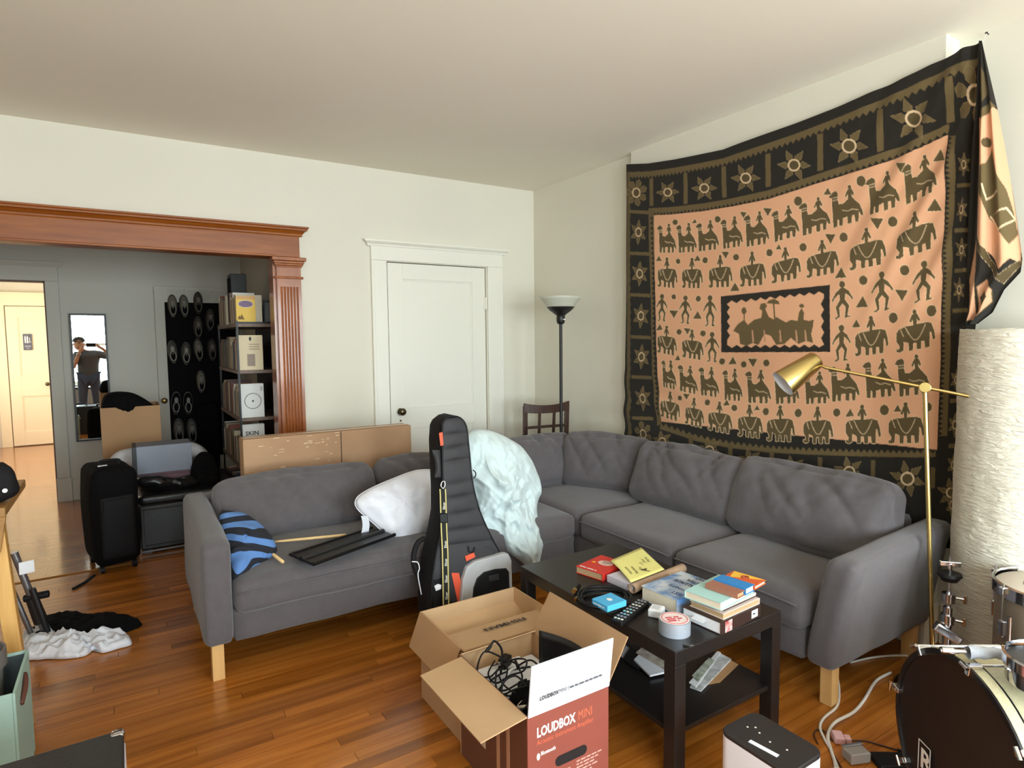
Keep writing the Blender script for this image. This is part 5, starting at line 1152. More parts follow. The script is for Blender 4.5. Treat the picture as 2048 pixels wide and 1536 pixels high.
# remote control
pa, pb = pz(1233, 1244, z0+0.012), pz(1287, 1203, z0+0.012); dd = (pb-pa); L0 = dd.length; dd.normalize(); ss = V(-dd.y, dd.x, 0)
t = thing('remote_control', 'long black remote control with pale buttons on the coffee table edge', 'remote', (pa+pb)/2-V(0, 0, 0.012))
R = Matrix((dd, ss, V(0, 0, 1))).transposed(); o = V(pa.x, pa.y, z0)
make('body', G().bx(-0.004, -0.023, 0, L0+0.004, 0.023, 0.018, R, o), m_rubber, t, bev=0.005, seg=3)
m_bt = M('grey_button', (150, 152, 156), 0.5); m_bb = M('cyan_button', (140, 190, 196), 0.5)
for i in range(9):
    for j in range(3):
        if i in (4,) and j != 1: pass
        c = o + dd*(0.016+i*(L0-0.03)/8) + ss*(-0.013+0.013*j) + V(0, 0, 0.0186); make('button', G().box(c, (0.007, 0.008, 0.003), R), m_bb if (i in (2, 4) and j == 1) or (i == 3 and j != 1) else (m_bt if i % 3 else MATS['pale_script']), t)
# charger, tape, plectrum
c = pz(1313, 1221, z0+0.018); 
t = thing('white_charger', 'white square plug charger beside the remote on the coffee table', 'charger', (c.x, c.y, z0))
make('body', G().box((c.x, c.y, z0+0.015), (0.056, 0.05, 0.03), Rz(0.5)), m_paper, t, bev=0.006, seg=3)
make('label_panel', G().box((c.x, c.y, z0+0.0306), (0.034, 0.026, 0.001), Rz(0.5)), M('pale_grey_plastic', (204, 206, 212), 0.5), t)
make('usb_slot', G().box(Vector((c.x, c.y, z0+0.014))+Rz(0.5) @ V(-0.008, -0.0252, 0), (0.004, 0.001, 0.01), Rz(0.5)), m_dp, t)
c = pz(1352, 1270, z0); c = V(c.x+0.012, c.y+0.018, z0)
t = thing('duct_tape_roll', 'silver duct tape roll with a red printed label on the coffee table', 'tape', c)
def ringg(r0, r1, z0_, z1_, n=40):
    g = G(); rr = lambda r, z: [c+V(r*cos(2*pi*i/n), r*sin(2*pi*i/n), z) for i in range(n)]; ids = [g.ring(rr(r0, z0_)), g.ring(rr(r1, z0_)), g.ring(rr(r1, z1_)), g.ring(rr(r0, z1_))]
    for a_, b_ in zip(ids, ids[1:]+ids[:1]):
        for i in range(n): g.f.append((a_[i], a_[(i+1) % n], b_[(i+1) % n], b_[i]))
    return g
make('tape', ringg(0.038, 0.0535, 0, 0.048), M('silver_tape', (166, 172, 182), 0.4, 0.3, bump=0.1, bscale=300), t, smooth=True, ang=40)
make('cardboard_core', ringg(0.0365, 0.0383, 0, 0.0482), m_card, t, smooth=True, ang=40)
make('paper_label', ringg(0.0002, 0.0495, 0.0484, 0.0488), M('label_paper', (232, 214, 210), 0.6), t)
m_rp = M('red_print', (196, 56, 70), 0.6)
print_lines(m_rp, t, c+V(-0.026, 0.016, 0.0492), (cos(-0.4), sin(-0.4), 0), (-sin(-0.4), cos(-0.4), 0), [0.05, 0.056, 0.04], 0.013, 0.007, 7)
make('label_ring', G().tube([c+V(0.043*cos(k*pi/20), 0.043*sin(k*pi/20), 0.0489) for k in range(40)], 0.0012, 5, True), m_rp, t)
c = pz(1376, 1290, z0+0.003)
one('guitar_pick_holder', 'small dark plastic pick lying by the duct tape on the table corner', 'pick', G().prism([c+V(x, y, -0.0024) for x, y in ((-0.014, 0.012), (0.004, 0.014), (0.016, -0.004), (0.012, -0.014), (-0.002, -0.010))], (0, 0, 0.005)), M('smoky_plastic', (52, 52, 48), 0.35), bev=0.0012)
# papers on the shelf
sz = 0.1728
def sheet(label, pts, zz, mat_, h=0.0012, name='paper_sheet', curl=0.0):
    P = [pz(x, y, zz) for x, y in pts]; P = [V(min(max(p.x, TX0+0.03), TX1-0.02), max(min(p.y, TY1-0.02), TY0+0.014), zz) for p in P]
    return one(name, label, 'paper', G().prism(P, (0, 0, h)), mat_)
m_pt = M('printed_page', (222, 222, 224), 0.7, col2=(160, 164, 160), vscale=26); m_pt2 = M('tan_leaflet', (206, 192, 176), 0.7, col2=(150, 136, 120), vscale=30); m_kr = M('kraft_sheet', (186, 142, 98), 0.8)
sheet('brown kraft sheet at the bottom of the papers on the table shelf', [(1400, 1372), (1440, 1365), (1484, 1326), (1452, 1312)], sz, m_kr)
sheet('printed white booklet on the table shelf beneath the folded leaflets', [(1380, 1376), (1402, 1384), (1468, 1318), (1440, 1302)], sz+0.002, m_pt, 0.006, 'booklet')
sheet('rolled white flyer on top of the papers on the table shelf', [(1378, 1366), (1392, 1376), (1452, 1302), (1446, 1299)], sz+0.009, m_paper, 0.003, 'flyer')
sheet('green tinted leaflet on the papers under the table', [(1384, 1352), (1396, 1364), (1430, 1322), (1418, 1316)], sz+0.0125, M('greenish_print', (196, 200, 184), 0.7, col2=(130, 140, 120), vscale=40), 0.002, 'leaflet')
sheet('tan leaflet with circular print on the table shelf near the red carton', [(1272, 1306), (1330, 1340), (1334, 1318), (1284, 1296)], sz+0.016, m_pt2, 0.003, 'leaflet')
sheet('folded white letter on the table shelf under the tan leaflet', [(1268, 1322), (1300, 1354), (1334, 1346), (1330, 1322), (1290, 1300)], sz+0.008, m_paper, 0.007, 'folded_letter')
sheet('black cardboard folder on the table shelf beneath the tan leaflet', [(1246, 1320), (1276, 1340), (1300, 1320), (1262, 1296)], sz+0.004, m_black, 0.004, 'folder')
sheet('grey envelope sticking out beside the black folder on the table shelf', [(1240, 1312), (1262, 1330), (1276, 1312), (1252, 1292)], sz+0.0005, M('grey_envelope', (186, 178, 176), 0.7), 0.003, 'envelope')

# ---------------------------------------------------------------- drum kit
TH_ = 5.309; bn = V(sin(TH_), cos(TH_), 0); be = V(cos(TH_), -sin(TH_), 0); BR = 0.28; bc = V(1.896, 0.721, BR+0.012); ax_ = -bn; DP = 0.40
bd = thing('bass_drum', 'bass drum with a black front head and cream shell at the edge of the kit', 'drum', (bc.x, bc.y, 0))
m_head = M('black_drum_head', (30, 23, 22), 0.45, var=0.1, vscale=4); m_hoop = M('black_hoop', (26, 25, 26), 0.3); m_shell = M('cream_sparkle_shell', (206, 196, 158), 0.3, var=0.12, vscale=120)
def disc_ring(o, r0, r1, d0, d1, n=64):
    g = G(); rr = lambda r, q: [o + ax_*q + (be*cos(2*pi*i/n)+V(0, 0, 1)*sin(2*pi*i/n))*r for i in range(n)]; ids = [g.ring(rr(r0, d0)), g.ring(rr(r1, d0)), g.ring(rr(r1, d1)), g.ring(rr(r0, d1))]
    for a_, b_ in zip(ids, ids[1:]+ids[:1]):
        for i in range(n): g.f.append((a_[i], a_[(i+1) % n], b_[(i+1) % n], b_[i]))
    return g
def rimpt(ang, r, q): return bc + ax_*q + (be*cos(ang)+V(0, 0, 1)*sin(ang))*r
make('shell', disc_ring(bc, BR-0.024, BR-0.018, 0.02, DP-0.02), m_shell, bd, smooth=True, ang=40)
make('hoop', disc_ring(bc, BR-0.015, BR, 0.0, 0.04), m_hoop, bd, smooth=True, ang=40)
make('hoop_inlay', disc_ring(bc, BR, BR+0.0008, 0.006, 0.034), m_shell, bd, smooth=True, ang=40)
make('hoop', disc_ring(bc, BR-0.015, BR, DP-0.04, DP), m_hoop, bd, smooth=True, ang=40)
g = G(); n = 64
g.loft([[rimpt(2*pi*i/n, r, q) for i in range(n)] for r, q in ((BR-0.016, 0.006), (BR-0.022, 0.010), (0.02, 0.008))], False, True)
make('front_head', g, m_head, bd, smooth=True, ang=40)
make('rear_head', G().prism([rimpt(2*pi*i/n, BR-0.018, DP-0.012) for i in range(n)], ax_*0.002), M('white_drum_head', (226, 220, 208), 0.5), bd)
for k in range(8):
    an = radians(98) + 2*pi*k/8
    make('claw', G().hexa([rimpt(an+s*0.03, r, q) for r, q in ((BR-0.02, -0.008), (BR+0.012, -0.008)) for s, q in ((-1, q), (1, q), (1, 0.03), (-1, 0.03))]), m_chrome, bd, bev=0.003)
    make('tension_rod', G().cyl(rimpt(an, BR+0.008, 0.0), rimpt(an, BR+0.008, 0.15), 0.004, n=8), m_chrome, bd)
    make('t_handle', G().cyl(rimpt(an-0.05, BR+0.008, -0.016), rimpt(an+0.05, BR+0.008, -0.016), 0.005, n=8), m_chrome, bd)
    make('lug', G().hexa([rimpt(an+s*0.04, r, q) for r in (BR-0.019, BR+0.014) for s, q in ((-1, 0.14), (1, 0.14), (1, 0.24), (-1, 0.24))]), m_chrome, bd, bev=0.008)
# printed badge on the head
hp = lambda x, z: bc + be*x + V(0, 0, z) - ax_*0.001 + ax_*0.0
bx_c = None
d_ = ray(1849, 1520); s_ = ((bc-CAM).dot(bn))/d_.dot(bn); pB = CAM + d_*s_
pe, pzv = (pB-bc).dot(be), (pB-bc).z
f_ = lambda x, z: bc + be*(pe+x) + V(0, 0, pzv+z) + bn*0.0012 - ax_*0 
for q in ((-0.028, -0.05, -0.025, 0.05), (0.025, -0.05, 0.028, 0.05), (-0.028, 0.047, 0.028, 0.05), (-0.028, -0.05, 0.028, -0.047)):
    make('badge_outline', G().hexa([f_(x, z)-ax_*e for e in (0.0, 0.0008) for x, z in ((q[0], q[1]), (q[2], q[1]), (q[2], q[3]), (q[0], q[3]))]), m_wp, bd)
lettering('badge_lettering', 'R', m_wp, bd, f_(0.018, -0.028)+bn*0.001, -be, (0, 0, 1), 0.085, 0.002)
make('felt_patch', G().prism([f_(-0.07+0.035*cos(k*pi/8), -0.065+0.035*sin(k*pi/8)) for k in range(16)], bn*0.001), M('worn_grey_patch', (66, 58, 56), 0.9), bd)
for s in (-1, 1):
    p0 = rimpt(radians(-90+s*48), BR-0.02, 0.08); make('spur', G().tube([p0, p0+be*s*0.10+V(0, 0, -p0.z+0.012)-ax_*0.05], 0.007, 8), m_chrome, bd)
    e = p0+be*s*0.10+V(0, 0, -p0.z+0.012)-ax_*0.05; make('rubber_foot', G().cyl(e+V(0, 0, -0.011), e+V(0, 0, 0.012), 0.011, n=12), m_rubber, bd)
# floor tom
tc_ = V(2.70, 0.735, 0); TR = 0.185
ft = thing('floor_tom', 'grey wrapped floor tom with a coated white head beside the paper lamp', 'drum', tc_)
m_tomw = M('grey_brown_wrap', (134, 122, 108), 0.35, var=0.1, vscale=3)
make('shell', G().lathe([(TR-0.005, 0.16), (TR-0.005, 0.57), (TR-0.012, 0.57), (TR-0.012, 0.16)], tc_, 56, cap0=False, cap1=False), m_tomw, ft, smooth=True, ang=40)
make('hoop', G().lathe([(TR-0.004, 0.548), (TR+0.006, 0.548), (TR+0.006, 0.588), (TR-0.002, 0.592), (TR-0.004, 0.585)], tc_, 56, cap0=False, cap1=False), m_chrome, ft, smooth=True, ang=40)
make('drum_head', G().lathe([(TR-0.004, 0.572), (TR-0.008, 0.576), (0.001, 0.577)], tc_, 56, cap0=False), M('coated_head', (226, 214, 200), 0.6), ft, smooth=True)
make('head_ring_mark', G().tube([tc_+V(0.10*cos(k*pi/24), 0.10*sin(k*pi/24), 0.578) for k in range(48)], 0.0012, 5, True), MATS['grey_print'], ft)
for k in range(6):
    a = 2*pi*k/6+0.45; o = tc_+V(cos(a), sin(a), 0)*(TR+0.006)
    make('lug', G().box(o+V(0, 0, 0.44), (0.022, 0.022, 0.06), Rz(a)), m_chrome, ft, bev=0.006)
    make('tension_rod', G().cyl(o+V(0, 0, 0.45)+V(cos(a), sin(a), 0)*0.004, o+V(0, 0, 0.60)+V(cos(a), sin(a), 0)*0.004, 0.0035, n=8), m_chrome, ft)
    make('rim_claw', G().box(o+V(cos(a), sin(a), 0)*0.006+V(0, 0, 0.575), (0.016, 0.02, 0.024), Rz(a)), m_chrome, ft, bev=0.003)
for k in range(3):
    a = 2*pi*k/3+2.75; o = tc_+V(cos(a), sin(a), 0)*(TR+0.02)
    make('leg', G().cyl(o+V(0, 0, 0.01), o+V(0, 0, 0.5), 0.007, n=10), m_chrome, ft, smooth=True, ang=40); make('leg_bracket', G().box(o-V(cos(a), sin(a), 0)*0.012+V(0, 0, 0.33), (0.03, 0.034, 0.06), Rz(a)), m_chrome, ft, bev=0.006); make('rubber_foot', G().cyl(o, o+V(0, 0, 0.03), 0.012, n=12), m_rubber, ft)
# hi-hat / cymbal stand without cymbals
hs = px(1901, 1110, 2.68); hx, hy = hs.x, hs.y
t = thing('cymbal_stand', 'chrome cymbal stand without cymbals beside the brass lamp pole', 'stand', (hx, hy, 0))
def cc_(z0, z1, r0, r1=None, nm='tube', mt=m_chrome): return make(nm, G().cyl((hx, hy, z0), (hx, hy, z1), r0, r1, 18), mt, t, smooth=True, ang=40)
cc_(0.10, 0.40, 0.0165, nm='lower_tube'); cc_(0.34, 0.46, 0.009, nm='upper_tube'); cc_(0.46, 0.60, 0.0045, nm='top_rod')
cc_(0.505, 0.525, 0.028, 0.040, 'felt_cup', m_rubber); cc_(0.525, 0.535, 0.042, 0.040, 'felt', m_rubber)
cc_(0.335, 0.37, 0.025, nm='clamp'); cc_(0.42, 0.455, 0.024, nm='clamp')
for z, s in ((0.35, 1), (0.44, 1)): make('wing_bolt', G().cyl((hx, hy, z), (hx+0.02, hy-0.045, z), 0.006, n=10).box((hx+0.022, hy-0.048, z), (0.012, 0.012, 0.034)), m_chrome, t, bev=0.002)
make('wing_nut', G().cyl((hx, hy, 0.55), (hx, hy, 0.575), 0.009, n=12).box((hx, hy, 0.572), (0.014, 0.07, 0.02), Rz(0.7)), m_chrome, t, bev=0.003)
make('tilter', G().box((hx-0.01, hy-0.006, 0.30), (0.035, 0.10, 0.035), Rz(0.6) @ Matrix.Rotation(0.5, 3, 'X')), m_chrome, t, bev=0.006)
for k in range(3):
    a = 2*pi*k/3+0.5; make('tripod_leg', G().tube([V(hx, hy, 0.20), V(hx+0.05*cos(a), hy+0.05*sin(a), 0.12), V(hx+0.10*cos(a), hy+0.10*sin(a), 0.008)], 0.006, 8), m_chrome, t); make('rubber_foot', G().cyl((hx+0.10*cos(a), hy+0.10*sin(a), 0), (hx+0.10*cos(a), hy+0.10*sin(a), 0.02), 0.01, n=10), m_rubber, t)
# tom mount arm taped on the bass drum and the snare rim beyond it
p0 = bc+ax_*0.03+V(0, 0, BR+0.02); p1 = pz(1958, 1303, bc.z+BR+0.03)
t = thing('taped_mount_rod', 'chrome rod wrapped in pale tape lying along the top of the bass drum', 'rod', p0)
r0_, r1_ = pz(1880, 1301, bc.z+BR+0.026), pz(2012, 1308, bc.z+BR+0.026)
make('rod', G().cyl(r0_, r1_, 0.006, n=12), m_chrome, t, smooth=True, ang=40)
make('rod_clamp', G().cyl(r0_.lerp(r1_, 0.02), r0_.lerp(r1_, 0.2), 0.011, n=12), m_chrome, t, smooth=True, ang=40)
def tapef(s, q):
    an = 2*pi*q; p = r0_.lerp(r1_, 0.42+0.56*s); dd = (r1_-r0_).normalized(); uu = V(-dd.y, dd.x, 0); r = 0.013+0.005*noise.noise(V(s*6, cos(an)*2, sin(an)*2))+0.004*(1-s); return p+uu*r*cos(an)+V(0, 0, r*sin(an))
make('tape_wrap', G().grid(tapef, 16, 16), M('pale_blue_tape', (206, 214, 228), 0.4), t, smooth=True)
sn = bc + ax_*0.30 + V(0, 0, BR+0.045) + be*0.02
sn = pz(2112, 1338, bc.z+BR+0.05)
t = thing('snare_drum', 'chrome rimmed drum edge resting above the bass drum shell', 'drum', sn)
make('shell', G().lathe([(0.10, -0.045), (0.10, 0.0), (0.094, 0.0), (0.094, -0.045)], sn, 40, cap0=False, cap1=False), m_chrome, t, smooth=True, ang=40)
make('hoop', G().lathe([(0.100, -0.004), (0.108, -0.004), (0.108, 0.022), (0.102, 0.025), (0.100, 0.018)], sn, 40, cap0=False, cap1=False), m_chrome, t, smooth=True, ang=40)
make('drum_head', G().prism([sn+V(0.1*cos(2*pi*i/40), 0.1*sin(2*pi*i/40), 0.008) for i in range(40)], (0, 0, 0.002)), MATS['black_drum_head'], t)

# ---------------------------------------------------------------- white and black appliance
a0 = pz(1440, 1460, 0.30)
ux0, ux1, uy0, uy1, uz = 1.442, 1.612, 0.925, 1.155, 0.30
t = thing('bookshelf_speaker', 'white box speaker with rounded corners and a black top on the floor by the drum', 'speaker', ((ux0+ux1)/2, (uy0+uy1)/2, 0))
def rrect(x0, x1, y0, y1, z, r=0.035, n=7, ins=0.0):
    o = []
    for cx_, cy_, a0_ in ((x1-r, y1-r, 0), (x0+r, y1-r, pi/2), (x0+r, y0+r, pi), (x1-r, y0+r, 1.5*pi)):
        for k in range(n): a = a0_+pi/2*k/(n-1); o.append(V(cx_+(r-ins)*cos(a), cy_+(r-ins)*sin(a), z))
    return o
make('cabinet', G().loft([rrect(ux0, ux1, uy0, uy1, 0.004), rrect(ux0, ux1, uy0, uy1, uz-0.012)]), M('white_plastic', (226, 228, 234), 0.35), t, smooth=True, ang=40)
make('top_panel', G().loft([rrect(ux0, ux1, uy0, uy1, uz-0.012), rrect(ux0, ux1, uy0, uy1, uz-0.003), rrect(ux0, ux1, uy0, uy1, uz, ins=0.003)]), M('matt_black_top', (38, 34, 33), 0.5), t, smooth=True, ang=40)
cm = pz(1527, 1497, uz); make('label_slot', G().box(cm+V(0, 0, 0.0006), (0.014, 0.085, 0.0012), Rz(0.12)), m_paper, t)
for x, y in ((1511, 1455), (1495, 1454), (1540, 1484), (1574, 1500), (1519, 1466)): make('indicator', G().cyl(pz(x, y, uz), pz(x, y, uz)+V(0, 0, 0.0008), 0.003, n=8), MATS['pale_script'], t)
make('foot', G().lathe([(0.05, 0), (0.05, 0.005)], ((ux0+ux1)/2, (uy0+uy1)/2, 0), 24), m_rubber, t)
# ---------------------------------------------------------------- cords and bits on the floor
def cord(label, pts, r, mat_, name='floor_cable', z=None, plug=None):
    P = [pz(x, y, r+0.0004) if z is None else pz(x, y, z) for x, y in pts]; t = thing(name, label, 'cable', P[0]); make('cord', G().tube(spl(P, 8), r, 8), mat_, t, smooth=True)
    if plug:
        e = P[-1]; dd = (P[-1]-P[-2]).normalized(); make('plug', G().cyl(e, e+dd*0.035, r*2.2, r*1.6, 10), plug, t)
    return t
m_wc = M('white_cord', (222, 214, 204), 0.5)
cord('white power cord running from under the sofa leg towards the speaker', [(1674, 1350), (1678, 1380), (1674, 1412), (1648, 1436), (1640, 1455), (1650, 1480), (1664, 1505), (1672, 1540)], 0.005, m_wc, plug=m_wc)
cord('white power cord winding from the bass drum clamp to the speaker', [(1782, 1345), (1752, 1362), (1728, 1400), (1706, 1425), (1670, 1445), (1656, 1470), (1662, 1500), (1678, 1545)], 0.006, m_wc, plug=m_wc)
cord('white power cord along the floor under the sofa arm', [(1700, 1325), (1745, 1315), (1790, 1311), (1830, 1313), (1868, 1322)], 0.005, m_wc, plug=m_wc)
cord('thin dark brown wire looping over the white cords', [(1636, 1488), (1628, 1470), (1634, 1460), (1648, 1462), (1664, 1480), (1690, 1481), (1730, 1482), (1760, 1490), (1795, 1500)], 0.0028, M('brown_wire', (66, 30, 20), 0.5), plug=m_rubber)
cord('thin dark wire trailing past the silver adapter', [(1650, 1482), (1664, 1505), (1680, 1530), (1690, 1550)], 0.0028, MATS['brown_wire'])
cord('white wire curled on the floor under the brass lamp', [(1848, 1300), (1842, 1270), (1846, 1240), (1858, 1222), (1862, 1240)], 0.004, m_wc)
c = pz(1676, 1482, 0.0)
t = thing('pink_adapter', 'small pink power adapter lying beside the white cords', 'adapter', c)
make('body', G().box(c+V(0, 0, 0.014), (0.05, 0.036, 0.026), Rz(0.8)), M('pale_pink', (224, 178, 180), 0.5), t, bev=0.005)
make('prong_block', G().box(c+V(0.025, -0.02, 0.010), (0.03, 0.022, 0.018), Rz(0.8)), MATS['pale_pink'], t, bev=0.004)
c = pz(1712, 1520, 0.0)
t = thing('silver_adapter', 'silver edged clear box lying by the bass drum', 'box', c)
make('case', G().box(c+V(0, 0, 0.02), (0.075, 0.05, 0.036), Rz(-0.4)), M('smoky_clear_plastic', (150, 140, 132), 0.25), t, bev=0.004)
make('silver_strip', G().box(c+V(0.008, 0.02, 0.04), (0.078, 0.012, 0.006), Rz(-0.4)), m_chrome, t, bev=0.001)
c = pz(1800, 1535, 0.0)
one('black_felt_pad', 'dark rubber pedal pad on the floor under the bass drum rim', 'pad', G().box(c+V(-0.01, 0.02, 0.012), (0.12, 0.08, 0.022), Rz(-0.6)), m_rubber, bev=0.006)

# ---------------------------------------------------------------- alcove: bookcase
KX0, KX1, KY0, KY1 = 0.715, 1.045, 4.96, 5.96
m_shelfw = Mwood('grey_brown_shelf', '5d4a40', '7d6656', 'Y', 4, 0.5)
bk = thing('bookcase', 'open bookcase with dark wooden shelves on thin black metal posts in the alcove', 'bookcase', (0.88, 5.45, 0))
SHZ = [1.60, 1.25, 0.89, 0.52, 0.14]
for z in SHZ: make('shelf', G().bx(KX0, KY0, z-0.026, KX1, KY1, z), m_shelfw, bk, bev=0.002)
for x in (KX0+0.004, KX1-0.018):
    for y in (KY0-0.013, KY1): make('post', G().bx(x, y, 0, x+0.013, y+0.013, 1.62 if x < 0.9 else 1.78), m_blackmetal, bk)
for y in (KY0-0.013, KY1): make('cross_rail', G().bx(KX0+0.017, y, 1.60, KX1-0.018, y+0.012, 1.612), m_blackmetal, bk)
make('wall_shade_panel', G().bx(KX1-0.003, KY0, 0.02, KX1+0.003, KY1, 1.76), m_db, bk)  # added dark board standing in for the shade on the alcove wall
make('back_rail', G().bx(KX1-0.014, KY0, 1.765, KX1-0.004, KY1, 1.775), m_blackmetal, bk)
PAL = [('tan', (168, 146, 118)), ('brown', (104, 78, 62)), ('cream', (204, 192, 168)), ('grey', (128, 122, 116)), ('dark', (58, 52, 50)), ('rust', (128, 70, 52)), ('navy', (58, 66, 88)), ('white', (214, 210, 202)), ('olive', (98, 96, 70))]
bm_ = {n: M('spine_'+n, c, 0.6) for n, c in PAL}
def upright(label, y0, th, z, h, dep, mat_, group, cover=None):
    """book standing on a shelf, spine facing -X, front board towards -Y"""
    t = thing('shelf_book', label, 'book', (KX0+0.02+dep/2, y0+th/2, z), group); x0 = KX0+0.012; c = cover or mat_
    make('front_cover', G().bx(x0, y0, z+0.0005, x0+dep, y0+0.002, z+h), c, t); make('back_cover', G().bx(x0, y0+th-0.002, z+0.0005, x0+dep, y0+th, z+h), mat_, t)
    make('spine', G().bx(x0, y0+0.002, z+0.0005, x0+0.002, y0+th-0.002, z+h), mat_, t); make('page_block', G().bx(x0+0.002, y0+0.002, z+0.004, x0+dep-0.004, y0+th-0.002, z+h-0.004), m_pages, t)
    return t
rs = random.Random(21); SN = ['top', 'second', 'third', 'fourth', 'lowest']
m_yb = M('yellow_book', (226, 186, 62), 0.5); m_pb = M('parchment_book', (222, 206, 172), 0.6); m_wb = M('white_book', (218, 220, 216), 0.5)
for si, z in enumerate(SHZ):
    y = KY0+0.012; n = ''
    while y < KY1-0.05:
        if si == 0 and 5.30 < y < 5.50: y = 5.505
        prev = n if y > KY0+0.02 else 'feature'
        th = rs.uniform(0.016, 0.042); h = rs.uniform(0.18, 0.255); dep = rs.uniform(0.13, 0.19); n, _c = rs.choice(PAL)
        if y+th > KY1-0.02: break
        if y < KY0+0.02 and si < 4:
            if si == 0:
                t = upright('yellow book with a purple scalloped badge at the near end of the top shelf', y, 0.03, z, 0.205, 0.135, bm_['tan'], 'books on the top shelf', m_yb); th = 0.03
                yy = y-0.0008; pb_ = M('purple_badge', (112, 82, 118), 0.5)
                make('badge', G().prism([V(KX0+0.012+0.0675+0.05*cos(k*pi/12)*(1+0.05*cos(k*pi)), yy, z+0.145+0.024*sin(k*pi/12)) for k in range(24)], (0, 0.0006, 0)), pb_, t)
                make('badge_rim', G().tube([V(KX0+0.0795+0.052*cos(k*pi/12), yy, z+0.145+0.026*sin(k*pi/12)) for k in range(24)], 0.0016, 5, True), m_paper, t)
                make('top_band', G().bx(KX0+0.012, yy, z+0.18, KX0+0.147, yy+0.0006, z+0.205), M('orange_tan', (206, 158, 92), 0.5), t)
                make('scene_silhouette', G().prism([V(KX0+0.02+a, yy, z+b) for a, b in ((0, 0.03), (0.01, 0.06), (0.02, 0.05), (0.03, 0.07), (0.04, 0.045), (0.05, 0.03))], (0, 0.0006, 0)), M('scene_brown', (120, 90, 34), 0.6), t)
            elif si == 1:
                t = upright('parchment coloured book with a small dark ornament on the second shelf', y, 0.034, z, 0.262, 0.175, m_pb, 'books on the second shelf', m_pb); th = 0.034; yy = y-0.0008
                make('ornament', G().prism([V(KX0+0.10, yy, z+0.255), V(KX0+0.11, yy, z+0.235), V(KX0+0.10, yy, z+0.215), V(KX0+0.09, yy, z+0.235)], (0, 0.0006, 0)), m_dp, t)
                make('picture', G().bx(KX0+0.075, yy, z+0.03, KX0+0.13, yy+0.0006, z+0.12), M('faded_photo', (150, 134, 120), 0.6), t)
                for k in range(3): make('text_line', G().bx(KX0+0.09, yy, z+0.155+0.018*k, KX0+0.165, yy+0.0006, z+0.160+0.018*k), M('faded_ink', (140, 116, 92), 0.6), t)
            elif si == 2:
                t = upright('white book with a thin black circle on its cover on the third shelf', y, 0.03, z, 0.255, 0.17, m_wb, 'books on the third shelf', m_wb); th = 0.03; yy = y-0.001
                make('circle', G().tube([V(KX0+0.103+0.058*cos(k*pi/20), yy, z+0.125+0.058*sin(k*pi/20)) for k in range(40)], 0.002, 5, True), m_dp, t)
                make('centre_dot', G().cyl((KX0+0.103, yy, z+0.125), (KX0+0.103, yy+0.0009, z+0.125), 0.007, n=14), m_dp, t)
                make('corner_marks', G().bx(KX0+0.16, yy, z+0.2, KX0+0.163, yy+0.0006, z+0.235).bx(KX0+0.168, yy, z+0.2, KX0+0.171, yy+0.0006, z+0.235), m_gp, t)['kind'] = 'stuff'
            elif si == 3:
                t = upright('white book titled with four capital letters on the fourth shelf behind the carton', y, 0.045, z, 0.315, 0.165, m_wb, 'books on the fourth shelf', m_wb); th = 0.045
                lettering('title', 'SKIN', m_dp, t, (KX0+0.04, y-0.0008, z+0.235), (1, 0, 0), (0, 0, 1), 0.045, 0.0008)
        else:
            gn = 'books on the %s shelf' % SN[si]
            upright('%s %s %s spined book next to the %s one on the %s bookcase shelf' % ('thick' if th > 0.029 else 'thin', 'tall' if h > 0.217 else 'short', n, prev if prev != 'feature' else 'front-facing', SN[si]), y, th, z, h, dep, bm_[n], gn)
        y += th + rs.uniform(0.0005, 0.004)
t = thing('black_box_speaker', 'black box speaker on top of the bookcase behind the books', 'speaker', (0.84, 5.4, 1.60))
make('cabinet', G().bx(0.745, 5.315, 1.6005, 0.86, 5.48, 2.0), m_rubber, t, bev=0.004); make('grille', G().bx(0.741, 5.325, 1.62, 0.745, 5.47, 1.97), m_blackcloth, t)
t = thing('picture_frame', 'small dark framed picture leaning at the back of the top bookcase shelf', 'picture', (0.99, 5.1, 1.60))
make('frame', G().bx(0.935, 5.055, 1.6005, 1.03, 5.07, 1.615).bx(0.935, 5.055, 1.765, 1.03, 5.07, 1.78).bx(0.935, 5.055, 1.615, 0.947, 5.07, 1.765).bx(1.018, 5.055, 1.615, 1.03, 5.07, 1.765), m_black, t); make('print', G().bx(0.947, 5.061, 1.615, 1.018, 5.066, 1.765), M('grey_photo', (96, 98, 98), 0.4), t)
# ---------------------------------------------------------------- door with shoe organiser
d = thing('door_3', None, None, (0.65, YF, 0), kind='structure')
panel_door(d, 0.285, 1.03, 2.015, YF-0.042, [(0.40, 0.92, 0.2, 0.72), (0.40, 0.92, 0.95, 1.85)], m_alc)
make('knob', G().lathe([(0.01, 0), (0.012, 0.03), (0.028, 0.042), (0.028, 0.056), (0.012, 0.064)], (0.325, YF-0.042, 0.895), 16, Matrix.Rotation(pi/2, 3, 'X')), M('dull_brass', (150, 128, 84), 0.35, 0.9), d, smooth=True)
yo = YF-0.062
so = thing('shoe_organizer', 'black hanging cloth shoe organizer over the alcove door', 'organizer', (0.68, yo, 0.3))
make('backing', G().bx(0.37, yo, 0.30, 1.0, yo+0.012, 1.86), m_blackcloth, so, bev=0.003)
for x in (0.42, 0.55, 0.68, 0.81, 0.94):
    make('hook_strap', G().bx(x, yo+0.004, 1.86, x+0.014, yo+0.010, 2.02), m_alc, so)
    make('scalloped_edge', G().prism([V(x+0.065*cos(pi+pi*k/10)+0.06, yo+0.002, 1.985+0.085*sin(pi+pi*k/10)) for k in range(11)], (0, 0.004, 0)), M('off_white_cloth', (188, 186, 178), 0.8), so)
m_sol = M('rubber_sole', (150, 144, 134), 0.7)
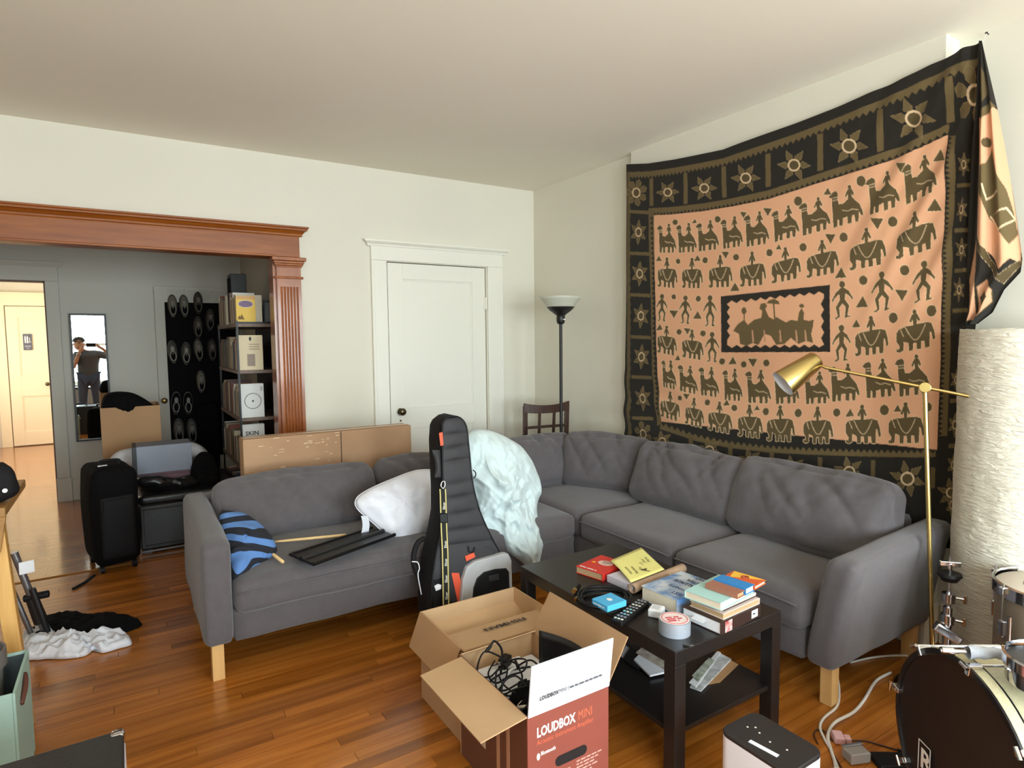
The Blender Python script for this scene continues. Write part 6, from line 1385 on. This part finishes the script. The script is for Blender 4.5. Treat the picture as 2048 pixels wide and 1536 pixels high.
def shoe_mesh(col, rim):
    T = thing('shoe', None, 'shoe', (0, 0, 0)); ol = []
    for k in range(28):
        a = 2*pi*k/28; w = 0.047*(1.0 + 0.12*sin(a)) ; ol.append(V(w*cos(a)*(1 - 0.10*max(0, -sin(a))), 0, 0.128*sin(a)))
    make('sole', G().prism(ol, (0, -0.022, 0)), rim, T, bev=0.004)
    make('upper', G().puff([p*0.96 + V(0, -0.022, 0) for p in ol], (0, -1, 0), 0.045, 0.0, 7, power=0.42), col, T, smooth=True)
    op = [V(0.028*cos(2*pi*k/20), -0.066, -0.042+0.055*sin(2*pi*k/20)) for k in range(20)]
    make('opening', G().prism(op, (0, 0.02, 0)), m_blackcloth, T); make('collar', G().tube([p+V(0, 0.001, 0) for p in op], 0.006, 6, True), rim, T, smooth=True)
    lt = make('tongue', G().puff([V(0.02*cos(2*pi*k/14), -0.062, 0.035+0.038*sin(2*pi*k/14)) for k in range(14)], (0, -1, 0), 0.012, 0, 4), rim, T, smooth=True)
    for q in range(3): make('lace', G().cyl((-0.02, -0.074, 0.018+0.016*q), (0.02, -0.074, 0.022+0.016*q), 0.0022, n=6), m_sol, lt)
    return T
SHOES = [(345, 612, 0, 'grey-white'), (368, 612, 0, 'grey-white'), (396, 606, 1, 'dark'), (396, 655, 1, 'dark'), (345, 704, 2, 'black and white'), (372, 707, 2, 'black and white'), (397, 700, 0, 'grey-white'), (402, 763, 0, 'grey-white'), (352, 806, 3, 'white-rimmed black'), (376, 806, 3, 'white-rimmed black'), (358, 862, 4, 'grey'), (384, 862, 4, 'grey'), (420, 640, 1, 'dark'), (424, 700, 1, 'dark')]
cols = [(M('shoe_pale', (104, 100, 90), 0.8), M('shoe_pale_rim', (118, 114, 104), 0.8)), (M('shoe_dark', (64, 60, 54), 0.8), M('shoe_dark_rim', (92, 88, 80), 0.8)), (M('shoe_bw', (70, 66, 60), 0.7), M('shoe_bw_rim', (140, 136, 124), 0.7)), (m_blackcloth, M('shoe_white_rim', (128, 126, 122), 0.7)), (M('shoe_grey', (88, 84, 80), 0.8), M('shoe_grey_rim', (108, 106, 102), 0.8))]
proto = {}
rows_ = {606: 'top', 612: 'top', 640: 'upper', 655: 'upper', 700: 'middle', 704: 'middle', 707: 'middle', 763: 'lower middle', 806: 'lower', 862: 'bottom'}
for k, (x, y, c, cn) in enumerate(SHOES):
    p = py(x, y, yo-0.002); lab = '%s shoe in the %s row of the black hanging shoe organizer' % (cn, rows_[y])
    if c not in proto: T = shoe_mesh(*cols[c]); proto[c] = T
    else: T = copy_tree(proto[c])
    T.location = (p.x, yo-0.0008, p.z); T.rotation_euler = (0, radians(random.uniform(-5, 5)), 0)
    s = 0.88 if y < 860 else 1.0; T.scale = (s, s, s); T['label'] = lab; T['group'] = 'shoes in the hanging organizer'
# ---------------------------------------------------------------- mirror on the alcove wall
mt_, nt, b = nodemat('silvered_glass'); b.inputs['Metallic'].default_value = 1.0; b.inputs['Roughness'].default_value = 0.0; b.inputs['Base Color'].default_value = (0.88, 0.9, 0.9, 1)
mr = thing('wall_mirror', 'tall narrow mirror in a black frame on the alcove wall', 'mirror', (-0.26, YF-0.02, 0.545))
MT = Matrix.Translation((-0.26, YF-0.016, 0)) @ Matrix.Rotation(radians(1.75), 4, 'Z')
w2, zb, zt_ = 0.143, 0.55, 1.74
make('glass', G().bx(-w2+0.014, -0.012, zb+0.016, w2-0.014, -0.006, zt_-0.016), mt_, mr, T=MT)
make('frame', G().bx(-w2, -0.02, zb, -w2+0.017, 0.004, zt_).bx(w2-0.017, -0.02, zb, w2, 0.004, zt_).bx(-w2+0.017, -0.02, zb, w2-0.017, 0.004, zb+0.018).bx(-w2+0.017, -0.02, zt_-0.018, w2-0.017, 0.004, zt_), m_black, mr, T=MT)
make('backing_board', G().bx(-w2+0.01, -0.006, zb+0.01, w2-0.01, 0.004, zt_-0.01), m_black, mr, T=MT)
# ---------------------------------------------------------------- storage ottoman and what lies on it
ot = thing('storage_ottoman', 'black leather storage ottoman with a padded lid in the alcove opening', 'ottoman', (0.42, 5.2, 0))
make('body', G().bx(0.045, 4.885, 0.03, 0.70, 5.62, 0.335), m_leather, ot, bev=0.008); make('lid', G().cushion((0.3725, 5.2525, 0.373), (0.67, 0.75, 0.07), r=0.028, n=14, puff=(0, 0, 0.01)), m_leather, ot, smooth=True)
make('lid_piping', G().tube([V(0.04, 4.88, 0.342), V(0.705, 4.88, 0.342), V(0.705, 5.625, 0.342), V(0.04, 5.625, 0.342)], 0.004, 6, True), m_rubber, ot)
make('front_welt', G().tube([V(0.07, 4.882, 0.06), V(0.675, 4.882, 0.06), V(0.675, 4.882, 0.31), V(0.07, 4.882, 0.31)], 0.003, 6, True), m_rubber, ot)
make('base_trim', G().bx(0.05, 4.884, 0.012, 0.695, 4.89, 0.024), M('dull_steel', (120, 118, 118), 0.5, 0.7), ot)
for x in (0.06, 0.64):
    for y in (4.90, 5.56): make('foot', G().bx(x, y, 0, x+0.05, y+0.05, 0.03), m_black, ot)
oz = 0.4205
t = thing('maroon_carton', 'flat dull maroon carton under the grey box on the black ottoman', 'box', (0.21, 5.24, oz))
make('carton', G().bx(0.045, 5.12, oz, 0.40, 5.36, oz+0.10), M('dull_maroon', (118, 84, 92), 0.6), t, bev=0.002); make('lid_line', G().bx(0.0445, 5.1195, oz+0.08, 0.4005, 5.3605, oz+0.084), m_db, t)
t = thing('grey_carton', 'flat slate grey box stacked on the maroon carton on the ottoman', 'box', (0.21, 5.24, oz+0.1))
make('carton', G().bx(0.025, 5.10, oz+0.101, 0.40, 5.34, oz+0.30), M('slate_grey_card', (132, 138, 152), 0.55), t, bev=0.003); make('end_cap', G().bx(0.0225, 5.0985, oz+0.1005, 0.05, 5.3415, oz+0.3015), m_black, t, bev=0.002)
t = thing('red_packet', 'small bright red packet in front of the maroon carton on the ottoman', 'packet', (0.21, 5.06, oz))
make('wrapper', G().cushion((0.215, 5.065, oz+0.045), (0.10, 0.04, 0.05), r=0.012, n=8, amp=0.008, fr=20), M('bright_red_pink', (236, 66, 78), 0.4), t, smooth=True); make('crimped_end', G().bx(0.255, 5.05, oz+0.03, 0.275, 5.056, oz+0.065), M('bright_red_pink', (236, 66, 78)), t)
ol = outl([(214, 930), (232, 905), (268, 895), (330, 890), (385, 884), (416, 905), (392, 918), (330, 935), (268, 944), (235, 944)], py, 5.47, 5)
one('white_laundry_sack', 'white cloth pillow stuffed behind the grey box on the ottoman', 'pillow', G().puff(ol, (0, -1, 0.2), 0.09, 0.08, 8, amp=0.05, fr=10), m_whitecloth, smooth=True)
def lump(name, label, cat, pts, Y, tf, tb, amp=0.05, fr=10, mat_=m_blackcloth, nr=(0, -1, 0.3), group=None, sd=0.0): return one(name, label, cat, G().puff(outl(pts, py, Y, 5), nr, tf, tb, 9, amp=amp, fr=fr, sd=sd), mat_, smooth=True, group=group)
lump('black_jacket', 'black shiny jacket heaped along the front of the ottoman lid', 'jacket', [(272, 975), (275, 955), (310, 950), (350, 955), (385, 950), (400, 968), (372, 980), (320, 985)], 4.98, 0.05, 0.06, mat_=m_leather)
lump('black_backpack', 'black backpack slumped between the ottoman and the bookcase', 'backpack', [(385, 985), (382, 935), (400, 905), (425, 910), (440, 950), (438, 995), (410, 1005)], 5.05, 0.08, 0.08)
lump('dark_coat', 'dark coat hanging down the alcove door below the shoes', 'coat', [(394, 1000), (396, 900), (394, 815), (412, 806), (436, 812), (440, 900), (438, 1000), (415, 1012)], 6.86, 0.05, 0.04, nr=(0, -1, 0))
# tall carton with a black garment
q0, q1 = py(200, 817, 5.85), py(320, 817, 5.85)
t = thing('tall_carton', 'tall brown cardboard box with a hand notch behind the ottoman', 'box', ((q0.x+q1.x)/2, 6.0, 0))
zc_ = q0.z
make('front_panel', G().prism([V(q0.x, 5.85, 0), V(q1.x, 5.85, 0), V(q1.x, 5.85, zc_), V(q0.x+0.24, 5.85, zc_), V(q0.x+0.22, 5.85, zc_-0.03), V(q0.x+0.15, 5.85, zc_-0.03), V(q0.x+0.13, 5.85, zc_), V(q0.x, 5.85, zc_)], (0, 0.006, 0)), m_card, t)
make('side_panel', G().bx(q0.x, 5.856, 0, q0.x+0.006, 6.25, zc_), m_card, t); make('side_panel', G().bx(q1.x-0.006, 5.856, 0, q1.x, 6.25, zc_), m_card, t); make('rear_panel', G().bx(q0.x, 6.25, 0, q1.x, 6.256, zc_), m_card, t)
lump('black_hoodie', 'black garment piled on top of the tall cardboard box', 'garment', [(205, 826), (206, 795), (225, 784), (262, 785), (290, 798), (312, 815), (312, 826), (275, 830), (262, 838), (246, 838), (240, 828)], 5.93, 0.09, 0.14, 0.03, nr=(0, -1, 0.1))
# suitcase
sc = thing('soft_suitcase', 'black soft-sided upright suitcase standing beside the ottoman', 'suitcase', (-0.12, 4.75, 0))
RS = Rz(radians(12)); so_ = V(-0.118, 4.79, 0)
def ST(g): g.v = [RS @ p + so_ for p in g.v]; return g
make('body', ST(G().cushion((0, 0, 0.36), (0.25, 0.40, 0.62), r=0.05, n=14, puff=(0.02, 0.015, 0.01), amp=0.006)), m_blackcloth, sc, smooth=True)
make('front_pocket', ST(G().cushion((0, -0.215, 0.30), (0.19, 0.05, 0.40), r=0.02, n=10, puff=(0, 0.01, 0))), m_nylond, sc, smooth=True)
make('zipper', ST(G().tube([V(-0.08, -0.235, 0.12), V(-0.08, -0.24, 0.48), V(0.08, -0.24, 0.48), V(0.08, -0.235, 0.12)], 0.003, 6)), m_blackmetal, sc)
make('grab_handle', ST(G().tube(spl([V(-0.05, -0.06, 0.67), V(-0.05, -0.05, 0.70), V(0.05, -0.05, 0.70), V(0.05, -0.06, 0.67)], 5), 0.01, 8)), m_nylond, sc, smooth=True)
make('luggage_tag', ST(G().bx(-0.07, -0.10, 0.676, -0.02, -0.07, 0.682)), m_paper, sc)
for x in (-0.09, 0.09):
    for y in (-0.15, 0.15): make('wheel', ST(G().cyl((x-0.012, y, 0.025), (x+0.012, y, 0.025), 0.025, n=14)), m_rubber, sc)
make('loose_strap', G().tube([pz(190, 1150, 0.03), pz(170, 1165, 0.006), pz(146, 1178, 0.005)], 0.009, 6), m_nylond, sc)

# ---------------------------------------------------------------- left edge: stand, clothes, bin, amplifier
def floor_lump(name, label, cat, pts, h, amp, fr, mat_, sd=0.0, rings=22, fold=0.0):
    ol = outl(pts, pz, 0.004, 12); g = G().puff(ol, (0, 0, 1), h, 0.0, rings, amp=amp, fr=fr, power=0.5, sd=sd, ridge=fold*0.3)
    if fold:
        for i, p in enumerate(g.v):
            if p.z > 0.008: g.v[i] = p + V(0, 0, (1-abs(noise.noise(V(p.x*16+p.y*9, p.y*22-p.x*6, sd))))**3*fold*0.42 - fold*0.05)
    for i, p in enumerate(g.v): g.v[i] = V(p.x, p.y, max(p.z, 0.0012))
    return one(name, label, cat, g, mat_, smooth=True)
floor_lump('black_sweater', 'black sweater sleeve lying flat on the wooden floor', 'sweater', [(70, 1285), (66, 1262), (80, 1240), (110, 1232), (170, 1236), (225, 1232), (262, 1236), (284, 1248), (270, 1258), (225, 1272), (165, 1280), (110, 1284)], 0.045, 0.03, 9, m_blackcloth, 2.0, fold=0.02)
floor_lump('white_shirt', 'crumpled white shirt lying on the wooden floor by the green bin', 'shirt', [(44, 1316), (40, 1285), (52, 1264), (80, 1262), (98, 1276), (120, 1270), (160, 1278), (205, 1280), (250, 1270), (264, 1288), (235, 1298), (205, 1306), (190, 1298), (170, 1312), (130, 1318), (95, 1318), (70, 1320)], 0.04, 0.04, 12, m_whitecloth, 5.0, fold=0.045)
floor_lump('teal_cloth', 'thin teal cloth edge between the white shirt and black sweater', 'cloth', [(135, 1274), (150, 1266), (190, 1266), (222, 1267), (200, 1273), (160, 1277)], 0.012, 0.01, 14, M('teal_fabric', (128, 176, 178), 0.85), 3.0)
# folded black stand leaning by the desk
t = thing('folded_tripod', 'folded black and grey tripod stand lying beside the wooden desk leg', 'tripod', pz(85, 1262, 0))
P0, P1 = pz(88, 1258, 0.05), py(28, 1105, 3.72)
m_gm = M('grey_metal', (140, 138, 140), 0.35, 0.8)
make('centre_tube', G().cyl(P0, P1, 0.016, n=14), m_gm, t, smooth=True, ang=40)
make('outer_leg', G().cyl(P0+V(-0.05, 0.02, -0.03), P0.lerp(P1, 0.75)+V(-0.06, 0, 0), 0.012, n=10), m_gm, t); make('outer_leg', G().cyl(P0+V(0.02, -0.02, -0.03), P0.lerp(P1, 0.55)+V(0.02, -0.03, 0), 0.014, n=10), m_black, t)
make('clamp', G().cyl(P0.lerp(P1, 0.42)+V(-0.03, 0, 0), P0.lerp(P1, 0.42)+V(0.07, -0.02, 0.01), 0.018, n=12), m_rubber, t, bev=0.004)
make('joint_collar', G().cyl(P0.lerp(P1, 0.1), P0.lerp(P1, 0.42), 0.03, 0.026, 14), m_black, t, smooth=True, ang=40)
make('foot_bar', G().cyl(pz(60, 1262, 0.016), pz(110, 1236, 0.016), 0.014, n=10), m_rubber, t)
make('paper_tag', G().box(P0.lerp(P1, 0.82)+V(0.03, -0.03, 0), (0.06, 0.012, 0.06), Rz(0.3)), m_paper, t, bev=0.003)
# wooden desk edge
m_pine = Mwood('pine_wood', 'c08a46', 'dcae68', 'Z', 3, 0.45); m_pined = Mwood('amber_plank', '8e6430', 'ad8148', 'X', 3, 0.45)
q = py(12, 1040, 2.9); qf = pz(52, 1345, 0.0)
t = thing('wooden_desk', 'pale wooden desk with a thick slanted leg at the room side', 'desk', (-0.8, 3.0, 0))
LT, LB = py(6, 1030, 2.90), py(46, 1300, 2.90); dl = (LB-LT); Lf = LT + dl*((0-LT.z)/dl.z)
make('leg', G().hexa([Lf+V(-0.05, -0.02, 0), Lf+V(0.0, -0.02, 0), Lf+V(0.0, 0.035, 0), Lf+V(-0.05, 0.035, 0), LT+V(-0.05, -0.02, 0.0), LT+V(0.0, -0.02, 0), LT+V(0.0, 0.035, 0), LT+V(-0.05, 0.035, 0)]), m_pine, t, bev=0.004)
make('leg', G().bx(-1.45, 2.88, 0, -1.40, 2.935, 0.84), m_pine, t, bev=0.004); make('leg', G().bx(-1.45, 3.35, 0, -1.40, 3.405, 0.84), m_pine, t, bev=0.004)
R1 = py(27, 1005, 2.9)
make('desk_top', G().bx(-1.5, 2.86, LT.z, R1.x-0.02, 3.42, LT.z+0.035), m_pined, t, bev=0.004)
make('brace', G().prism([V(LT.x-0.02, 2.862, LT.z), V(R1.x-0.02, 2.862, LT.z), V(LT.x-0.01, 2.862, LT.z-0.13), V(LT.x-0.045, 2.862, LT.z-0.15)], (0, 0.02, 0)), m_pined, t, bev=0.002)
hb = py(2, 975, 2.95)
one('black_padded_bag', 'black padded pouch with a white stud on the wooden desk edge', 'pouch', G().cushion((hb.x-0.02, 2.98, LT.z+0.036+0.075), (0.13, 0.12, 0.15), r=0.055, n=12, amp=0.012, fr=14), m_nylond, smooth=True)
one('white_stud_button', 'small white round stud on the black padded pouch', 'button', G().cyl(py(10, 981, 2.905), py(10, 981, 2.905)+V(0, -0.004, 0), 0.008, n=14), m_paper)
# green fabric bin
gx0, gx1, gy0, gy1, gz = -0.69, -0.335, 2.40, 2.73, 0.372
t = thing('fabric_bin', 'pale green fabric storage bin with a leather pull beside the black amplifier', 'bin', (-0.51, 2.56, 0)); m_gr = M('sage_fabric', (158, 184, 172), 0.85, bump=0.15, bscale=300); m_gd = M('dark_bin_lining', (70, 78, 80), 0.9); th = 0.008
make('right_side', G().bx(gx1-th, gy0, 0, gx1, gy1, gz), m_gr, t, bev=0.002); make('left_side', G().bx(gx0, gy0, 0, gx0+th, gy1, gz), m_gr, t, bev=0.002)
make('front_side', G().bx(gx0+th, gy0, 0, gx1-th, gy0+th, gz), m_gr, t, bev=0.002); make('back_side', G().bx(gx0+th, gy1-th, 0, gx1-th, gy1, gz), m_gr, t, bev=0.002); make('bottom', G().bx(gx0+th, gy0+th, 0, gx1-th, gy1-th, 0.008), m_gd, t)
for ya in (gy0+th, gy1-th-0.002): make('lining', G().bx(gx0+th, ya, 0.008, gx1-th, ya+0.002, gz-0.01), m_gd, t)
hc = px(44, 1375, gx1); 
make('pull_handle', G().tube(spl([hc+V(0.002, 0.055, 0.02), hc+V(0.008, 0.02, 0.012), hc+V(0.008, -0.02, -0.005), hc+V(0.002, -0.055, -0.03)], 5), 0.008, 8), M('brown_leather', (96, 52, 40), 0.5), t, smooth=True)
t = thing('plant_pot', 'dark grey plastic flower pot standing inside the green bin', 'pot', (-0.50, 2.62, 0.01)); m_pot = M('grey_plastic_pot', (104, 98, 94), 0.55)
pc = (-0.475, 2.62, 0)
make('pot', G().lathe([(0.06, 0.0085), (0.085, 0.38), (0.095, 0.385), (0.095, 0.44), (0.088, 0.44), (0.08, 0.38), (0.055, 0.02)], pc, 28), m_pot, t, smooth=True, ang=40); make('soil', G().cyl((pc[0], pc[1], 0.36), (pc[0], pc[1], 0.37), 0.078, n=24), M('dark_soil', (38, 30, 26), 0.95, bump=0.6, bscale=80), t)
# black amplifier / flight case
a0, a1 = pz(245, 1457, 0.45), pz(0, 1520, 0.45)
t = thing('guitar_amplifier', 'black covered amplifier with silver metal corners at the floor edge', 'amplifier', (-0.33, 1.6, 0))
hx0, hx1, hy0, hy1, hz = -0.62, -0.045, 1.50, 1.862, 0.45
make('cabinet', G().bx(hx0, hy0, 0.012, hx1, hy1, hz), M('black_tolex', (30, 29, 29), 0.45, bump=0.2, bscale=250), t, bev=0.008)
make('side_panel', G().prism([V(hx1+0.0005, hy0+0.03, 0.05), V(hx1+0.0005, hy1-0.04, 0.05), V(hx1+0.0005, hy1-0.02, hz-0.03), V(hx1+0.0005, hy0+0.03, hz-0.03)], (0.002, 0, 0)), M('white_side_vinyl', (214, 214, 220), 0.5), t)
for x in (hx0, hx1):
    for y in (hy0, hy1):
        for z in (hz,): make('corner_guard', G().cushion((x+(0.014 if x == hx0 else -0.014), y+(0.014 if y == hy0 else -0.014), z-0.014), (0.034, 0.034, 0.034), r=0.01, n=6), m_chrome, t, smooth=True)
make('carry_handle', G().tube(spl([V(-0.40, 1.70, hz), V(-0.38, 1.70, hz+0.03), V(-0.24, 1.70, hz+0.03), V(-0.22, 1.70, hz)], 6), 0.011, 8), m_rubber, t, smooth=True)
for x in (-0.405, -0.215): make('handle_cap', G().box((x, 1.70, hz+0.006), (0.04, 0.03, 0.014)), m_chrome, t, bev=0.003)
for x in (hx0+0.05, hx1-0.05):
    for y in (hy0+0.05, hy1-0.05): make('foot', G().cyl((x, y, 0), (x, y, 0.014), 0.018, n=12), m_rubber, t)
# ---------------------------------------------------------------- desk under the window behind the camera (seen in the mirror)
t = thing('window_table', 'low dark table under the window, seen in the alcove mirror', 'table', (-0.45, -1.35, 0))
make('table_top', G().bx(-1.25, -1.62, 0.55, 0.30, -1.12, 0.585), m_lack, t, bev=0.003)
for x in (-1.24, 0.24):
    for y in (-1.60, -1.18): make('leg', G().bx(x, y, 0, x+0.05, y+0.05, 0.55), m_lack, t)
make('lower_shelf', G().bx(-1.2, -1.57, 0.2, 0.25, -1.15, 0.22), m_lack, t)
for k, (x, y, z) in enumerate(((-0.55, -1.25, 0.586), (-0.30, -1.2, 0.586), (-0.5, -1.3, 0.221))):
    one('letter_sheet', ['white paper on the dark table under the window, near its middle', 'white paper at the front edge of the dark window table', 'white paper on the low shelf of the window table'][k], 'paper', G().box((x, y, z+0.004), (0.21, 0.15, 0.007), Rz(0.3*k)), m_paper)

# ---------------------------------------------------------------- the photographer, seen in the mirror
pe_ = thing('person', 'person in dark cap, grey shirt and jeans photographing the room, reflected in the mirror', 'person', (-0.12, -0.42, 0))
m_skin = M('skin', (178, 132, 106), 0.55); m_shirt = M('grey_shirt', (78, 80, 84), 0.9); m_jean = M('blue_jeans', (62, 72, 92), 0.9); m_cap = M('dark_cap', (52, 50, 48), 0.9)
def skinned(name, J, E, mat_, par, sub=2):
    keys = list(J); me = bpy.data.meshes.new(name); org = ORG[par.name]
    me.from_pydata([tuple(Vector(J[k][0])-org) for k in keys], [(keys.index(a), keys.index(b)) for a, b in E], [])
    o = bpy.data.objects.new(name, me); COL.objects.link(o); me.materials.append(mat_)
    sk = o.modifiers.new('skin', 'SKIN'); sk.use_smooth_shade = True
    for i, k in enumerate(keys):
        me.skin_vertices[0].data[i].radius = (J[k][1],)*2; me.skin_vertices[0].data[i].use_root = (i == 0)
    s = o.modifiers.new('sub', 'SUBSURF'); s.levels = sub; s.render_levels = sub; o.parent = par; ORG[o.name] = org; return o
JB = {'pel': ((-0.12, -0.44, 0.88), 0.13), 'sp': ((-0.12, -0.43, 1.04), 0.12), 'ch': ((-0.11, -0.41, 1.19), 0.13), 'nk': ((-0.18, -0.37, 1.32), 0.055), 'hd0': ((-0.23, -0.33, 1.38), 0.055),
      'ls': ((-0.29, -0.40, 1.25), 0.06), 'le': ((-0.36, -0.20, 1.01), 0.042), 'lw': ((-0.25, -0.12, 1.30), 0.028), 'lh': ((-0.22, -0.10, 1.38), 0.03),
      'rs': ((0.08, -0.40, 1.26), 0.06), 're': ((0.30, -0.24, 1.17), 0.042), 'rw': ((0.12, -0.12, 1.36), 0.028), 'rh': ((0.06, -0.10, 1.40), 0.03),
      'lhip': ((-0.21, -0.44, 0.82), 0.09), 'lk': ((-0.23, -0.42, 0.46), 0.06), 'la': ((-0.24, -0.46, 0.09), 0.042), 'lt': ((-0.25, -0.32, 0.035), 0.032),
      'rhip': ((-0.03, -0.44, 0.82), 0.09), 'rk': ((-0.01, -0.42, 0.46), 0.06), 'ra': ((0.0, -0.46, 0.09), 0.042), 'rt': ((0.02, -0.32, 0.035), 0.032)}
EB = [('pel', 'sp'), ('sp', 'ch'), ('ch', 'nk'), ('nk', 'hd0'), ('ch', 'ls'), ('ls', 'le'), ('le', 'lw'), ('lw', 'lh'), ('ch', 'rs'), ('rs', 're'), ('re', 'rw'), ('rw', 'rh'), ('pel', 'lhip'), ('lhip', 'lk'), ('lk', 'la'), ('la', 'lt'), ('pel', 'rhip'), ('rhip', 'rk'), ('rk', 'ra'), ('ra', 'rt')]
for sd_, hn, cx0 in ((1, 'lh', -0.165), (-1, 'rh', 0.03)):
    b0 = Vector(JB[hn][0])
    for k in range(4):
        z = 1.395+0.021*k; f1_ = '%sf%d' % (hn, k); JB[f1_+'a'] = ((b0.x+0.03*sd_, -0.072, z), 0.009); JB[f1_+'b'] = ((b0.x+0.055*sd_ if sd_ > 0 else b0.x-0.045, -0.052, z+0.004), 0.0085); JB[f1_+'c'] = ((b0.x+0.075*sd_ if sd_ > 0 else b0.x-0.06, -0.05, z+0.006), 0.0075); EB += [(hn, f1_+'a'), (f1_+'a', f1_+'b'), (f1_+'b', f1_+'c')]
    JB[hn+'ta'] = ((b0.x+0.012*sd_, -0.108, 1.405), 0.011); JB[hn+'tb'] = ((b0.x+0.045*sd_, -0.1, 1.42), 0.009); EB += [(hn, hn+'ta'), (hn+'ta', hn+'tb')]
skinned('body', JB, EB, m_skin, pe_)
sub_ = lambda ks, inf, repl={}: {k: (repl.get(k, JB[k][0]), JB[k][1]+inf) for k in ks}
mid = lambda a, b, t_: tuple(Vector(JB[a][0]).lerp(Vector(JB[b][0]), t_))
JS = sub_(['sp', 'ch', 'pel', 'ls', 'rs'], 0.022); JS['nk0'] = (mid('ch', 'nk', 0.6), 0.075); JS['le0'] = (mid('ls', 'le', 0.72), 0.068); JS['re0'] = (mid('rs', 're', 0.75), 0.066)
skinned('shirt', JS, [('sp', 'ch'), ('sp', 'pel'), ('ch', 'ls'), ('ch', 'rs'), ('ch', 'nk0'), ('ls', 'le0'), ('rs', 're0')], m_shirt, pe_)
JT = sub_(['pel', 'lhip', 'lk', 'rhip', 'rk'], 0.02); JT['la0'] = (mid('lk', 'la', 0.95), 0.062); JT['ra0'] = (mid('rk', 'ra', 0.95), 0.062)
skinned('jeans', JT, [('pel', 'lhip'), ('lhip', 'lk'), ('lk', 'la0'), ('pel', 'rhip'), ('rhip', 'rk'), ('rk', 'ra0')], m_jean, pe_)
def ell(c, rx, ry, n=28): return [Vector(c)+V(rx*cos(2*pi*i/n), ry*sin(2*pi*i/n), 0) for i in range(n)]
make('shirt_body', G().loft([ell((-0.12, -0.44, 0.80), 0.175, 0.135), ell((-0.12, -0.44, 0.93), 0.168, 0.13), ell((-0.118, -0.43, 1.06), 0.172, 0.132), ell((-0.11, -0.415, 1.18), 0.19, 0.13), ell((-0.11, -0.405, 1.26), 0.185, 0.11), ell((-0.14, -0.39, 1.315), 0.10, 0.075), ell((-0.165, -0.38, 1.335), 0.062, 0.058)]), m_shirt, pe_, smooth=True)
make('jeans_seat', G().loft([ell((-0.12, -0.44, 0.66), 0.165, 0.10), ell((-0.12, -0.44, 0.76), 0.178, 0.128), ell((-0.12, -0.44, 0.84), 0.165, 0.125)]), m_jean, pe_, smooth=True)
hc_ = V(-0.245, -0.30, 1.455)
hd = G().cushion(hc_, (0.15, 0.19, 0.23), r=0.07, n=14, puff=(0.004, 0.004, 0.0))
make('head', hd, m_skin, pe_, smooth=True)
make('nose', G().puff([hc_+V(0.015*cos(2*pi*k/12), 0.095, -0.01+0.026*sin(2*pi*k/12)) for k in range(12)], (0, 1, 0), 0.022, 0.0, 5), m_skin, pe_, smooth=True)
for s in (-1, 1):
    make('ear', G().puff([hc_+V(s*0.078, -0.005+0.018*cos(2*pi*k/12), 0.0+0.03*sin(2*pi*k/12)) for k in range(12)], (s, 0, 0), 0.012, 0.004, 4), m_skin, pe_, smooth=True)
    make('eye', G().cyl(hc_+V(s*0.032, 0.094, 0.02), hc_+V(s*0.032, 0.097, 0.02), 0.009, n=12), m_paper, pe_); make('shoe', G().cushion((-0.245 if s < 0 else 0.015, -0.40, 0.045), (0.10, 0.27, 0.09), r=0.04, n=10), m_black, pe_, smooth=True)
make('mouth', G().cyl(hc_+V(-0.02, 0.096, -0.055), hc_+V(0.02, 0.096, -0.055), 0.004, n=8), M('lips', (150, 92, 84), 0.5), pe_)
make('hair', G().cushion(hc_+V(0, -0.03, 0.03), (0.165, 0.16, 0.19), r=0.075, n=10), M('dark_hair', (44, 34, 28), 0.7), pe_, smooth=True)
make('cap', G().lathe([(0.098, 0.045), (0.1, 0.06), (0.09, 0.10), (0.06, 0.13), (0.01, 0.142)], hc_+V(0, -0.005, 0), 28), m_cap, pe_, smooth=True)
make('cap_visor', G().prism([hc_+V(0.09*cos(pi*k/12), 0.06+0.085*sin(pi*k/12), 0.05) for k in range(13)], (0, 0, 0.006)), m_cap, pe_, bev=0.002)
make('wristwatch', G().lathe([(0.033, -0.012), (0.035, -0.006), (0.035, 0.006), (0.033, 0.012)], V(-0.262, -0.13, 1.265), 20, V(0.10, 0.08, 0.29).to_track_quat('Z', 'Y').to_matrix()), m_gm, pe_, smooth=True)
t = thing('phone', 'dark phone held up in landscape by the photographer', 'phone', (-0.06, -0.075, 1.42))
make('phone_case', G().bx(-0.14, -0.083, 1.40, 0.012, -0.075, 1.475), m_rubber, t, bev=0.003); make('camera_bump', G().bx(-0.02, -0.075, 1.44, 0.01, -0.0725, 1.473), m_black, t, bev=0.001)
